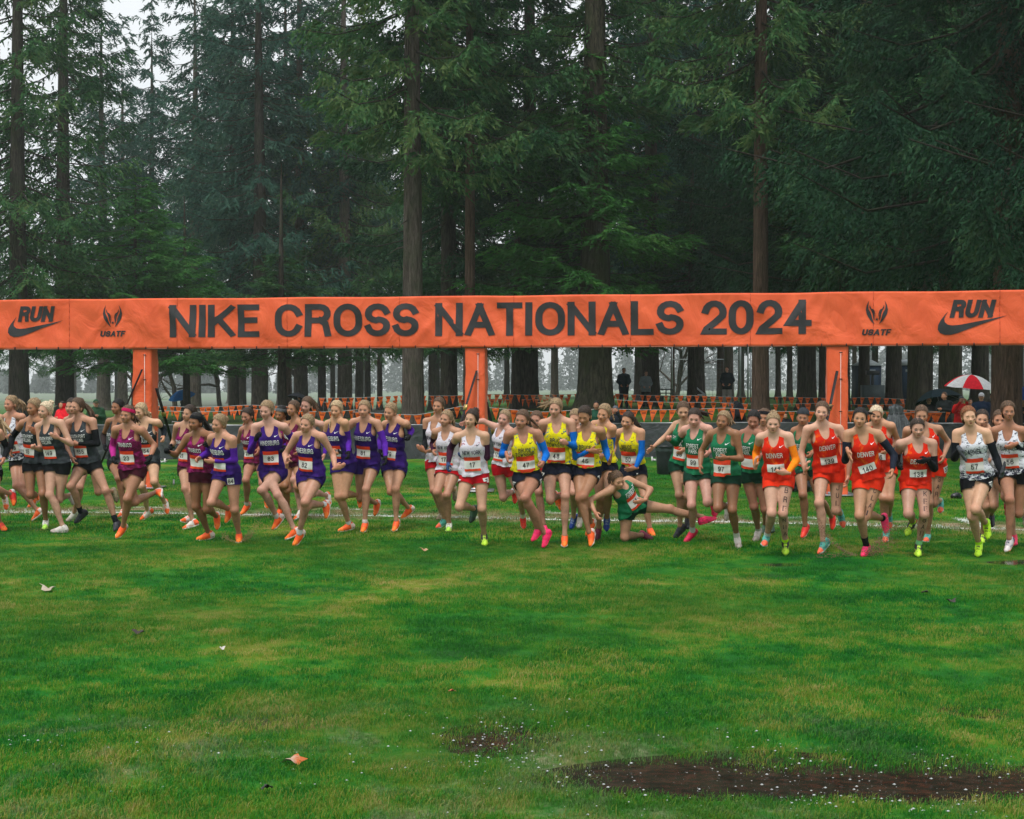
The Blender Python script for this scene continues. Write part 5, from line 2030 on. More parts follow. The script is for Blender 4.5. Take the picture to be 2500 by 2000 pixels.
def ground_mat(blade):
    m, nt, b = new_mat('grass_blade' if blade else 'lawn', .42 if blade else .85, .14 if blade else .08)
    geo = nt.nodes.new('ShaderNodeNewGeometry')
    pos = geo.outputs['Position']
    line, x, y, d = line_mask(nt, pos)
    big = noise_n(nt, .50, 5, .62, pos, .5)
    mid = noise_n(nt, 1.9, 6, .68, pos, .4)
    fine = noise_n(nt, 16, 5, .7, pos)
    v = math_n(nt, 'ADD', math_n(nt, 'MULTIPLY', big.outputs[0], .55), math_n(nt, 'MULTIPLY', mid.outputs[0], .45))
    if blade:
        oi = nt.nodes.new('ShaderNodeObjectInfo')
        v = math_n(nt, 'ADD', v, math_n(nt, 'MULTIPLY', math_n(nt, 'SUBTRACT', oi.outputs['Random'], .5), .24))
    else:
        v = math_n(nt, 'ADD', v, math_n(nt, 'MULTIPLY', math_n(nt, 'SUBTRACT', fine.outputs[0], .5), .14))
    k = 1.75 if blade else 1.15
    g = [np.array(c) * k for c in ((.004, .062, .009), (.010, .122, .011), (.044, .155, .010), (.140, .165, .018), (.27, .21, .080))]
    r = ramp(nt, v, [(.36, g[0]), (.45, g[1]), (.525, g[2]), (.585, g[3]), (.69, g[4])])
    c = r.outputs[0]
    # hue drift between bluish and yellowish green
    hue = noise_n(nt, .23, 3, .5, pos)
    c = mix(nt, ramp(nt, hue.outputs[0], [(.40, 0), (.62, .55)]).outputs[0], c, (.035, .105, .012) if not blade else (.06, .155, .018))
    # trampled straw just behind the line, right of the middle
    wx = ramp(nt, math_n(nt, 'ABSOLUTE', math_n(nt, 'SUBTRACT', x, 3.6)), [(1.3, 1), (2.6, 0)])
    wd = ramp(nt, math_n(nt, 'ABSOLUTE', math_n(nt, 'SUBTRACT', d, .25)), [(.5, 1), (1.2, 0)])
    worn = math_n(nt, 'MULTIPLY', math_n(nt, 'MULTIPLY', wx.outputs[0], wd.outputs[0]), ramp(nt, mid.outputs[0], [(.42, 0), (.58, 1)]).outputs[0])
    wd2 = ramp(nt, math_n(nt, 'ABSOLUTE', math_n(nt, 'SUBTRACT', d, .5)), [(.3, .75), (1.1, 0)])
    worn2 = math_n(nt, 'MULTIPLY', wd2.outputs[0], ramp(nt, mid.outputs[0], [(.50, 0), (.62, 1)]).outputs[0])
    worn = math_n(nt, 'MAXIMUM', worn, worn2)
    c = mix(nt, worn, c, (.26, .21, .12))
    # muddy strip in front of the right-hand runners
    mx = ramp(nt, x, [(1.5, 0), (3.2, 1), (6.0, 1), (7.5, .4)])
    my = ramp(nt, math_n(nt, 'ABSOLUTE', math_n(nt, 'SUBTRACT', y, 15.45)), [(.25, 1), (.95, 0)])
    mud = math_n(nt, 'MULTIPLY', math_n(nt, 'MULTIPLY', mx.outputs[0], my.outputs[0]), ramp(nt, mid.outputs[0], [(.38, .1), (.60, .85)]).outputs[0])
    if blade:
        mud = math_n(nt, 'MULTIPLY', mud, .6)
    c = mix(nt, mud, c, (.12, .065, .035))
    # bleached, waterlogged turf in the foreground
    pn = noise_n(nt, 1.1, 5, .7, pos, .6)
    py = ramp(nt, math_n(nt, 'DIVIDE', y, 10.0), [(.60, 1), (.78, 1), (.88, 0)])
    px_ = ramp(nt, math_n(nt, 'DIVIDE', math_n(nt, 'ADD', x, 4.0), 8.0), [(.0, 1), (.70, .8), (.80, .1)])
    pale = math_n(nt, 'MULTIPLY', math_n(nt, 'MULTIPLY', py.outputs[0], px_.outputs[0]), ramp(nt, pn.outputs[0], [(.50, 0), (.66, .8)]).outputs[0])
    pale = math_n(nt, 'MULTIPLY', pale, ramp(nt, fine.outputs[0], [(.42, .15), (.60, 1)]).outputs[0])
    c = mix(nt, pale, c, (.30, .27, .18))
    # wet bare earth showing in the hollows
    sep = nt.nodes.new('ShaderNodeSeparateXYZ')
    nt.links.new(pos, sep.inputs[0])
    if not blade:
        low = ramp(nt, math_n(nt, 'MULTIPLY', sep.outputs['Z'], -1.0), [(.008, 0), (.022, 1)])
        c = mix(nt, low.outputs[0], c, (.034, .030, .021))
        # leaf litter under the trees, worn paths on the slope
        fy = ramp(nt, math_n(nt, 'DIVIDE', y, 100.0), [(.395, 0), (.41, .8), (.425, .8), (.44, 0), (.485, 0), (.50, .85), (.53, .85), (.55, .2), (.60, .75), (.9, .7), (1.0, .2)])
        lit = math_n(nt, 'MULTIPLY', fy.outputs[0], ramp(nt, big.outputs[0], [(.35, .3), (.6, 1)]).outputs[0])
        c = mix(nt, lit, c, (.060, .040, .026))
        far_mist = ramp(nt, math_n(nt, 'DIVIDE', y, 1000.0), [(.095, 0), (.15, .55), (.30, .85)])
        c = mix(nt, far_mist.outputs[0], c, (.17, .20, .155))      # far field coloured pale to paint in the mist
        bs = noise_n(nt, 42, 4, .7, pos)
        bump(nt, b, bs.outputs[0], .9, .03)
    c = mix(nt, math_n(nt, 'MULTIPLY', line, .9), c, (.72, .73, .70))
    nt.links.new(c, b.inputs['Base Color'])
    if blade:
        out = nt.nodes['Material Output']
        tr = nt.nodes.new('ShaderNodeBsdfTranslucent')
        nt.links.new(c, tr.inputs['Color'])
        ms = nt.nodes.new('ShaderNodeMixShader')
        ms.inputs[0].default_value = .35
        nt.links.new(b.outputs[0], ms.inputs[1])
        nt.links.new(tr.outputs[0], ms.inputs[2])
        nt.links.new(ms.outputs[0], out.inputs['Surface'])
    return m


def tuft(name, n, rad, hgt, w, seed):
    rng = np.random.RandomState(seed)
    V, F = [], []
    for i in range(n):
        a = rng.rand() * 6.28
        r = rad * math.sqrt(rng.rand())
        p = np.array((math.cos(a) * r, math.sin(a) * r, -.004))
        h = hgt * (.55 + .6 * rng.rand())
        la = rng.rand() * 6.28
        lean = h * (.15 + .75 * rng.rand() ** 1.5)
        L_ = np.array((math.cos(la), math.sin(la), 0)) * lean
        s = np.array((-math.sin(la + .7), math.cos(la + .7), 0)) * w * (.7 + .6 * rng.rand())
        m1 = p + L_ * .30 + np.array((0, 0, h * .62))
        t = p + L_ + np.array((0, 0, h * (.95 - .25 * rng.rand())))
        b = len(V)
        V += [p - s, p + s, m1 + s * .75, m1 - s * .75, t]
        F += [(b, b + 1, b + 2), (b, b + 2, b + 3), (b + 3, b + 2, b + 4)]
    me = bpy.data.meshes.new(name)
    me.from_pydata([tuple(v) for v in V], [], F)
    me.materials.append(_gm['blade'])
    o = bpy.data.objects.new(name, me)
    return o


def scatter_tree(name, objs):
    """geometry nodes: points with a size attribute -> instances of the given tufts"""
    ng = bpy.data.node_groups.new(name, 'GeometryNodeTree')
    ng.interface.new_socket('Geometry', in_out='INPUT', socket_type='NodeSocketGeometry')
    ng.interface.new_socket('Geometry', in_out='OUTPUT', socket_type='NodeSocketGeometry')
    N, Lk = ng.nodes, ng.links
    gi, go = N.new('NodeGroupInput'), N.new('NodeGroupOutput')
    j = N.new('GeometryNodeGeometryToInstance')
    for o in objs:
        oi = N.new('GeometryNodeObjectInfo')
        oi.inputs['Object'].default_value = o
        Lk.new(oi.outputs['Geometry'], j.inputs[0])
    mp = N.new('GeometryNodeMeshToPoints')
    Lk.new(gi.outputs[0], mp.inputs['Mesh'])
    ip = N.new('GeometryNodeInstanceOnPoints')
    ip.inputs['Pick Instance'].default_value = True
    Lk.new(mp.outputs[0], ip.inputs['Points'])
    Lk.new(j.outputs[0], ip.inputs['Instance'])
    ri = N.new('FunctionNodeRandomValue')
    ri.data_type = 'INT'
    ri.inputs[4].default_value = 0
    ri.inputs[5].default_value = len(objs) - 1
    Lk.new(ri.outputs[2], ip.inputs['Instance Index'])
    rr = N.new('FunctionNodeRandomValue')
    rr.data_type = 'FLOAT_VECTOR'
    rr.inputs[0].default_value = (-.15, -.15, 0)
    rr.inputs[1].default_value = (.15, .15, 6.283)
    e2 = N.new('FunctionNodeEulerToRotation')
    Lk.new(rr.outputs[0], e2.inputs[0])
    Lk.new(e2.outputs[0], ip.inputs['Rotation'])
    na = N.new('GeometryNodeInputNamedAttribute')
    na.data_type = 'FLOAT'
    na.inputs['Name'].default_value = 'size'
    Lk.new(na.outputs['Attribute'], ip.inputs['Scale'])
    Lk.new(ip.outputs[0], go.inputs[0])
    return ng


def grass():
    _gm['blade'] = ground_mat(True)
    tufts = [tuft('grass_tuft', 30, .080, .034, .0016, s) for s in (1, 2, 3, 4)]
    far_t = [tuft('grass_tuft_wide', 22, .14, .034, .0030, s) for s in (5, 6, 7)]
    ng1 = scatter_tree('near_grass_nodes', tufts)
    ng2 = scatter_tree('far_grass_nodes', far_t)
    rng = np.random.RandomState(11)

    def pts(y0, y1, dens, pad):
        ys, xs = [], []
        n = int(dens * (y1 - y0) * (.72 * y1 + 2 * pad))
        y = y0 + (y1 - y0) * rng.rand(n)
        hw = .36 * y1 + pad
        x = (rng.rand(n) * 2 - 1) * hw
        k = np.abs(x) < .36 * y + pad
        return x[k], y[k]
    for nm, segs, ng, sc in (('grass', ((5.4, 9, 520), (9, 13, 330), (13, 17.5, 210)), ng1, 1.0),
                             ('grass', ((17.5, 24, 85), (24, 34, 40)), ng2, 1.0)):
        X, Y = [], []
        for (a, b, d) in segs:
            x, y = pts(a, b, d, 1.2)
            X.append(x)
            Y.append(y)
        X, Y = np.concatenate(X), np.concatenate(Y)
        Z = gz(X, Y)
        # sparse in the puddles, taller in lush patches
        f = np.array([noise.noise(Vector((a * .8, b * .8, 3.1))) for a, b in zip(X, Y)])
        f2 = np.array([noise.noise(Vector((a * 3, b * 3, 9.1))) for a, b in zip(X, Y)])
        keep = rng.rand(len(X)) < np.clip((Z + .054) / .046, .10, 1)
        keep &= ~((np.abs(Y - 15.5) < .5) & (X > 2.4) & (rng.rand(len(X)) < .55))
        keep &= ~((f2 < -.22) & (rng.rand(len(X)) < .5))
        size = (1.0 + .55 * f + .25 * f2) * (.8 + .4 * rng.rand(len(X)))
        size = np.clip(size, .45, 1.8) * sc
        X, Y, Z, size = X[keep], Y[keep], Z[keep], size[keep]
        me = bpy.data.meshes.new('grass')
        me.vertices.add(len(X))
        me.vertices.foreach_set('co', np.stack([X, Y, Z], 1).astype(np.float32).ravel())
        at = me.attributes.new('size', 'FLOAT', 'POINT')
        at.data.foreach_set('value', size.astype(np.float32))
        o = bpy.data.objects.new(nm, me)
        COL.objects.link(o)
        md = o.modifiers.new('grass', 'NODES')
        md.node_group = ng
        o['kind'] = 'stuff'
        o['label'] = 'short wet lawn grass in the foreground' if ng is ng1 else 'lawn grass around and behind the runners'
        o['category'] = 'grass'


def puddles():
    m, nt, b = new_mat('puddle_water', .06, .5)
    geo = nt.nodes.new('ShaderNodeNewGeometry')
    n = noise_n(nt, 5, 5, .65, geo.outputs['Position'], .6)
    r = ramp(nt, n.outputs[0], [(.35, (.010, .009, .007)), (.65, (.030, .024, .016))])
    nt.links.new(r.outputs[0], b.inputs['Base Color'])
    b.inputs['IOR'].default_value = 1.33
    w = noise_n(nt, 34, 4, .7, geo.outputs['Position'])
    rings = nt.nodes.new('ShaderNodeTexVoronoi')
    rings.inputs['Scale'].default_value = 11
    nt.links.new(geo.outputs['Position'], rings.inputs['Vector'])
    rr = math_n(nt, 'SINE', math_n(nt, 'MULTIPLY', rings.outputs['Distance'], 60))
    hsum = math_n(nt, 'ADD', w.outputs[0], math_n(nt, 'MULTIPLY', rr, .12))
    bump(nt, b, hsum, .16, .004)
    for (x0, y0, x1, y1, lv, lab) in ((-1.0, 6.0, 5.6, 8.6, -.0135, 'brown rain puddle'), (2.2, 14.9, 6.8, 16.1, -.0115, 'thin muddy puddle in front of the right runners')):
        V = [(x0, y0, lv), (x1, y0, lv), (x1, y1, lv), (x0, y1, lv)]
        # keep only the hollows: a grid clipped by the depth of the ground under it
        xs, ys = np.arange(x0, x1, .04), np.arange(y0, y1, .03)
        X, Y = np.meshgrid(xs, ys)
        D = lv - gz(X, Y) + .0
        nx = len(xs)
        i, j = np.meshgrid(np.arange(nx - 1), np.arange(len(ys) - 1))
        a = (j * nx + i).ravel()
        F = np.stack([a, a + 1, a + nx + 1, a + nx], 1)
        VV = np.stack([X.ravel(), Y.ravel(), np.full(X.size, lv)], 1)
        v, f = clip_mesh(VV, F, D.ravel() + .001)
        if len(f):
            o = mesh_obj('puddle', v, f, m, smooth=False)
            o['kind'] = 'structure'


def splashes():
    """raindrops kicking up on the wet ground, small beads and crowns of water"""
    rng = np.random.RandomState(5)
    V, F = [], []
    t = (1 + 5 ** .5) / 2
    base = np.array([(1, 0, 0), (-1, 0, 0), (0, 1, 0), (0, -1, 0), (0, 0, 1), (0, 0, -1)], float)
    fb = [(0, 2, 4), (2, 1, 4), (1, 3, 4), (3, 0, 4), (2, 0, 5), (1, 2, 5), (3, 1, 5), (0, 3, 5)]

    def blob(p, r, s=(1, 1, 1)):
        b = len(V)
        for q in base:
            V.append(tuple(p + q * r * np.array(s)))
        for q in fb:
            F.append(tuple(b + k for k in q))
    n = 0
    while n < 1300:
        x, y = rng.uniform(-3.2, 5.2), rng.uniform(6.2, 9.2)
        f = noise.noise(Vector((x * 1.3, y * 1.6, 7.7)))
        z = float(gz(x, y))
        wet = math.exp(-((x - .9) / 1.6) ** 2 - ((y - 6.9) / .75) ** 2) + .5 * math.exp(-((x + 2.4) / .8) ** 2 - ((y - 7.7) / .3) ** 2) \
            + .30 * math.exp(-((x - 2.8) / 1.4) ** 2 - ((y - 6.9) / .4) ** 2) + .5 * math.exp(-((x - .0) / .5) ** 2 - ((y - 8.0) / .55) ** 2)
        if rng.rand() > wet * (1.0 + 1.8 * f):
            n += .02
            continue
        n += 1
        r = .0010 + .0052 * rng.rand() ** 3.2
        blob(np.array((x, y, max(z, -.0135) + rng.uniform(.004, .03))), r, (1.7, 1.7, .8))
    m, nt, b = new_mat('splash_water', .12, .6)
    b.inputs['Base Color'].default_value = (.42, .45, .44, 1)
    o = mesh_obj('rain_splash', np.array(V), np.array(F), m, smooth=True)
    o['kind'] = 'stuff'
    o['label'] = 'raindrops splashing on the waterlogged turf'
    o['category'] = 'splash'


def mud_spray(label, arcs, col, seed):
    rng = np.random.RandomState(seed)
    V, F = [], []
    base = np.array([(1, 0, 0), (-1, 0, 0), (0, 1, 0), (0, -1, 0), (0, 0, 1), (0, 0, -1)], float)
    fb = [(0, 2, 4), (2, 1, 4), (1, 3, 4), (3, 0, 4), (2, 0, 5), (1, 2, 5), (3, 1, 5), (0, 3, 5)]
    for (a, b_, c, n, sp) in arcs:
        for i in range(n):
            t = rng.rand() ** .8
            p = (1 - t) ** 2 * np.array(a) + 2 * t * (1 - t) * np.array(b_) + t * t * np.array(c)
            p = p + rng.normal(0, sp * (.3 + t), 3)
            p[2] = max(p[2], float(gz(p[0], p[1])) + .004)
            r = rng.uniform(.0022, .0062)
            k = len(V)
            for q in base:
                V.append(tuple(p + q * r * np.array((1, 1, 1.3))))
            F += [tuple(k + w for w in q) for q in fb]
    m = plain('muddy_water', col, .25, .5, var=.3)
    o = mesh_obj('mud_splash', np.array(V), np.array(F), m)
    o['kind'] = 'stuff'
    o['label'] = label
    o['category'] = 'splash'


def fallen_leaves():
    """a few big leaves and scraps lying on the lawn"""
    rng = np.random.RandomState(3)
    items = [(712, 1872, .062, (.42, .30, .22), (.42, .10, .02), 'large maple leaf, pale with a rusty orange lobe, lying on the grass'),
             (115, 1446, .085, (.34, .28, .20), (.40, .33, .26), 'pale dry leaf lying on the left of the lawn'),
             (336, 1556, .05, (.03, .022, .015), (.03, .02, .015), 'small dark leaf lying left of the middle of the lawn'),
             (650, 1944, .035, (.02, .015, .02), (.02, .015, .02), 'dark leaf scrap near the bottom edge below the maple leaf'),
             (540, 1595, .03, (.5, .46, .42), (.4, .36, .3), 'small white scrap of leaf left of the middle of the lawn'),
             (1103, 1703, .025, (.45, .12, .04), (.4, .1, .03), 'tiny orange leaf in the middle of the lawn'),
             (2262, 1455, .045, (.03, .03, .02), (.03, .02, .015), 'dark leaf on the right of the lawn, left of its neighbour'),
             (2326, 1478, .045, (.035, .03, .025), (.03, .02, .015), 'dark leaf on the right of the lawn, lower of the pair'),
             (1034, 1351, .05, (.40, .24, .13), (.35, .2, .1), 'brown leaf just in front of the white singlet runners')]
    for k, (px, py, s, c1, c2, lab) in enumerate(items):
        Y = CAMH * FPX / (py - 950.0)
        X = (px - 1250) / FPX * Y
        n = 15
        ring = []
        for i in range(n):
            a = 2 * math.pi * i / n
            r = s * (1.0 if i % 3 == 0 else .72) * rng.uniform(.85, 1.1) * (1.25 if i in (0,) else 1)
            ring.append((math.cos(a) * r, math.sin(a) * r * .8, .35 * s * math.sin(a * 2 + k) * r / s + .018 + rng.uniform(0, .008)))
        mid = [(q[0] * .45, q[1] * .45, q[2] * .5 + .016) for q in ring]
        V = np.array([(0, 0, .014)] + mid + ring)
        F = []
        for i in range(n):
            j = (i + 1) % n
            F += [(0, 1 + i, 1 + j), (1 + i, 1 + n + i, 1 + n + j), (1 + i, 1 + n + j, 1 + j)]
        V2 = np.concatenate([V, V - np.array((0, 0, .0012))])
        F = np.array(F)
        F = np.concatenate([F, F[:, ::-1] + len(V)])
        m, nt, b = new_mat('dry_leaf', .5, .3)
        co = coords(nt)
        sx = nt.nodes.new('ShaderNodeSeparateXYZ')
        nt.links.new(co, sx.inputs[0])
        nn = noise_n(nt, 40, 4, .6, co)
        fc = math_n(nt, 'ADD', math_n(nt, 'MULTIPLY', sx.outputs['X'], 9.0), nn.outputs[0])
        r = ramp(nt, fc, [(.45, c1), (.75, c2)])
        nt.links.new(r.outputs[0], b.inputs['Base Color'])
        o = mesh_obj('fallen_leaf', V2, F, m, smooth=False)
        o.location = (X, Y, float(gz(X, Y)) + .012)
        o.rotation_euler = (rng.uniform(-.15, .15), rng.uniform(-.15, .15), rng.uniform(-.5, .5) if k == 0 else rng.uniform(0, 6))
        o['label'] = lab
        o['category'] = 'leaf'
        o['group'] = 'leaves lying on the lawn'
# ---------------------------------------------------------------- trees
def thing(name, label, cat, loc=(0, 0, 0), rotz=0.0, group=None):
    o = bpy.data.objects.new(name, None)
    COL.objects.link(o)
    o.empty_display_size = .3
    o.location = loc
    o.rotation_euler = (0, 0, rotz)
    o['label'] = label
    o['category'] = cat
    if group:
        o['group'] = group
    return o


def bark_mat(name, c1, c2, moss=(.05, .07, .03), mo=.4):
    m, nt, b = new_mat(name, .85, .06)
    co = coords(nt, 'Object', (3.2, 3.2, .55))
    n = noise_n(nt, 3.4, 7, .72, co, .8)
    r = ramp(nt, n.outputs[0], [(.33, np.array(c1) * .35), (.47, c1), (.64, c2)])
    n2 = noise_n(nt, .9, 4, .6, coords(nt))
    c = mix(nt, ramp(nt, n2.outputs[0], [(.48, 0), (.66, mo)]).outputs[0], r.outputs[0], moss)
    nt.links.new(c, b.inputs['Base Color'])
    bump(nt, b, n.outputs[0], .9, .12)
    return m


def needle_mat(name, dark, light, warm):
    m, nt, b = new_mat(name, .7, .05)
    geo = nt.nodes.new('ShaderNodeNewGeometry')
    oi = nt.nodes.new('ShaderNodeObjectInfo')
    n = noise_n(nt, .55, 4, .6, geo.outputs['Position'])
    f = noise_n(nt, 5, 2, .5, geo.outputs['Position'])
    v = math_n(nt, 'ADD', math_n(nt, 'MULTIPLY', n.outputs[0], .6), math_n(nt, 'MULTIPLY', f.outputs[0], .4))
    v = math_n(nt, 'ADD', v, math_n(nt, 'MULTIPLY', math_n(nt, 'SUBTRACT', oi.outputs['Random'], .5), .12))
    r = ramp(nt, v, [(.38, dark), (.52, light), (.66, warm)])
    nt.links.new(r.outputs[0], b.inputs['Base Color'])
    out = nt.nodes['Material Output']
    tr = nt.nodes.new('ShaderNodeBsdfTranslucent')
    nt.links.new(r.outputs[0], tr.inputs['Color'])
    ms = nt.nodes.new('ShaderNodeMixShader')
    ms.inputs[0].default_value = .25
    nt.links.new(b.outputs[0], ms.inputs[1])
    nt.links.new(tr.outputs[0], ms.inputs[2])
    nt.links.new(ms.outputs[0], out.inputs['Surface'])
    return m


def crown_mesh(name, seed, z0, z1, rmax, per_m, mat, leaf=.16, dens=1.0, droop=.5, shape=1.0, sparse_low=0.0):
    """branches as thin tapered strips with drooping sprays of narrow needle triangles"""
    rng = np.random.RandomState(seed)
    V, F, nb = [], [], 0
    tips, tdir, tside, tlen, twid = [], [], [], [], []
    z = z0
    bars = []
    while z < z1:
        u = (z - z0) / (z1 - z0)
        z += 1.0 / per_m * (.5 + rng.rand()) * (1 + .9 * max(0, u - .5))
        if rng.rand() < sparse_low * (1 - min(1, (z - z0) / 6.0)):
            continue
        a = rng.rand() * 6.283
        Lb = rmax * (1 - u ** 1.25) ** .75 * (.55 + .6 * rng.rand()) * (1 if u > .05 else .75)
        Lb = max(Lb, .5)
        el = .30 * (u - .35) + rng.uniform(-.14, .14)
        d = np.array((math.cos(a) * math.cos(el), math.sin(a) * math.cos(el), math.sin(el)))
        side = np.array((-math.sin(a), math.cos(a), 0))
        n = 7
        t = np.linspace(0, 1, n)
        sag = -droop * Lb * .30 * np.sin(t * 2.2) + .10 * Lb * t ** 3
        bend = rng.uniform(-.2, .2)
        P = np.array((0, 0, z)) + d * (t * Lb)[:, None] + side * (bend * Lb * t * t)[:, None]
        P[:, 2] += sag
        bars.append((P, .018 + .008 * Lb))
        # twigs
        nt_ = int(Lb * 20.0 * dens)
        tt = .04 + .96 * rng.rand(nt_) ** .75
        Pt = np.stack([np.interp(tt, t, P[:, k]) for k in range(3)], 1)
        sgn = rng.choice((-1, 1), nt_)
        tl = Lb * .26 * (1.15 - tt) + .22 + .25 * rng.rand(nt_)
        tl = np.minimum(tl, 1.15)
        td = d * (.55 + .3 * rng.rand(nt_))[:, None] + side * (sgn * (.55 + .4 * rng.rand(nt_)))[:, None]
        td[:, 2] += -.30 - droop * rng.rand(nt_)
        td = unit_rows(td)
        k_ = 8
        for q in range(k_):
            w = (q + rng.rand(nt_)) / k_
            c = Pt + td * (tl * w)[:, None]
            c[:, 2] -= droop * .35 * tl * w * w
            tips.append(c)
            dd = td + rng.normal(0, .42, (nt_, 3))
            dd[:, 2] -= .25 * droop
            tdir.append(unit_rows(dd))
            tlen.append(leaf * (.6 + .8 * rng.rand(nt_)))
            twid.append(leaf * (.12 + .11 * rng.rand(nt_)))
    C = np.concatenate(tips)
    Dv = np.concatenate(tdir)
    Ln = np.concatenate(tlen)[:, None]
    Wd = np.concatenate(twid)[:, None]
    rv = unit_rows(np.cross(Dv, rng.normal(0, 1, C.shape)))
    v0 = C - rv * Wd
    v1 = C + rv * Wd
    v2 = C + Dv * Ln
    n = len(C)
    VV = np.concatenate([v0, v1, v2])
    FF = np.stack([np.arange(n), np.arange(n) + n, np.arange(n) + 2 * n], 1)
    mi = np.zeros(n, int)
    bv, bf, k = [], [], len(VV)
    for P, r in bars:
        tv, tf = tube(P[::2], np.linspace(r, r * .25, len(P[::2])), 3)
        bv.append(tv)
        bf.append(np.concatenate([tf[:, [0, 1, 2]], tf[:, [0, 2, 3]]]) + k)
        k += len(tv)
    nbar = sum(len(f) for f in bf)
    VV = np.concatenate([VV] + bv)
    FF = np.concatenate([FF] + bf)
    mi = np.concatenate([mi, np.ones(nbar, int)])
    o = mesh_obj(name, VV, FF, [mat, BARK['dark']], smooth=False, mi=mi)
    me = o.data
    bpy.data.objects.remove(o)
    return me


def trunk_mesh(name, seed, H, r0, mat, lean=.0, stubs=10):
    rng = np.random.RandomState(seed)
    n = 22
    zs = np.concatenate([[-.35, 0, .15, .4, .8, 1.4], np.linspace(2.4, H, n - 6)])
    na = 14
    V = []
    ph = rng.rand(6) * 6.28
    for i, z in enumerate(zs):
        u = max(z, 0) / H
        r = r0 * (1 - u) ** .8 * (1 + .55 * math.exp(-max(z, 0) / .35)) + .02
        cx = lean * z * .02 + .10 * math.sin(z * .16 + ph[0]) * u
        cy = .08 * math.sin(z * .13 + ph[1]) * u
        for a in np.linspace(0, 6.283, na, endpoint=False):
            rr = r * (1 + .07 * math.sin(3 * a + ph[2] + z * .1) + .05 * math.sin(5 * a + ph[3]) + .18 * math.exp(-max(z, 0) / .5) * math.sin(4 * a + ph[4])
                      + rng.uniform(-.03, .03))
            V.append((cx + rr * math.cos(a), cy + rr * math.sin(a), z))
    i = np.arange(n - 1)[:, None] * na
    j = np.arange(na)[None]
    k = (j + 1) % na
    F = np.stack([i + j, i + k, i + na + k, i + na + j], -1).reshape(-1, 4)
    parts = [(np.array(V), F, np.zeros((len(V), 1)))]
    for s in range(stubs):     # dead branch stubs up the bole
        z = rng.uniform(2.5, H * .55)
        a = rng.rand() * 6.283
        r = r0 * (1 - z / H) ** .8
        L_ = rng.uniform(.15, 1.6) * (1 if rng.rand() < .4 else .35)
        d = np.array((math.cos(a), math.sin(a), rng.uniform(-.35, .1)))
        b0 = np.array((0, 0, z)) + d * r * .8
        tv, tf = tube(np.array([b0, b0 + d * L_ * .5, b0 + d * L_ + np.array((0, 0, -.12 * L_))]), np.array((.035, .022, .008)), 4)
        parts.append((tv, tf, np.zeros((len(tv), 1))))
    a, b, c = merge(parts)
    o = mesh_obj(name, a, b, mat, smooth=True)
    me = o.data
    bpy.data.objects.remove(o)
    return me


BARK, NEED = {}, {}
CR, TK = {}, {}


def tree_assets():
    BARK['dark'] = bark_mat('dark_bark', (.042, .036, .030), (.080, .068, .056))
    BARK['grey'] = bark_mat('grey_bark', (.075, .062, .052), (.145, .120, .100), (.06, .075, .04), .5)
    BARK['brown'] = bark_mat('brown_bark', (.085, .054, .040), (.155, .100, .074), (.05, .055, .03), .25)
    BARK['moss'] = bark_mat('mossy_bark', (.055, .050, .035), (.115, .105, .070), (.060, .075, .030), .85)
    NEED['deep'] = needle_mat('deep_needles', (.008, .030, .018), (.022, .066, .032), (.048, .084, .032))
    NEED['mid'] = needle_mat('mid_needles', (.016, .060, .026), (.046, .125, .044), (.098, .150, .048))
    NEED['blue'] = needle_mat('bluish_needles', (.018, .060, .046), (.044, .112, .080), (.078, .140, .084))
    NEED['bright'] = needle_mat('bright_needles', (.030, .110, .026), (.055, .185, .040), (.100, .200, .050))
    CR['a'] = crown_mesh('crown_high', 1, 7.0, 31, 4.6, 6.5, NEED['deep'], .25, .60, .55)
    CR['b'] = crown_mesh('crown_long', 2, 4.6, 29, 5.0, 5.6, NEED['mid'], .25, .54, .75)
    CR['c'] = crown_mesh('crown_blue', 3, 5.2, 32, 4.4, 6.0, NEED['blue'], .25, .56, .6, sparse_low=.3)
    CR['d'] = crown_mesh('crown_thin', 4, 9.5, 33, 4.4, 6.2, NEED['mid'], .25, .72, .6, sparse_low=.3)
    CR['e'] = crown_mesh('crown_open', 8, 6.5, 32, 4.8, 5.6, NEED['blue'], .26, .50, .7, sparse_low=.3)
    CR['low'] = crown_mesh('crown_young', 5, .9, 12.5, 3.6, 12, NEED['bright'], .19, .85, .35)
    CR['low2'] = crown_mesh('crown_young_dark', 6, 1.2, 11.0, 3.8, 11, NEED['mid'], .19, .80, .45)
    CR['near'] = crown_mesh('crown_near', 7, 3.2, 18, 7.2, 9.5, NEED['deep'], .16, 1.5, .95)
    for k, sd, mt, r0 in (('dark', 11, 'dark', .55), ('grey', 12, 'grey', .60), ('brown', 13, 'brown', .52), ('moss', 14, 'moss', .60)):
        TK[k] = trunk_mesh('bole_' + k, sd, 33, r0, BARK[mt])
    TK['young'] = trunk_mesh('bole_young', 16, 12.5, .20, BARK['dark'], stubs=3)


def px_at(px, D):
    return (px - 1250.0) / FPX * D


def conifer(px, D, tk, cr, label, wpx=None, rot=None, sz=1.0, r0=.55, name='conifer_tree', crown_drop=0.0):
    x = px_at(px, D)
    z = float(gz(x, D))
    rot = rot if rot is not None else (px * 7.13 % 6.28)
    t = thing(name, label, 'tree', (x, D, z), rot, 'tall conifers behind the start line')
    o = bpy.data.objects.new('trunk', TK[tk])
    COL.objects.link(o)
    o.parent = t
    if wpx:
        k = (wpx / FPX * D / 2) / (r0 * 1.02)
        o.scale = (k, k, 1)
    if cr:
        c = bpy.data.objects.new('crown', CR[cr])
        COL.objects.link(c)
        c.parent = t
        c.scale = (sz, sz, sz * .5 + .5)
        c.location = (0, 0, 3.6 if cr == 'near' else crown_drop)
    return t


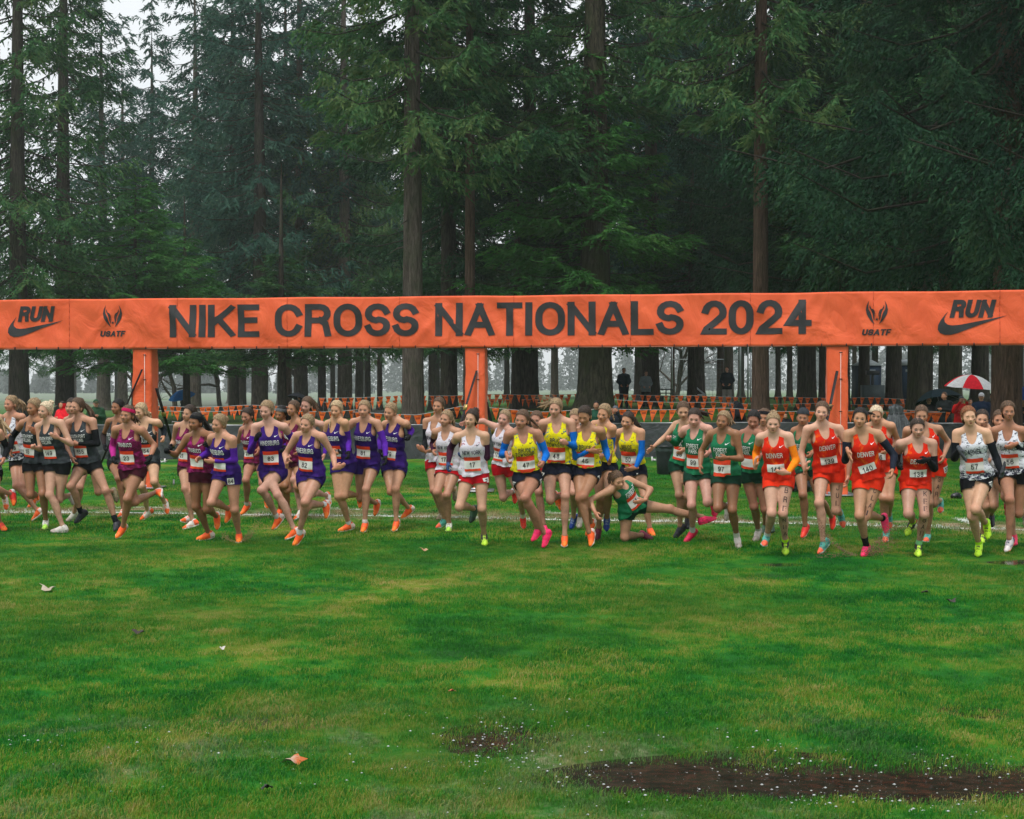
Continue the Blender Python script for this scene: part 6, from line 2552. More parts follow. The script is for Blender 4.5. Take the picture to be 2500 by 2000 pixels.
def bare_tree(px, D, H, seed, label):
    rng = np.random.RandomState(seed)
    x = px_at(px, D)
    t = thing('bare_tree', label, 'tree', (x, D, float(gz(x, D))), 0, 'leafless trees in the misty field')
    parts_t, parts_b = [], []

    def grow(p, d, L_, r, lv):
        n = 4
        pts = [p]
        for i in range(n):
            d = unit(d + rng.normal(0, .13, 3) + np.array((0, 0, .04)))
            pts.append(pts[-1] + d * L_ / n)
        tv, tf = tube(np.array(pts), np.linspace(r, r * .6, n + 1), 5 if lv < 2 else 3)
        (parts_t if lv == 0 else parts_b).append((tv, tf, np.zeros((len(tv), 1))))
        if lv >= 4:
            return
        for k in range(rng.randint(2, 5) if lv else 5):
            i = rng.randint(1, n + 1)
            q = unit(d * .7 + rng.normal(0, .55, 3) + np.array((0, 0, .15)))
            grow(pts[i], q, L_ * rng.uniform(.55, .8), r * .5, lv + 1)
    grow(np.array((0, 0, -.2)), np.array((rng.uniform(-.2, .2), 0, 1)), H * .38, H * .018, 0)
    a, b, c = merge(parts_t)
    mesh_obj('trunk', a, b, BARK['grey'], t)
    a, b, c = merge(parts_b)
    mesh_obj('branches', a, b, BARK['grey'], t)


def forest():
    tree_assets()
    # trunks that show under the banner: photo column, distance, bark, crown, width in the photo
    T = [
        (47, 52, 'dark', 'b', 50, 'dark conifer at the far left edge with low hanging branches'),
        (158, 58, 'dark', 'b', 46, 'dark thick conifer trunk behind the charcoal runners'),
        (252, 84, 'grey', 'c', 30, 'pale misty trunk between the dark left conifer and the left orange leg'),
        (372, 88, 'dark', 'e', 24, 'thin dark trunk just right of the left orange leg'),
        (300, 96, 'grey', 'a', 22, 'slim misty trunk just left of the left orange leg'),
        (477, 76, 'grey', 'c', 28, 'grey trunk beside the blue umbrella'),
        (570, 70, 'dark', 'a', 25, 'dark straight trunk, left one of a close pair over the left maroon runners'),
        (590, 78, 'grey', 'd', 22, 'grey trunk, right one of a close pair over the left maroon runners'),
        (635, 64, 'dark', 'a', 42, 'broad dark trunk above number 83'),
        (700, 72, 'brown', 'd', 27, 'brownish trunk behind the black umbrella'),
        (734, 68, 'grey', 'c', 33, 'grey trunk just right of the black umbrella'),
        (786, 82, 'dark', 'a', 21, 'thin dark trunk left of number 81'),
        (842, 66, 'grey', 'b', 34, 'grey trunk above number 81'),
        (878, 84, 'grey', 'c', 20, 'thin misty trunk above number 79'),
        (897, 90, 'dark', 'a', 17, 'thinnest dark trunk left of the big pale trunk'),
        (1007, 52, 'grey', 'd', 50, 'big pale grey trunk with knots standing clear of the forest up to the sky'),
        (1052, 110, 'grey', 'c', 12, 'very thin far trunk right of the big pale trunk'),
        (1094, 64, 'dark', 'a', 41, 'very dark thick trunk left of the middle orange leg'),
        (1148, 56, 'brown', 'd', 30, 'dark trunk half behind the middle orange leg'),
        (1292, 66, 'dark', 'a', 46, 'dark trunk above number 47, beyond the banner'),
        (1352, 118, 'grey', 'c', 14, 'faint distant trunk left of the thickest mossy trunk'),
        (1456, 58, 'moss', 'd', 74, 'thickest trunk, standing behind the yellow team'),
        (1560, 96, 'grey', 'a', 20, 'misty trunk right of the thickest trunk'),
        (1590, 70, 'dark', 'c', 42, 'dark trunk behind the grey hooded onlooker'),
        (1700, 76, 'dark', 'a', 38, 'dark misty trunk above the green team'),
        (1778, 84, 'grey', 'c', 22, 'slim trunk left of the brown trunk over number 97'),
        (1856, 50, 'brown', 'd', 44, 'tall red brown trunk visible high up above number 141'),
        (1928, 96, 'dark', 'a', 14, 'thin far trunk left of the right orange leg'),
        (1970, 60, 'dark', 'near', 42, 'dark trunk above number 139'),
        (2011, 72, 'dark', 'a', 22, 'dark trunk touching the right orange leg'),
        (2109, 66, 'dark', 'c', 27, 'dark trunk between the two toilet cabins'),
        (2180, 60, 'dark', 'a', 38, 'dark trunk right of the toilet cabins'),
        (2236, 52, 'moss', 'near', 37, 'mossy trunk left of the black umbrella onlooker'),
        (2318, 50, 'moss', 'near', 50, 'mossy trunk behind the red and white umbrella'),
        (2392, 62, 'dark', 'a', 42, 'dark trunk over the white cap onlooker'),
        (2458, 36, 'brown', None, 78, 'furrowed brown trunk of the nearest conifer at the right edge'),
    ]
    for (px, D, tk, cr, w, lab) in T:
        left = px < 900
        D = D * 1.45 if left else D
        if left and 200 < px < 800:
            cr = 'e'
        t = conifer(px, D, tk, cr, lab, w, sz=1.3 if left else 1.0)
        if cr is None:
            c = bpy.data.objects.new('crown', CR['near'])
            COL.objects.link(c)
            c.parent = t
            c.location = (0, 0, 2.6)
            c.rotation_euler = (0, 0, 2.4)
    # deeper rows that close the wood
    rng = np.random.RandomState(21)
    px = -60
    k = 0
    side = ['at the left of the wood', 'in the middle of the wood', 'at the right of the wood']
    while px < 2600:
        D = rng.uniform(84, 150)
        if px < 900:
            D = rng.uniform(140, 210)
        step = 62 if px > 1500 else 105
        cr = 'abcd'[rng.randint(4)]
        lab = 'conifer in the deep rows of the forest ' + side[min(2, max(0, int(px // 834)))]
        t = conifer(px + rng.uniform(-15, 15), D, ('dark', 'grey', 'brown')[rng.randint(3)], cr, lab, rng.uniform(9, 22), sz=rng.uniform(.85, 1.25))
        t['group'] = 'deep rows of conifers ' + side[min(2, max(0, int(px // 834)))]
        px += step * rng.uniform(.7, 1.3)
        k += 1
    # young, brighter trees in front
    for (px, D, cr, sz, lab, zoff, zs) in ((330, 78, 'low', 1.35, 'bright green young conifer at left above the banner, left of its twin', 2.4, .62),
                                       (455, 82, 'low', 1.2, 'bright green young conifer at left above the banner, right of its twin', 2.4, .52),
                                       (1105, 66, 'low2', 1.0, 'bushy young conifer above the middle of the banner', 2.6, .45),
                                       (1260, 62, 'low2', .9, 'small young conifer above the letters NA', 2.4, .5),
                                       (1425, 58, 'low', 1.25, 'tall bright young conifer above the right half of the banner', 2.2, .75),
                                       (1690, 66, 'low2', 1.05, 'young conifer above the year on the banner', 3.0, .6),
                                       (690, 70, 'low2', 1.0, 'young conifer above the word CROSS', 2.6, .5),
                                       (2060, 52, 'low2', 1.1, 'dark bushy conifer above the right orange leg', 4.4, .7),
                                       (2260, 48, 'low2', 1.15, 'dark bushy conifer above the right emblem', 4.8, .7)):
        x = px_at(px, D)
        t = thing('young_conifer', lab, 'tree', (x, D, float(gz(x, D))), px * .37, 'young conifers above the banner')
        o = bpy.data.objects.new('trunk', TK['young'])
        COL.objects.link(o)
        o.parent = t
        c = bpy.data.objects.new('crown', CR[cr])
        COL.objects.link(c)
        c.parent = t
        c.location = (0, 0, zoff)
        c.scale = (sz * 1.15, sz * 1.15, sz * zs)
    # big dark crown reaching over the right half of the frame
    for (px, D, rot, dz, lab) in ((2960, 29, .6, 1.5, 'conifer outside the right edge whose branches hang into the picture'),):
        x = px_at(px, D)
        t = thing('conifer_tree', lab, 'tree', (x, D, float(gz(x, D))), rot, 'tall conifers behind the start line')
        o = bpy.data.objects.new('trunk', TK['brown'])
        COL.objects.link(o)
        o.parent = t
        o.scale = (.6, .6, .8)
        c = bpy.data.objects.new('crown', CR['near'])
        COL.objects.link(c)
        c.parent = t
        c.location = (0, 0, dz)
        c.scale = (.85, .85, 1)
    for i, (px, D, H, lab) in enumerate(((345, 112, 13, 'leafless tree in the mist left of the left orange leg'),
                                         (430, 104, 11, 'leafless tree in the mist behind the blue umbrella'),
                                         (540, 118, 12, 'leafless leaning tree in the mist right of the blue umbrella'),
                                         (760, 120, 12, 'leafless tree in the mist behind number 82'),
                                         (1650, 118, 12, 'leafless tree in the mist behind the ball court netting'))):
        bare_tree(px, D, H, 40 + i, lab)
    # the distant wood closing the misty field, one soft mass
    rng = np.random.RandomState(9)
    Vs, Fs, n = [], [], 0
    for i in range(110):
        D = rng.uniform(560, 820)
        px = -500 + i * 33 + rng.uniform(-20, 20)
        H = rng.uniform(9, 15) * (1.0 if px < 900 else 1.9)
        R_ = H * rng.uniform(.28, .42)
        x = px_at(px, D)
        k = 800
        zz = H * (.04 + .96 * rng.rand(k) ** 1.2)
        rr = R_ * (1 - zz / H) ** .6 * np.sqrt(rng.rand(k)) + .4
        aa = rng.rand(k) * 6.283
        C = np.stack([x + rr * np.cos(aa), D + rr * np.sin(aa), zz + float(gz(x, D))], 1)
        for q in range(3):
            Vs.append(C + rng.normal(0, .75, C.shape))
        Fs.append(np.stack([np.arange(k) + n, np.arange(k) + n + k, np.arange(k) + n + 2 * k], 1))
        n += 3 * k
    o = mesh_obj('far_wood', np.concatenate(Vs), np.concatenate(Fs), needle_mat('mist_pale_twigs', (.085, .095, .088), (.14, .155, .145), (.20, .215, .20)), smooth=False)  # bare grey twigs, lightened so their colour carries the mist
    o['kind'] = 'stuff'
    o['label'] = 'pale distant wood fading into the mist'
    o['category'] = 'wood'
# ---------------------------------------------------------------- start gate
GATE = [(-13.2, 27.75), (-6.71, 27.0), (-.63, 26.2), (5.55, 25.2), (11.9, 24.05)]
ZT, ZB = 3.475, 2.565


def box_v(c, s, rot=None):
    c, s = np.array(c), np.array(s) / 2
    V = np.array([(x, y, z) for x in (-1, 1) for y in (-1, 1) for z in (-1, 1)], float) * s
    if rot is not None:
        V = V @ np.asarray(rot)
    F = np.array([(0, 1, 3, 2), (4, 6, 7, 5), (0, 4, 5, 1), (2, 3, 7, 6), (0, 2, 6, 4), (1, 5, 7, 3)])
    return V + c, F


def boxes(name, items, mat, parent=None, origin=None, smooth=False):
    Ps = []
    for it in items:
        v, f = box_v(*it)
        Ps.append((v, f, np.zeros((len(v), 1))))
    a, b, c = merge(Ps)
    return mesh_obj(name, a, b, mat, parent, origin, smooth=smooth)


def beam(a, b, w, h=None):
    """box item stretched between two points"""
    a, b = np.asarray(a, float), np.asarray(b, float)
    z = unit(b - a)
    x = np.cross(z, (0, 0, 1.0)) if abs(z[2]) < .95 else np.array((1.0, 0, 0))
    x = unit(x)
    y = np.cross(z, x)
    return ((a + b) / 2, (w, h or w, np.linalg.norm(b - a)), np.stack([x, y, z]))


def gate():
    m, nt, b = new_mat('orange_banner_cloth', .62, .3)
    co = coords(nt, 'Object')
    n = noise_n(nt, 1.6, 5, .6, co, .5)
    r = ramp(nt, n.outputs[0], [(.35, (.68, .095, .028)), (.65, (.78, .125, .040))])
    w = noise_n(nt, 240, 2, .5, co)
    c = mix(nt, .10, r.outputs[0], w.outputs[0], 'OVERLAY')
    nt.links.new(c, b.inputs['Base Color'])
    n2 = noise_n(nt, 2.4, 4, .5, coords(nt, 'Object', (1, 1, .8)), .8)
    bump(nt, b, n2.outputs[0], .6, .09)
    orange = m
    b.inputs['Sheen Weight'].default_value = .1
    ink = plain('banner_ink', (.030, .030, .032), .6, .3, var=.2, scale=3)
    steel = plain('steel', (.35, .35, .36), .4, .5, .8)
    blackm = plain('black_webbing', (.015, .015, .017), .6)
    g = thing('start_gate', 'orange fabric start gate with NIKE CROSS NATIONALS 2024 across its banner', 'banner gate', (0, 26.2, 0))
    G0 = np.array((0, 26.2, 0))
    # banner front, following the posts
    P = np.array(GATE)
    seg = np.linalg.norm(np.diff(P, axis=0), axis=1)
    S = np.concatenate([[0], np.cumsum(seg)])

    def at(s):
        return np.stack([np.interp(s, S, P[:, 0]), np.interp(s, S, P[:, 1])], -1)
    ns, nz = 620, 26
    ss = np.linspace(0, S[-1], ns)
    zz = np.linspace(0, 1, nz)
    XY = at(ss)
    T = np.gradient(XY, axis=0)
    T /= np.linalg.norm(T, axis=1)[:, None]
    Nn = np.stack([T[:, 1], -T[:, 0]], 1)      # towards the camera
    V = []
    dist = np.min(np.abs(ss[:, None] - S[None]), axis=1)
    near = np.exp(-(dist / .35) ** 2)
    for j, v in enumerate(zz):
        z = ZB + (ZT - ZB) * v
        wv = .026 * np.sin(ss * 2.1 + v * 2.6 + np.sin(ss * .7) * 2) + .012 * np.sin(ss * 5.3 - v * 3.5) + .010 * np.sin(ss * 9.0 + v * 9)
        # diagonal pulls running from the post tops
        for s0 in S:
            d = ss - s0
            wv = wv + .026 * np.exp(-((np.abs(d) - .35 - (1 - v) * .8) / .10) ** 2) * (np.abs(d) < 1.8) + .014 * np.exp(-((np.abs(d) - .15 - (1 - v) * .4) / .06) ** 2)
        wv = wv * (math.sin(math.pi * min(max(v, .03), .97)) ** .5)
        off = .20 + wv + .012 * near
        zt = z + (v > .97) * 0 - .010 * (1 - near) * np.sin(ss * 1.3) ** 2 * v
        p = XY + Nn * off[:, None]
        V.append(np.stack([p[:, 0], p[:, 1], zt if hasattr(zt, '__len__') else np.full(ns, zt)], 1))
    top = V[-1].copy()
    top[:, :2] -= Nn * .40
    bot = V[0].copy()
    bot[:, :2] -= Nn * .40
    rows = [bot + np.array((0, 0, 0))] + V + [top] + [bot]
    A = np.concatenate(rows)
    nr = len(rows)
    i, j = np.meshgrid(np.arange(ns - 1), np.arange(nr - 1))
    a = (j * ns + i).ravel()
    F = np.stack([a, a + 1, a + ns + 1, a + ns], 1)
    ban = mesh_obj('banner', A, F, orange, g, G0)
    bv = bvh_of(ban)
    # seam along the upper third
    items = []

    def s_of_px(px):
        lo, hi = 0.0, S[-1]
        for _ in range(30):
            m_ = (lo + hi) / 2
            q = at(np.array([m_]))[0]
            d = q[1] - .2
            if 1250 + q[0] / d * FPX < px:
                lo = m_
            else:
                hi = m_
        return lo

    def put(V2, F2, s0, s1, z0, z1, name, mat=ink, w=1.0, seg_=.10):
        """flat shape in the unit box, laid on the cloth between arc lengths and heights"""
        V2, F2 = subdivide_tris(V2 * np.array(((s1 - s0) / w, z1 - z0)), F2, seg_)
        R_ = []
        for (u, h) in V2:
            s_ = s0 + u
            q = at(np.array([s_]))[0]
            k = min(int(s_ / S[-1] * (ns - 1)), ns - 1)
            n2_ = np.array((Nn[k][0], Nn[k][1], 0))
            o = np.array((q[0], q[1], z0 + h)) - G0 + n2_ * .8
            hit = bv.ray_cast(Vector(o), Vector(-n2_), 1.2)
            R_.append(np.array(hit[0]) + n2_ * .009 if hit[0] is not None else o - n2_ * .58)
        return mesh_obj(name, np.array(R_), F2, mat, ban, smooth=False)

    def zy(px, y):
        q = at(np.array([s_of_px(px)]))[0]
        return CAMH + (950.0 - y) / FPX * (q[1] - .2)
    s0_, s1_ = s_of_px(419), s_of_px(1986)
    txt = 'NIKE CROSS NATIONALS 2024'
    _, _, w_all = text_mesh(txt, .026, 0, .062)
    x_ = 0.0
    for ch in txt:
        if ch == ' ':
            x_ += .36
            continue
        V2, F2, w = text_mesh(ch, .026, 0, .062)
        wl = max(GL[ch][0], (.11 + .026 * 2.6) * 1.05)
        k_ = (s1_ - s0_) / w_all
        put(V2 + np.array(((wl - w) / 2, 0)), F2, s0_ + x_ * k_, s0_ + (x_ + w) * k_, zy(1150, 820.5), zy(1150, 739.5), 'banner_letter', w=w)
        x_ += wl + .062
    for (x0, x1, ya, yb, sx0, sx1, sa, sb) in ((46, 138, 748, 786, 22, 158, 773, 824), (2322, 2438, 732, 776, 2291, 2464, 760, 819)):
        V2, F2, w = text_mesh('RUN', .05, .22, .03)
        put(V2, F2, s_of_px(x0), s_of_px(x1), zy((x0 + x1) / 2, yb), zy((x0 + x1) / 2, ya), 'run_lettering', w=w)
        V2, F2 = poly_mesh(SWOOSH)
        V2 = V2 * np.array((1.0, 1 / .46))
        V2[:, 1] = V2[:, 1] + .0
        put(V2, F2, s_of_px(sx0), s_of_px(sx1), zy((x0 + x1) / 2, sb), zy((x0 + x1) / 2, sa) - .0, 'swoosh_mark')
    for (x0, x1, wt, wb, ta, tb) in ((255, 303, 745, 800, 808, 822), (2117, 2173, 734, 793, 804, 819)):
        parts_ = []
        feathers = [[(.16, 1.0), (.06, .80), (.02, .62), (.06, .44), (.14, .30), (.26, .14), (.40, .02), (.36, .12), (.30, .26), (.27, .40), (.22, .52), (.14, .64), (.12, .78)],
                    [(.19, .82), (.18, .70), (.26, .58), (.31, .46), (.34, .30), (.40, .16), (.40, .36), (.37, .50), (.30, .62), (.23, .72)],
                    [(.25, .66), (.33, .58), (.40, .45), (.43, .30), (.43, .44), (.40, .56), (.34, .64)],
                    [(.03, .55), (.12, .46), (.20, .34), (.28, .20), (.20, .26), (.10, .36)]]
        for f in feathers[:3]:
            for mir in (0, 1):
                q = [((1 - x) if mir else x, y) for x, y in f]
                V2, F2 = poly_mesh(q)
                parts_.append((V2, F2, np.zeros((len(V2), 1))))
        star = [(.5 + .085 * (1 if k % 2 == 0 else .42) * math.sin(k * math.pi / 5), .22 + .078 * (1 if k % 2 == 0 else .42) * math.cos(k * math.pi / 5)) for k in range(10)]
        V2, F2 = poly_mesh(star)
        parts_.append((V2, F2, np.zeros((len(V2), 1))))
        V2, F2, _ = merge(parts_)
        put(V2, F2, s_of_px(x0), s_of_px(x1), zy((x0 + x1) / 2, wb), zy((x0 + x1) / 2, wt), 'winged_emblem', seg_=.05)
        V2, F2, w = text_mesh('USATF', .045, .18, .05)
        put(V2, F2, s_of_px(x0 - 8), s_of_px(x1 + 8), zy((x0 + x1) / 2, tb), zy((x0 + x1) / 2, ta), 'emblem_lettering', w=w)
    # elastic ties along the lower edge
    tie = None
    for s_ in np.arange(.4, S[-1], .415):
        q = at(np.array([s_]))[0]
        k = min(int(s_ / S[-1] * (ns - 1)), ns - 1)
        n2_ = np.array((Nn[k][0], Nn[k][1], 0))
        if tie is None:
            o = boxes('tie', [((0, 0, 0), (.012, .03, .05))], blackm, g)
            tie = o
        else:
            o = bpy.data.objects.new('tie', tie.data)
            COL.objects.link(o)
            o.parent = g
        o.location = Vector(np.array((q[0], q[1], ZB + .012)) - G0 + n2_ * .215)
    # hem tape and top piping
    for nm, zc, th in (('hem_tape', ZB - .004, .018),):
        its = []
        for a_, b_ in zip(P[:-1], P[1:]):
            t_ = unit(np.array((b_[0] - a_[0], b_[1] - a_[1], 0)))
            n_ = np.array((t_[1], -t_[0], 0)) * .20
            its.append(beam(np.array((a_[0], a_[1], zc)) + n_, np.array((b_[0], b_[1], zc)) + n_, .008, th))
        boxes(nm, its, plain('hem_grey', (.25, .10, .06), .6), g, G0)
    seam = plain('seam_thread', (.42, .055, .02), .6)
    for s_ in np.arange(1.1, S[-1], 2.05):
        its = []
        q = at(np.array([s_]))[0]
        k = min(int(s_ / S[-1] * (ns - 1)), ns - 1)
        n2_ = np.array((Nn[k][0], Nn[k][1], 0))
        col_ = [np.array(V[j][k]) for j in range(0, nz, 3)] + [np.array(V[-1][k])]
        for a_, b_ in zip(col_[:-1], col_[1:]):
            its.append(beam(a_ + n2_ * .001, b_ + n2_ * .001, .006, .010))
        boxes('seam', its, seam, ban, G0)
    # posts
    for i, (x, y) in enumerate(GATE):
        t_ = T[min(int(S[i] / S[-1] * (ns - 1)), ns - 1)]
        n_ = np.array((t_[1], -t_[0]))
        hw = .175
        Vs = []
        zs = np.linspace(0.02, ZT - .03, 34)
        na = 24
        for z in zs:
            for q in range(na):
                a_ = q / na * 4
                sd = int(a_)
                f = a_ - sd
                p = [(-1 + 2 * f, -1), (1, -1 + 2 * f), (1 - 2 * f, 1), (-1, 1 - 2 * f)][sd]
                wr = 1 + .035 * math.sin(z * 7 + q * .9 + i) + .02 * math.sin(z * 17 + q * 2.1)
                lo_, ta_ = p[0] * hw * wr, p[1] * hw * wr
                X = x + t_[0] * lo_ + n_[0] * -ta_
                Y = y + t_[1] * lo_ + n_[1] * -ta_
                Vs.append((X, Y, z))
        a0 = np.arange(len(zs) - 1)[:, None] * na
        j0 = np.arange(na)[None]
        k0 = (j0 + 1) % na
        F = np.stack([a0 + j0, a0 + k0, a0 + na + k0, a0 + na + j0], -1).reshape(-1, 4)
        post = mesh_obj('post_cover', np.array(Vs), F, orange, g, G0)
        its = []
        tt = []
        for sx in (.055,):
            p0 = np.array((x + t_[0] * sx + n_[0] * (hw + .012), y + t_[1] * sx + n_[1] * (hw + .012), .1)) - G0
            its.append(beam(p0, p0 + np.array((0, 0, ZB - .2)), .010, .006))
            for z in (.35, .9, 1.45, 2.0, 2.45):
                tt.append((p0 + np.array((0, -.004, z - .1)), (.055, .008, .014)))
        boxes('zip', its, plain('zip_white', (.6, .45, .4), .5), post)
        for q in tt:
            boxes('tie', [q], blackm, post)
        boxes('base_plate', [((x, y, .03), (.62, .62, .02)), ((x, y, .06), (.36, .36, .05))], steel, g, G0)
    # ratchet straps that guy the posts
    gold = plain('gold_buckle', (.50, .36, .12), .35, .5, .7)
    straps = [((347, 902), 26.75, (232, 1165), 27.1, 'black ratchet strap on the left orange leg, running down to the left'),
              ((382, 948), 26.9, (424, 1095), 28.0, 'black strap behind the left orange leg, running down to the right'),
              ((1164, 905), 26.0, (1098, 1120), 25.6, 'black strap across the middle orange leg, running down to the left'),
              ((1188, 982), 26.3, (1226, 1150), 27.3, 'black strap behind the middle orange leg, running down to the right'),
              ((2044, 906), 24.95, (2000, 1120), 24.6, 'black strap across the right orange leg')]
    for (a_, Da, b_, Db, lab) in straps:
        A_, B_ = unproj(a_[0], a_[1], Da), unproj(b_[0], b_[1], Db)
        B_[2] = max(B_[2], 0.04)
        t = thing('ratchet_strap', lab, 'strap', tuple(B_), 0, 'straps guying the gate legs')
        boxes('webbing', [beam(A_, B_, .055, .006)], blackm, t, B_)
        q = A_ + (B_ - A_) * .42
        its = [beam(q - unit(B_ - A_) * .05, q + unit(B_ - A_) * .05, .075, .03)]
        boxes('buckle', its, gold, t, B_)
        q = B_
        boxes('stake', [((q[0], q[1], .03), (.03, .03, .16))], steel, t, B_)
# ---------------------------------------------------------------- barriers, pennants, things behind the start
def barriers():
    vin, nt, b = new_mat('grey_vinyl', .38, .45)
    co = coords(nt)
    n = noise_n(nt, 2.2, 5, .6, co, .6)
    r = ramp(nt, n.outputs[0], [(.35, (.032, .036, .040)), (.68, (.060, .066, .072))])
    nt.links.new(r.outputs[0], b.inputs['Base Color'])
    bump(nt, b, n.outputs[0], .8, .10)
    white = plain('white_paint', (.62, .62, .60), .5)
    steel = plain('galvanised', (.32, .33, .34), .35, .5, .8)
    org = plain('orange_print', (.72, .10, .035), .55)
    n_ = 0
    names = ['leftmost', 'second', 'third', 'fourth', 'fifth', 'sixth', 'seventh', 'eighth', 'ninth', 'tenth', 'eleventh', 'twelfth']
    W = 2.3
    for k in range(12):
        x = -13.0 + k * (W + .015)
        y = 36.9 + .12 * math.sin(k * 1.7)
        z0 = float(gz(x + W / 2, y))
        t = thing('crowd_barrier', '%s grey covered crowd barrier counting from the left' % names[k], 'barrier', (x + W / 2, y, z0), 0, 'grey covered barriers behind the start line')
        nx, nz = 26, 9
        V = []
        for j in range(nz):
            for i in range(nx):
                u, v = i / (nx - 1), j / (nz - 1)
                d = .018 * math.sin(u * 9 + k * 2 + v * 2.5) + .012 * math.sin(u * 23 + v * 5 + k)
                V.append(((u - .5) * W, -.035 + d * math.sin(math.pi * min(max(v, .02), .98)), .06 + v * .86 + .012 * math.sin(u * 6 + k) * (1 - v)))
        i, j = np.meshgrid(np.arange(nx - 1), np.arange(nz - 1))
        a = (j * nx + i).ravel()
        F = np.stack([a, a + 1, a + nx + 1, a + nx], 1)
        cov = mesh_obj('cover', np.array(V), F, vin, t)
        boxes('frame', [((0, .0, .925), (W, .035, .03)), ((-W / 2 + .02, 0, .5), (.035, .035, .9)), ((W / 2 - .02, 0, .5), (.035, .035, .9)),
                        ((0, 0, .10), (W, .03, .03))], steel, t)
        for sx in (-.82, .82):
            boxes('foot', [((sx, -.12, .02), (.05, .55, .03)), ((sx - .06, -.26, .02), (.035, .05, .16)), ((sx + .06, -.26, .02), (.035, .05, .16))], white, t)
        if k in (4, 9):
            bv = bvh_of(cov)
            V2, F2 = poly_mesh(SWOOSH)
            V2 = V2 * np.array((1.25, 1.1)) - np.array((.62, .25))
            cx = (px_at(600, 36.9) - (x + W / 2)) if k == 4 else .2
            R_, F3 = decal(bv, V2, F2, np.array((cx + .45, -.05, .38)), (1, 0, 0), (0, 0, 1), (0, -1, 0), .006, seg=.12)
            if len(F3):
                R_, F3 = compact(R_, F3)
                mesh_obj('swoosh_print', R_, F3, org, cov, smooth=False)
            V2, F2, w = text_mesh('RUN', .03, .2)
            V2 = V2 * np.array((.62 / w, .30)) - np.array((.31, 0))
            R_, F3 = decal(bv, V2, F2, np.array((cx + .40, -.05, .50)), (1, 0, 0), (0, 0, 1), (0, -1, 0), .006, seg=.12)
            if len(F3):
                R_, F3 = compact(R_, F3)
                mesh_obj('run_print', R_, F3, org, cov, smooth=False)


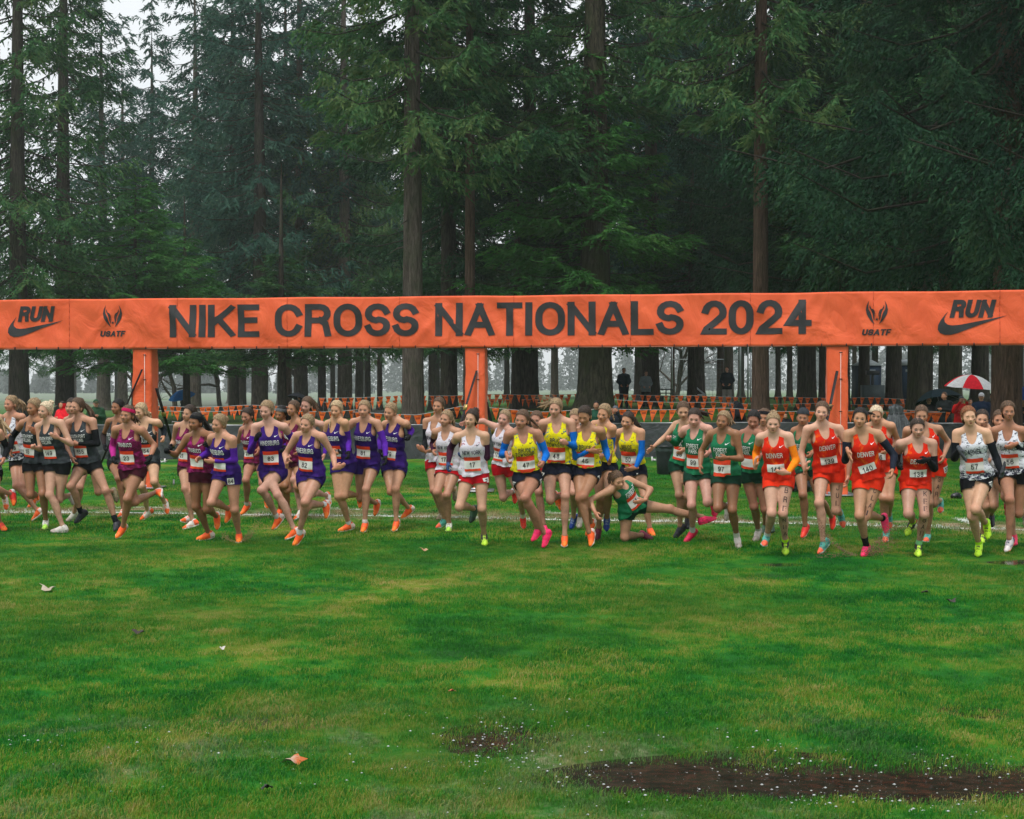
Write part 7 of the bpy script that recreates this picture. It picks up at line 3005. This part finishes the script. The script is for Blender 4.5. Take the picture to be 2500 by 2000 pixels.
def pennant_lines():
    m, nt, b = new_mat('orange_pennant', .5, .3)
    co = coords(nt)
    n = noise_n(nt, 14, 3, .6, co)
    v = nt.nodes.new('ShaderNodeSeparateXYZ')
    nt.links.new(co, v.inputs[0])
    # small dark mark printed on the flag
    d1 = ramp(nt, math_n(nt, 'ABSOLUTE', math_n(nt, 'ADD', v.outputs['Z'], .07)), [(.018, 1), (.024, 0)])
    d2 = ramp(nt, math_n(nt, 'ABSOLUTE', v.outputs['X']), [(.045, 1), (.055, 0)])
    c = mix(nt, math_n(nt, 'MULTIPLY', math_n(nt, 'MULTIPLY', d1.outputs[0], d2.outputs[0]), .75),
            ramp(nt, n.outputs[0], [(.3, (.72, .105, .012)), (.7, (.88, .17, .02))]).outputs[0], (.25, .03, .01))
    nt.links.new(c, b.inputs['Base Color'])
    out = nt.nodes['Material Output']
    tr = nt.nodes.new('ShaderNodeBsdfTranslucent')
    nt.links.new(c, tr.inputs['Color'])
    ms = nt.nodes.new('ShaderNodeMixShader')
    ms.inputs[0].default_value = .35
    nt.links.new(b.outputs[0], ms.inputs[1])
    nt.links.new(tr.outputs[0], ms.inputs[2])
    nt.links.new(ms.outputs[0], out.inputs['Surface'])
    cord = plain('white_cord', (.35, .34, .32), .6)
    post = plain('thin_stake', (.05, .05, .05), .5)
    flags = []
    for k in range(5):
        w, h = .085, .27
        V, F = [], []
        n = 5
        for j in range(n + 1):
            u = j / n
            ww = w * (1 - u) + .002
            yy = .03 * math.sin(u * 3 + k) * u
            V += [(-ww + .01 * k * u - .02 * u, yy + .012 * math.sin(k + 1), -h * u), (0, yy - .016 * math.cos(k * 2 + u * 2), -h * u), (ww + .01 * k * u - .02 * u, yy, -h * u)]
        for j in range(n):
            a = j * 3
            F += [(a, a + 1, a + 4, a + 3), (a + 1, a + 2, a + 5, a + 4)]
        me = bpy.data.meshes.new('pennant')
        me.from_pydata(V, [], F)
        me.materials.append(m)
        flags.append(me)
    rng = np.random.RandomState(2)
    L_ = [  # list of (photo x, photo y of the cord) points, distance, spacing, label
        ([(862, 1006), (1020, 1010), (1130, 990), (1325, 1003), (1410, 999), (1560, 998), (1760, 996), (1880, 1001), (2050, 1003), (2330, 1004)], 41, .37,
         'nearest string of orange pennants, behind the barriers from the middle to the right'),
        ([(372, 990), (470, 992), (590, 989), (700, 990), (770, 990)], 52, .36, 'string of orange pennants behind the left maroon runners'),
        ([(372, 1002), (480, 1003), (620, 1000), (800, 1003), (905, 998)], 47, .42, 'second, lower string of orange pennants at left'),
        ([(778, 972), (950, 966), (1180, 963), (1240, 962), (1500, 963)], 60, .40, 'string of orange pennants by the big pale trunk and the middle leg'),
        ([(1480, 960), (1700, 966), (1900, 969), (2120, 970), (2250, 974)], 58, .42, 'string of orange pennants along the trunks at right'),
        ([(790, 982), (1000, 976), (1200, 974), (1400, 972)], 64, .44, 'far zigzag string of orange pennants in the middle'),
        ([(1500, 976), (1650, 980), (1820, 984), (1990, 985), (2210, 986)], 52, .50, 'middle string of orange pennants behind the green team'),
        ([(420, 1030), (560, 1034), (690, 1034), (860, 1036), (1000, 1032)], 39, .52, 'low string of orange pennants just above the left barriers'),
        ([(1540, 1036), (1600, 1037), (1700, 1036)], 39, .6, 'low string of orange pennants above the barrier by the bin'),
        ([(2170, 992), (2205, 1000), (2300, 1002)], 43, .40, 'short string of orange pennants by the grey covered gear'),
    ]
    total = 0
    for (pts, D, sp, lab) in L_:
        W = np.array([unproj(x, y, D) for x, y in pts])
        # gentle sag between stakes, sampled by length
        seg = np.linalg.norm(np.diff(W, axis=0), axis=1)
        S = np.concatenate([[0], np.cumsum(seg)])
        o0 = W[0].copy()
        o0[2] = float(gz(o0[0], D))
        t = thing('pennant_line', lab, 'pennants', tuple(o0), 0, 'strings of orange pennants')
        s = np.arange(0, S[-1], .25)
        C = np.stack([np.interp(s, S, W[:, k]) for k in range(3)], 1)
        C[:, 2] -= .04 * np.abs(np.sin(s * .9))
        tv, tf = tube(C, .009, 4)
        mesh_obj('cord', tv, tf, cord, t, o0)
        for s_ in np.arange(.15, S[-1], sp * .74):
            s2 = s_ + rng.uniform(-.03, .03)
            p = np.array([np.interp(s2, S, W[:, k]) for k in range(3)])
            p[2] -= .04 * abs(math.sin(s2 * .9))
            o = bpy.data.objects.new('pennant', flags[rng.randint(5)])
            COL.objects.link(o)
            o.parent = t
            o.location = Vector(p - o0)
            o.rotation_euler = (rng.uniform(-.25, .25), rng.uniform(-.12, .12), rng.uniform(-.7, .7))
            sc = rng.uniform(1.05, 1.35)
            o.scale = (sc, sc, sc)
            total += 1
        for s_ in np.arange(0, S[-1], 4.2):
            p = np.array([np.interp(s_, S, W[:, k]) for k in range(3)])
            zg = float(gz(p[0], D))
            boxes('stake', [((p[0], p[1] + .012, (p[2] + zg) / 2), (.018, .018, p[2] - zg + .08))], post, t, o0)
    print('pennants', total)


def umbrella(px, py, D, r, cols, label, tilt=(0, 0), handle=1.0, n=8, grow=.34, hx=0.0):
    """py is the photo row of the rim"""
    c = unproj(px, py, D)
    t = thing('umbrella', label, 'umbrella', tuple(c), 0, 'umbrellas of the onlookers')
    t.rotation_euler = (math.radians(tilt[0]), math.radians(tilt[1]), .2)
    for k in range(n):
        V, F = [], []
        a0, a1 = 2 * math.pi * k / n, 2 * math.pi * (k + 1) / n
        m1, m2 = 7, 5
        for i in range(m1 + 1):
            u = i / m1
            for j in range(m2 + 1):
                w = j / m2
                a = a0 + (a1 - a0) * w
                # straight hem between ribs, cloth dips a little
                rr = r * u * (math.cos((a1 - a0) / 2) / math.cos(a - (a0 + a1) / 2) * .55 + .45)
                z = grow * r * 1.15 * (1 - u ** 2.1) - .02 * r * math.sin(math.pi * w) * u
                V.append((math.cos(a) * rr, math.sin(a) * rr, z))
        for i in range(m1):
            for j in range(m2):
                q = i * (m2 + 1) + j
                F.append((q, q + 1, q + m2 + 2, q + m2 + 1))
        col = cols[k % len(cols)]
        mesh_obj('canopy_panel', np.array(V), np.array(F), cloth(col), t)
    steel = plain('umbrella_steel', (.2, .2, .21), .4, .5, .6)
    its = [beam((0, 0, grow * r * 1.15 + .05), (0, 0, -handle), .014)]
    boxes('shaft', its, steel, t)
    ribs = []
    for k in range(n):
        a = 2 * math.pi * k / n
        ribs.append(beam((0, 0, grow * r * 1.1), (math.cos(a) * r * .96, math.sin(a) * r * .96, -.012), .007))
    boxes('ribs', ribs, steel, t)
    return t


def onlookers():
    def S(px, D, H, label, face=0, arms='down', z=None, **k):
        x = px_at(px, D)
        z0 = float(gz(x, D)) if z is None else z
        P, F_ = standing(x, D, z0, H, face, arms)
        d = dict(label=label, P=P, kind='coat', H=H, yaw=face + k.pop('dyaw', 0), g=1.12, h=k.pop('h', .0215), team=None, fwd=F_,
                 group='onlookers and officials behind the start', shoe=k.pop('shoe', 'black'), bust=.6)
        d.update(k)
        d['yaw'] = d['yaw']
        return make_person(d)
    BK = (.012, .014, .018)
    S(153, 39.5, 1.50, 'onlooker in a bright red hooded rain jacket behind the charcoal runners', -25, 'chest', coatc=(.62, .012, .022), hood=1, skin='fair', hair='dark', pants=BK)
    S(234, 41, 1.52, 'onlooker in a dark green camouflage jacket and cap behind number 155', 20, 'chest', coatc=(.018, .055, .026), cap=('peak', (.02, .06, .03)), nohair=1, skin='fair')
    S(450, 86, 1.50, 'person in dark clothes standing under the blue umbrella', 15, 'hold', coatc=(.018, .024, .034), skin='fair', hair='dark', h=.03)
    umbrella(444, 969, 84.5, .78, [(.006, .17, .50), (.008, .13, .40)], 'bright blue umbrella tilted to the left, between the trunks at left', (14, -14), .8, grow=.42)
    umbrella(727, 972, 68, .50, [(.022, .024, .030)], 'black umbrella above the dark haired purple runner', (-8, 12), .8, grow=.42)
    S(731, 68.5, 1.50, 'onlooker under the black umbrella behind the purple team', -10, 'hold', coatc=(.03, .03, .035), skin='fair', hair='brown', h=.028)
    S(1456, 40, 1.70, 'dark haired man in a green jacket looking over the barrier behind number 45', -10, 'down', coatc=(.012, .060, .035), skin='mid', hair='black', z=-.20)
    S(1503, 40.5, 1.64, 'onlooker in a dark hooded coat holding a phone, right of the green jacket man', -15, 'phone', coatc=(.016, .020, .028), cap=('skull', (.10, .11, .13)), skin='fair', hair='grey', z=-.28)
    S(1523, 62, 1.72, 'person in a dark blue coat standing far back beside the thickest trunk', 5, 'pocket', coatc=(.010, .022, .032), skin='fair', hair='dark', pants=(.012, .014, .02), h=.028)
    S(1577, 64, 1.60, 'far person in a grey hooded sweatshirt, back among the trunks', 10, 'pocket', coatc=(.16, .19, .20), skin='fair', hair='brown', pants=BK, h=.028)
    S(1775, 64, 1.80, 'far person in dark jacket and light trousers among the trunks', -20, 'pocket', coatc=(.012, .018, .024), pants=(.25, .24, .22), skin='fair', hair='dark', h=.028)
    r, _ = S(1798, 43, 1.74, 'person with a black cap and black backpack walking away behind number 97', 160, 'down', coatc=(.010, .013, .018), cap=('peak', (.012, .012, .014)), nohair=1, skin='fair', z=-.26)
    backpack(r, (.008, .010, .014))
    S(1916, 42, 1.30, 'child in black half hidden between numbers 141 and 95', 10, 'pocket', coatc=(.012, .013, .016), skin='fair', hair='black', z=-.15)
    S(2306, 45, 1.75, 'young man in a black jacket with a red collar in front of the black umbrella', -45, 'chest', coatc=(.010, .014, .015), skin='fair', hair='brown', z=-.02)
    umbrella(2291, 978, 45.8, .74, [(.006, .014, .018), (.008, .018, .024)], 'large black umbrella held behind the young man in the black jacket', (-14, -4), .9, grow=.42)
    S(2347, 44, 1.66, 'person in a red jacket holding up a phone under the red and white umbrella', -5, 'phone', coatc=(.55, .012, .012), skin='fair', hair='dark', z=-.05, cap=('skull', (.06, .065, .07)))
    umbrella(2369, 946, 43, .76, [(.66, .66, .66), (.66, .015, .03)], 'red and white golf umbrella at the right', (4, 3), 1.0, grow=.42)
    S(2396, 42, 1.74, 'older man with a white cap, glasses and a white beard', -20, 'pocket', coatc=(.016, .030, .065), cap=('peak', (.66, .66, .70)), skin='fair', hair='grey', z=-.02)
    S(2424, 43, 1.74, 'man in a black beanie beside the white capped man', -15, 'pocket', coatc=(.012, .013, .016), cap=('skull', (.012, .013, .015)), nohair=1, skin='fair', z=-.02)
    S(2500, 40, 1.66, 'onlooker in a dark coat under the blue umbrella at the right edge', -25, 'hold', coatc=(.014, .020, .026), skin='fair', hair='sand', z=-.10)
    umbrella(2522, 976, 39.8, .74, [(.016, .050, .19)], 'dark blue umbrella cut off by the right edge', (0, 0), 1.0, grow=.46)
    S(2268, 46, 1.70, 'onlooker in a charcoal rain jacket at the left end of the right hand crowd', -20, 'pocket', coatc=(.03, .033, .036), skin='fair', hair='dark', z=-.12)
    S(2368, 47, 1.62, 'onlooker in a navy jacket between the red jacket and the white cap', -12, 'pocket', coatc=(.012, .018, .05), skin='mid', hair='black', z=-.1)
    S(2476, 46, 1.62, 'onlooker in an olive coat near the blue umbrella', -8, 'pocket', coatc=(.04, .045, .02), skin='fair', hair='brown', z=-.12)
    S(2450, 44, 1.66, 'onlooker in a black hood between the beanie man and the edge umbrella', -10, 'pocket', coatc=(.010, .011, .013), hood=1, skin='fair', hair='dark', z=-.1)


def backpack(root, col):
    V, F = [], []
    jac = [o for o in root.children if o.name.startswith('jacket')][0]
    cs = np.array([v.co[:] for v in jac.data.vertices])
    c = cs.mean(0)
    g = Grid((c[0] - .3, c[1] - .5, .85), (c[0] + .3, c[1] + .3, 1.55), .02)
    g.add([ellip((c[0] + .02, c[1] - .24, 1.20), I3, (.17, .12, .25), .03), ellip((c[0] + .02, c[1] - .30, 1.10), I3, (.12, .09, .12), .03)], .03)
    v, f = g.mesh(1)
    mesh_obj('backpack', v, f, cloth(col), root)


def background_things():
    steel = plain('pale_steel', (.42, .45, .46), .4, .5, .5)
    dark = plain('dark_metal', (.05, .055, .06), .5)
    # bin
    x, y = px_at(1624, 31.6), 31.6
    t = thing('trash_can', 'black wheeled bin with a rubbish bag rim standing in front of the barrier', 'bin', (x, y, 0))
    m = plain('bin_plastic', (.012, .016, .018), .4, .4)
    P = [(-.02, .155), (.0, .17), (.30, .185), (.52, .20), (.56, .21), (.57, .215), (.60, .215), (.60, .19), (.50, .18)]
    V, F = [], []
    na = 20
    for (z, r) in P:
        for q in range(na):
            a = 2 * math.pi * q / na
            rr = r * (1 + .02 * math.cos(4 * a))
            V.append((rr * math.cos(a), rr * math.sin(a), z + .02))
    for i in range(len(P) - 1):
        for q in range(na):
            F.append((i * na + q, i * na + (q + 1) % na, (i + 1) * na + (q + 1) % na, (i + 1) * na + q))
    mesh_obj('barrel', np.array(V), np.array(F), m, t)
    V = [(0.205 * math.cos(a) * (1 + .03 * math.sin(7 * a)), .205 * math.sin(a) * (1 + .03 * math.sin(7 * a)), z + .012 * math.sin(9 * a)) for z in (.50, .625, .64) for a in np.linspace(0, 2 * math.pi, 28, endpoint=False)]
    F = [(i * 28 + q, i * 28 + (q + 1) % 28, (i + 1) * 28 + (q + 1) % 28, (i + 1) * 28 + q) for i in range(2) for q in range(28)]
    mesh_obj('bag_rim', np.array(V), np.array(F), plain('bin_bag', (.03, .045, .045), .25, .5), t)
    # wrapped gear at right
    x, y = px_at(2189, 35.2), 35.2
    t = thing('covered_loudspeaker', 'loudspeaker stand wrapped in a shiny grey plastic sheet left of number 137', 'covered gear', (x, y, 0))
    m, nt, b = new_mat('grey_plastic', .22, .6)
    co = coords(nt, 'Object', (9, 9, 1.2))
    n = noise_n(nt, 2.2, 5, .65, co, 1.2)
    r = ramp(nt, n.outputs[0], [(.35, (.035, .042, .048)), (.6, (.10, .115, .125)), (.72, (.20, .22, .23))])
    nt.links.new(r.outputs[0], b.inputs['Base Color'])
    bump(nt, b, n.outputs[0], .9, .05)
    g = Grid((-.6, -.45, -.05), (.6, .45, 1.65), .025)
    g.add([limb((0, 0, .05), (0, 0, 1.28), [0, .5, .8, 1], [.40, .36, .27, .14], kk=.1), ellip((-.02, 0, 1.36), I3, (.16, .13, .10), .08)], .05)
    V, Q = g.mesh(2)
    a = np.arctan2(V[:, 1], V[:, 0])
    fold = .020 * np.sin(a * 9 + V[:, 2] * 2) + .012 * np.sin(a * 17 - V[:, 2] * 4)
    V[:, 0] += np.cos(a) * fold
    V[:, 1] += np.sin(a) * fold
    v, f = clip_mesh(V, Q, V[:, 2] - .02)
    mesh_obj('plastic_cover', v, f, m, t)
    mesh_obj('cord', *tube(np.array([(math.cos(q) * .185, math.sin(q) * .16, 1.25) for q in np.linspace(0, 6.3, 16)]), .012, 5), dark, t)
    # black bags on the grass, and a bag shape in place of a shoe and leg
    bagm = plain('black_bag', (.010, .011, .014), .35, .5, bmp=.6)
    for i, (px, D, s, lab) in enumerate(((1948, 26.2, 1.0, 'crumpled black bag on the grass between numbers 141 and 95'), (2012, 25.6, .75, 'dark kit bag on the grass behind number 139'),
                                         (2340, 24.6, .32, 'small dark lump left of number 57 in place of a shoe and trouser leg'))):  # last one: bag shape added in place of a shoe and leg
        g = Grid((-.4, -.3, -.1), (.4, .3, .6), .025)
        g.add([ellip((-.06, 0, .14 * s), I3, np.array((.20, .16, .17)) * s, .05), ellip((.12 * s, .02, .10 * s), I3, np.array((.15, .14, .12)) * s, .05),
               ellip((.0, .0, .26 * s), I3, np.array((.09, .08, .08)) * s, .05)], .05)
        V, Q = g.mesh(1)
        nn = np.array([noise.noise(Vector(v * 14)) for v in V])
        V = V + unit_rows(V - np.array((0, 0, .1))) * (nn * .03)[:, None]
        o = mesh_obj('kit_bag', V, Q, bagm)
        o.location = (px_at(px, D), D, 0)
        o['label'] = lab
        o['category'] = 'bag'
        o['group'] = 'bags and a stand-in lump on the grass'
    # portable toilets
    nav = plain('navy_plastic', (.012, .028, .055), .5)
    roofm = plain('pale_roof', (.40, .44, .46), .5)
    for px, lab in ((2115, 'dark blue portable toilet with a pale roof, left one'), (2212, 'dark blue portable toilet with a pale roof, right one')):
        D = 72
        x = px_at(px, D)
        t = thing('portable_toilet', lab, 'toilet cabin', (x, D, float(gz(x, D))), .1, 'portable toilets among the trees')
        boxes('cabin', [((0, 0, 1.0), (1.10, 1.1, 2.0))], nav, t)
        V = np.array([(-.62, -.62, 1.98), (.62, -.62, 1.98), (.62, .62, 1.98), (-.62, .62, 1.98), (0, -.62, 2.28), (0, .62, 2.28)])
        F = np.array([(0, 1, 4), (1, 2, 5), (1, 5, 4), (2, 3, 5), (3, 0, 4), (3, 4, 5), (0, 3, 2), (0, 2, 1)])
        mesh_obj('roof', V, F, roofm, t, smooth=False)
        d = boxes('door', [((0, -.565, .98), (.80, .03, 1.82))], plain('door_blue', (.02, .045, .085), .5), t)
        boxes('vent', [((0, -.585, 1.72), (.5, .012, .12))], roofm, d)
    # ball court netting and its frame
    netm, nt, b = new_mat('netting', .8, .1)
    b.inputs['Base Color'].default_value = (.10, .12, .12, 1)
    D = 88
    x0, x1 = px_at(1640, D), px_at(1832, D)
    t = thing('ball_court_cage', 'tall wire netting cage standing in the misty field at right', 'fence', ((x0 + x1) / 2, D, 1.0))
    o0 = np.array(((x0 + x1) / 2, D, 1.0))
    for px, h, w in ((1641, 5.0, .06), (1695, 2.6, .06), (1768, 2.6, .06), (1807, 5.6, .10), (1826, 5.7, .08), (1832, 3.0, .06)):
        x = px_at(px, D)
        boxes('post', [((x, D, 1.0 + h / 2), (w, w, h))], steel, t, o0)
    its = []
    for z in (.3, 2.6):
        its.append(beam((px_at(1641, D), D, 1 + z), (px_at(1807, D), D, 1 + z), .05))
    boxes('rail', its, steel, t, o0)
    wires = []
    xa, xb = px_at(1641, D), px_at(1768, D)
    for q in np.arange(xa, xb, .22):
        wires.append(beam((q, D, 1.3), (q, D, 3.6), .012))
    for z in np.arange(.3, 2.6, .22):
        wires.append(beam((xa, D, 1 + z), (xb, D, 1 + z), .012))
    xa, xb = px_at(1807, D), px_at(1826, D)
    for q in np.arange(xa, xb, .06):
        wires.append(beam((q, D, 1.3), (q, D, 6.6), .014))
    w = boxes('wire_mesh', wires, netm, t, o0)
    w['kind'] = 'stuff'
    # tipped white frame
    D = 66
    A_, B_, C_, E_ = [unproj(px, py, D) for px, py in ((1683, 932), (1701, 964), (1722, 964), (1700, 944))]
    t = thing('metal_frame', 'tipped white metal stand leaning among the trunks', 'frame', tuple(B_))
    boxes('struts', [beam(A_, B_, .05), beam(A_, C_, .05), beam(B_, C_, .05), beam(E_, B_ + np.array((0, .3, 0)), .04), beam(A_ + np.array((0, .3, 0)), C_ + np.array((0, .35, 0)), .04)],
          plain('white_steel', (.60, .66, .70), .4), t, B_)
    # picnic railing
    D = 70
    its = []
    for px in (1610, 1626, 1642):
        a = unproj(px, 968, D)
        its.append(beam(a, unproj(px, 950, D), .05))
    its += [beam(unproj(1608, 951, D), unproj(1645, 951, D), .06), beam(unproj(1608, 960, D), unproj(1645, 960, D), .05)]
    c0 = unproj(1626, 968, D)
    o = boxes('railing', its, plain('rail_grey', (.10, .11, .11), .5), None, c0)
    o.location = Vector(c0)
    o['label'] = 'low grey railing right of the far grey hooded person'
    o['category'] = 'railing'
    # long low rail along the edge of the wood
    D = 75
    its = [beam(unproj(1560, 968, D), unproj(2240, 976, D), .16, .05)]
    for px in range(1570, 2240, 48):
        a = unproj(px, 968 + (px - 1560) * .012, D)
        its.append(((a[0], a[1] + .08, a[2] - .2), (.12, .12, .5)))
    c0 = unproj(1900, 972, D)
    o = boxes('timber_rail', its, plain('wet_timber', (.045, .05, .03), .6), None, c0)
    o.location = Vector(c0)
    o['label'] = 'low mossy timber rail along the edge of the wood at right'
    o['category'] = 'fence'
    # distribution box on a post by the cabins
    D = 60
    x = px_at(2130, D)
    z = float(gz(x, D))
    t = thing('equipment_case', 'grey equipment case on a stand in front of the trunks at right', 'equipment', (x, D, z))
    boxes('case', [((0, 0, .62), (.85, .6, .75))], plain('case_grey', (.06, .08, .085), .5), t)
    boxes('stand', [((0, 0, 1.25), (.10, .10, .55)), ((0, 0, 1.5), (.5, .3, .18))], dark, t)
# ---------------------------------------------------------------- build everything
import time as _time
_t0 = _time.time()


def _lap(s):
    print('%-14s %.1f' % (s, _time.time() - _t0))


make_people_mats()
make_teams()
terrain()
puddles()
_lap('ground')
gate()
_lap('gate')
forest()
_lap('forest')
barriers()
pennant_lines()
background_things()
_lap('fences')
templates()
onlookers()
_lap('onlookers')
for d in RUN:
    make_person(d)
_lap('runners')
grass()
splashes()
fallen_leaves()
P140 = unproj(2105, 1361, CAMH * FPX / 411.0)
_x, _y = P140[0], P140[1]
mud_spray('brown muddy water thrown up around the pink shoe of number 140', [
    ((_x - .02, _y, .02), (_x + .12, _y - .05, .10), (_x + .36, _y + .1, .34), 420, .028),
    ((_x + .05, _y, .02), (_x + .20, _y, .06), (_x + .34, _y + .1, .16), 260, .035),
    ((_x - .05, _y, .02), (_x - .25, _y, .04), (_x - .42, _y + .15, .30), 260, .018),
    ((_x - .38, _y + .1, .12), (_x - .44, _y + .2, .40), (_x - .42, _y + .4, .62), 200, .030),
    ((_x - .05, _y, .01), (_x - .30, _y - .1, .03), (_x - .50, _y - .1, .02), 200, .03)], (.26, .15, .09), 1)
P84 = unproj(583, 1327, CAMH * FPX / 377.0)
_x, _y = P84[0], P84[1]
mud_spray('straw coloured muddy water kicked up by the small purple runner', [
    ((_x + .03, _y, .02), (_x + .14, _y, .05), (_x + .22, _y + .1, .25), 240, .018),
    ((_x + .03, _y, .02), (_x + .06, _y, .04), (_x + .12, _y + .1, .16), 120, .012),
    ((_x - .03, _y, .02), (_x - .14, _y, .02), (_x - .20, _y + .1, .10), 160, .020)], (.30, .24, .09), 2)
_lap('small things')
# the rainy air
m = bpy.data.materials.new('mist')
m.use_nodes = True
nt = m.node_tree
nt.nodes.clear()
pv = nt.nodes.new('ShaderNodeVolumePrincipled')
pv.inputs['Color'].default_value = (.90, .96, .97, 1)
pv.inputs['Density'].default_value = 0.00036
pv.inputs['Anisotropy'].default_value = 0.2
mo = nt.nodes.new('ShaderNodeOutputMaterial')
nt.links.new(pv.outputs[0], mo.inputs['Volume'])
hz = boxes('haze', [((0, 430, 20.0), (900, 900, 43))], m)
hz['kind'] = 'stuff'
hz['label'] = 'fine rain and mist in the air'
hz['category'] = 'mist'
print('tris %.2fM' % (sum(sum(len(p.vertices) - 2 for p in me.polygons) for me in bpy.data.meshes) / 1e6))
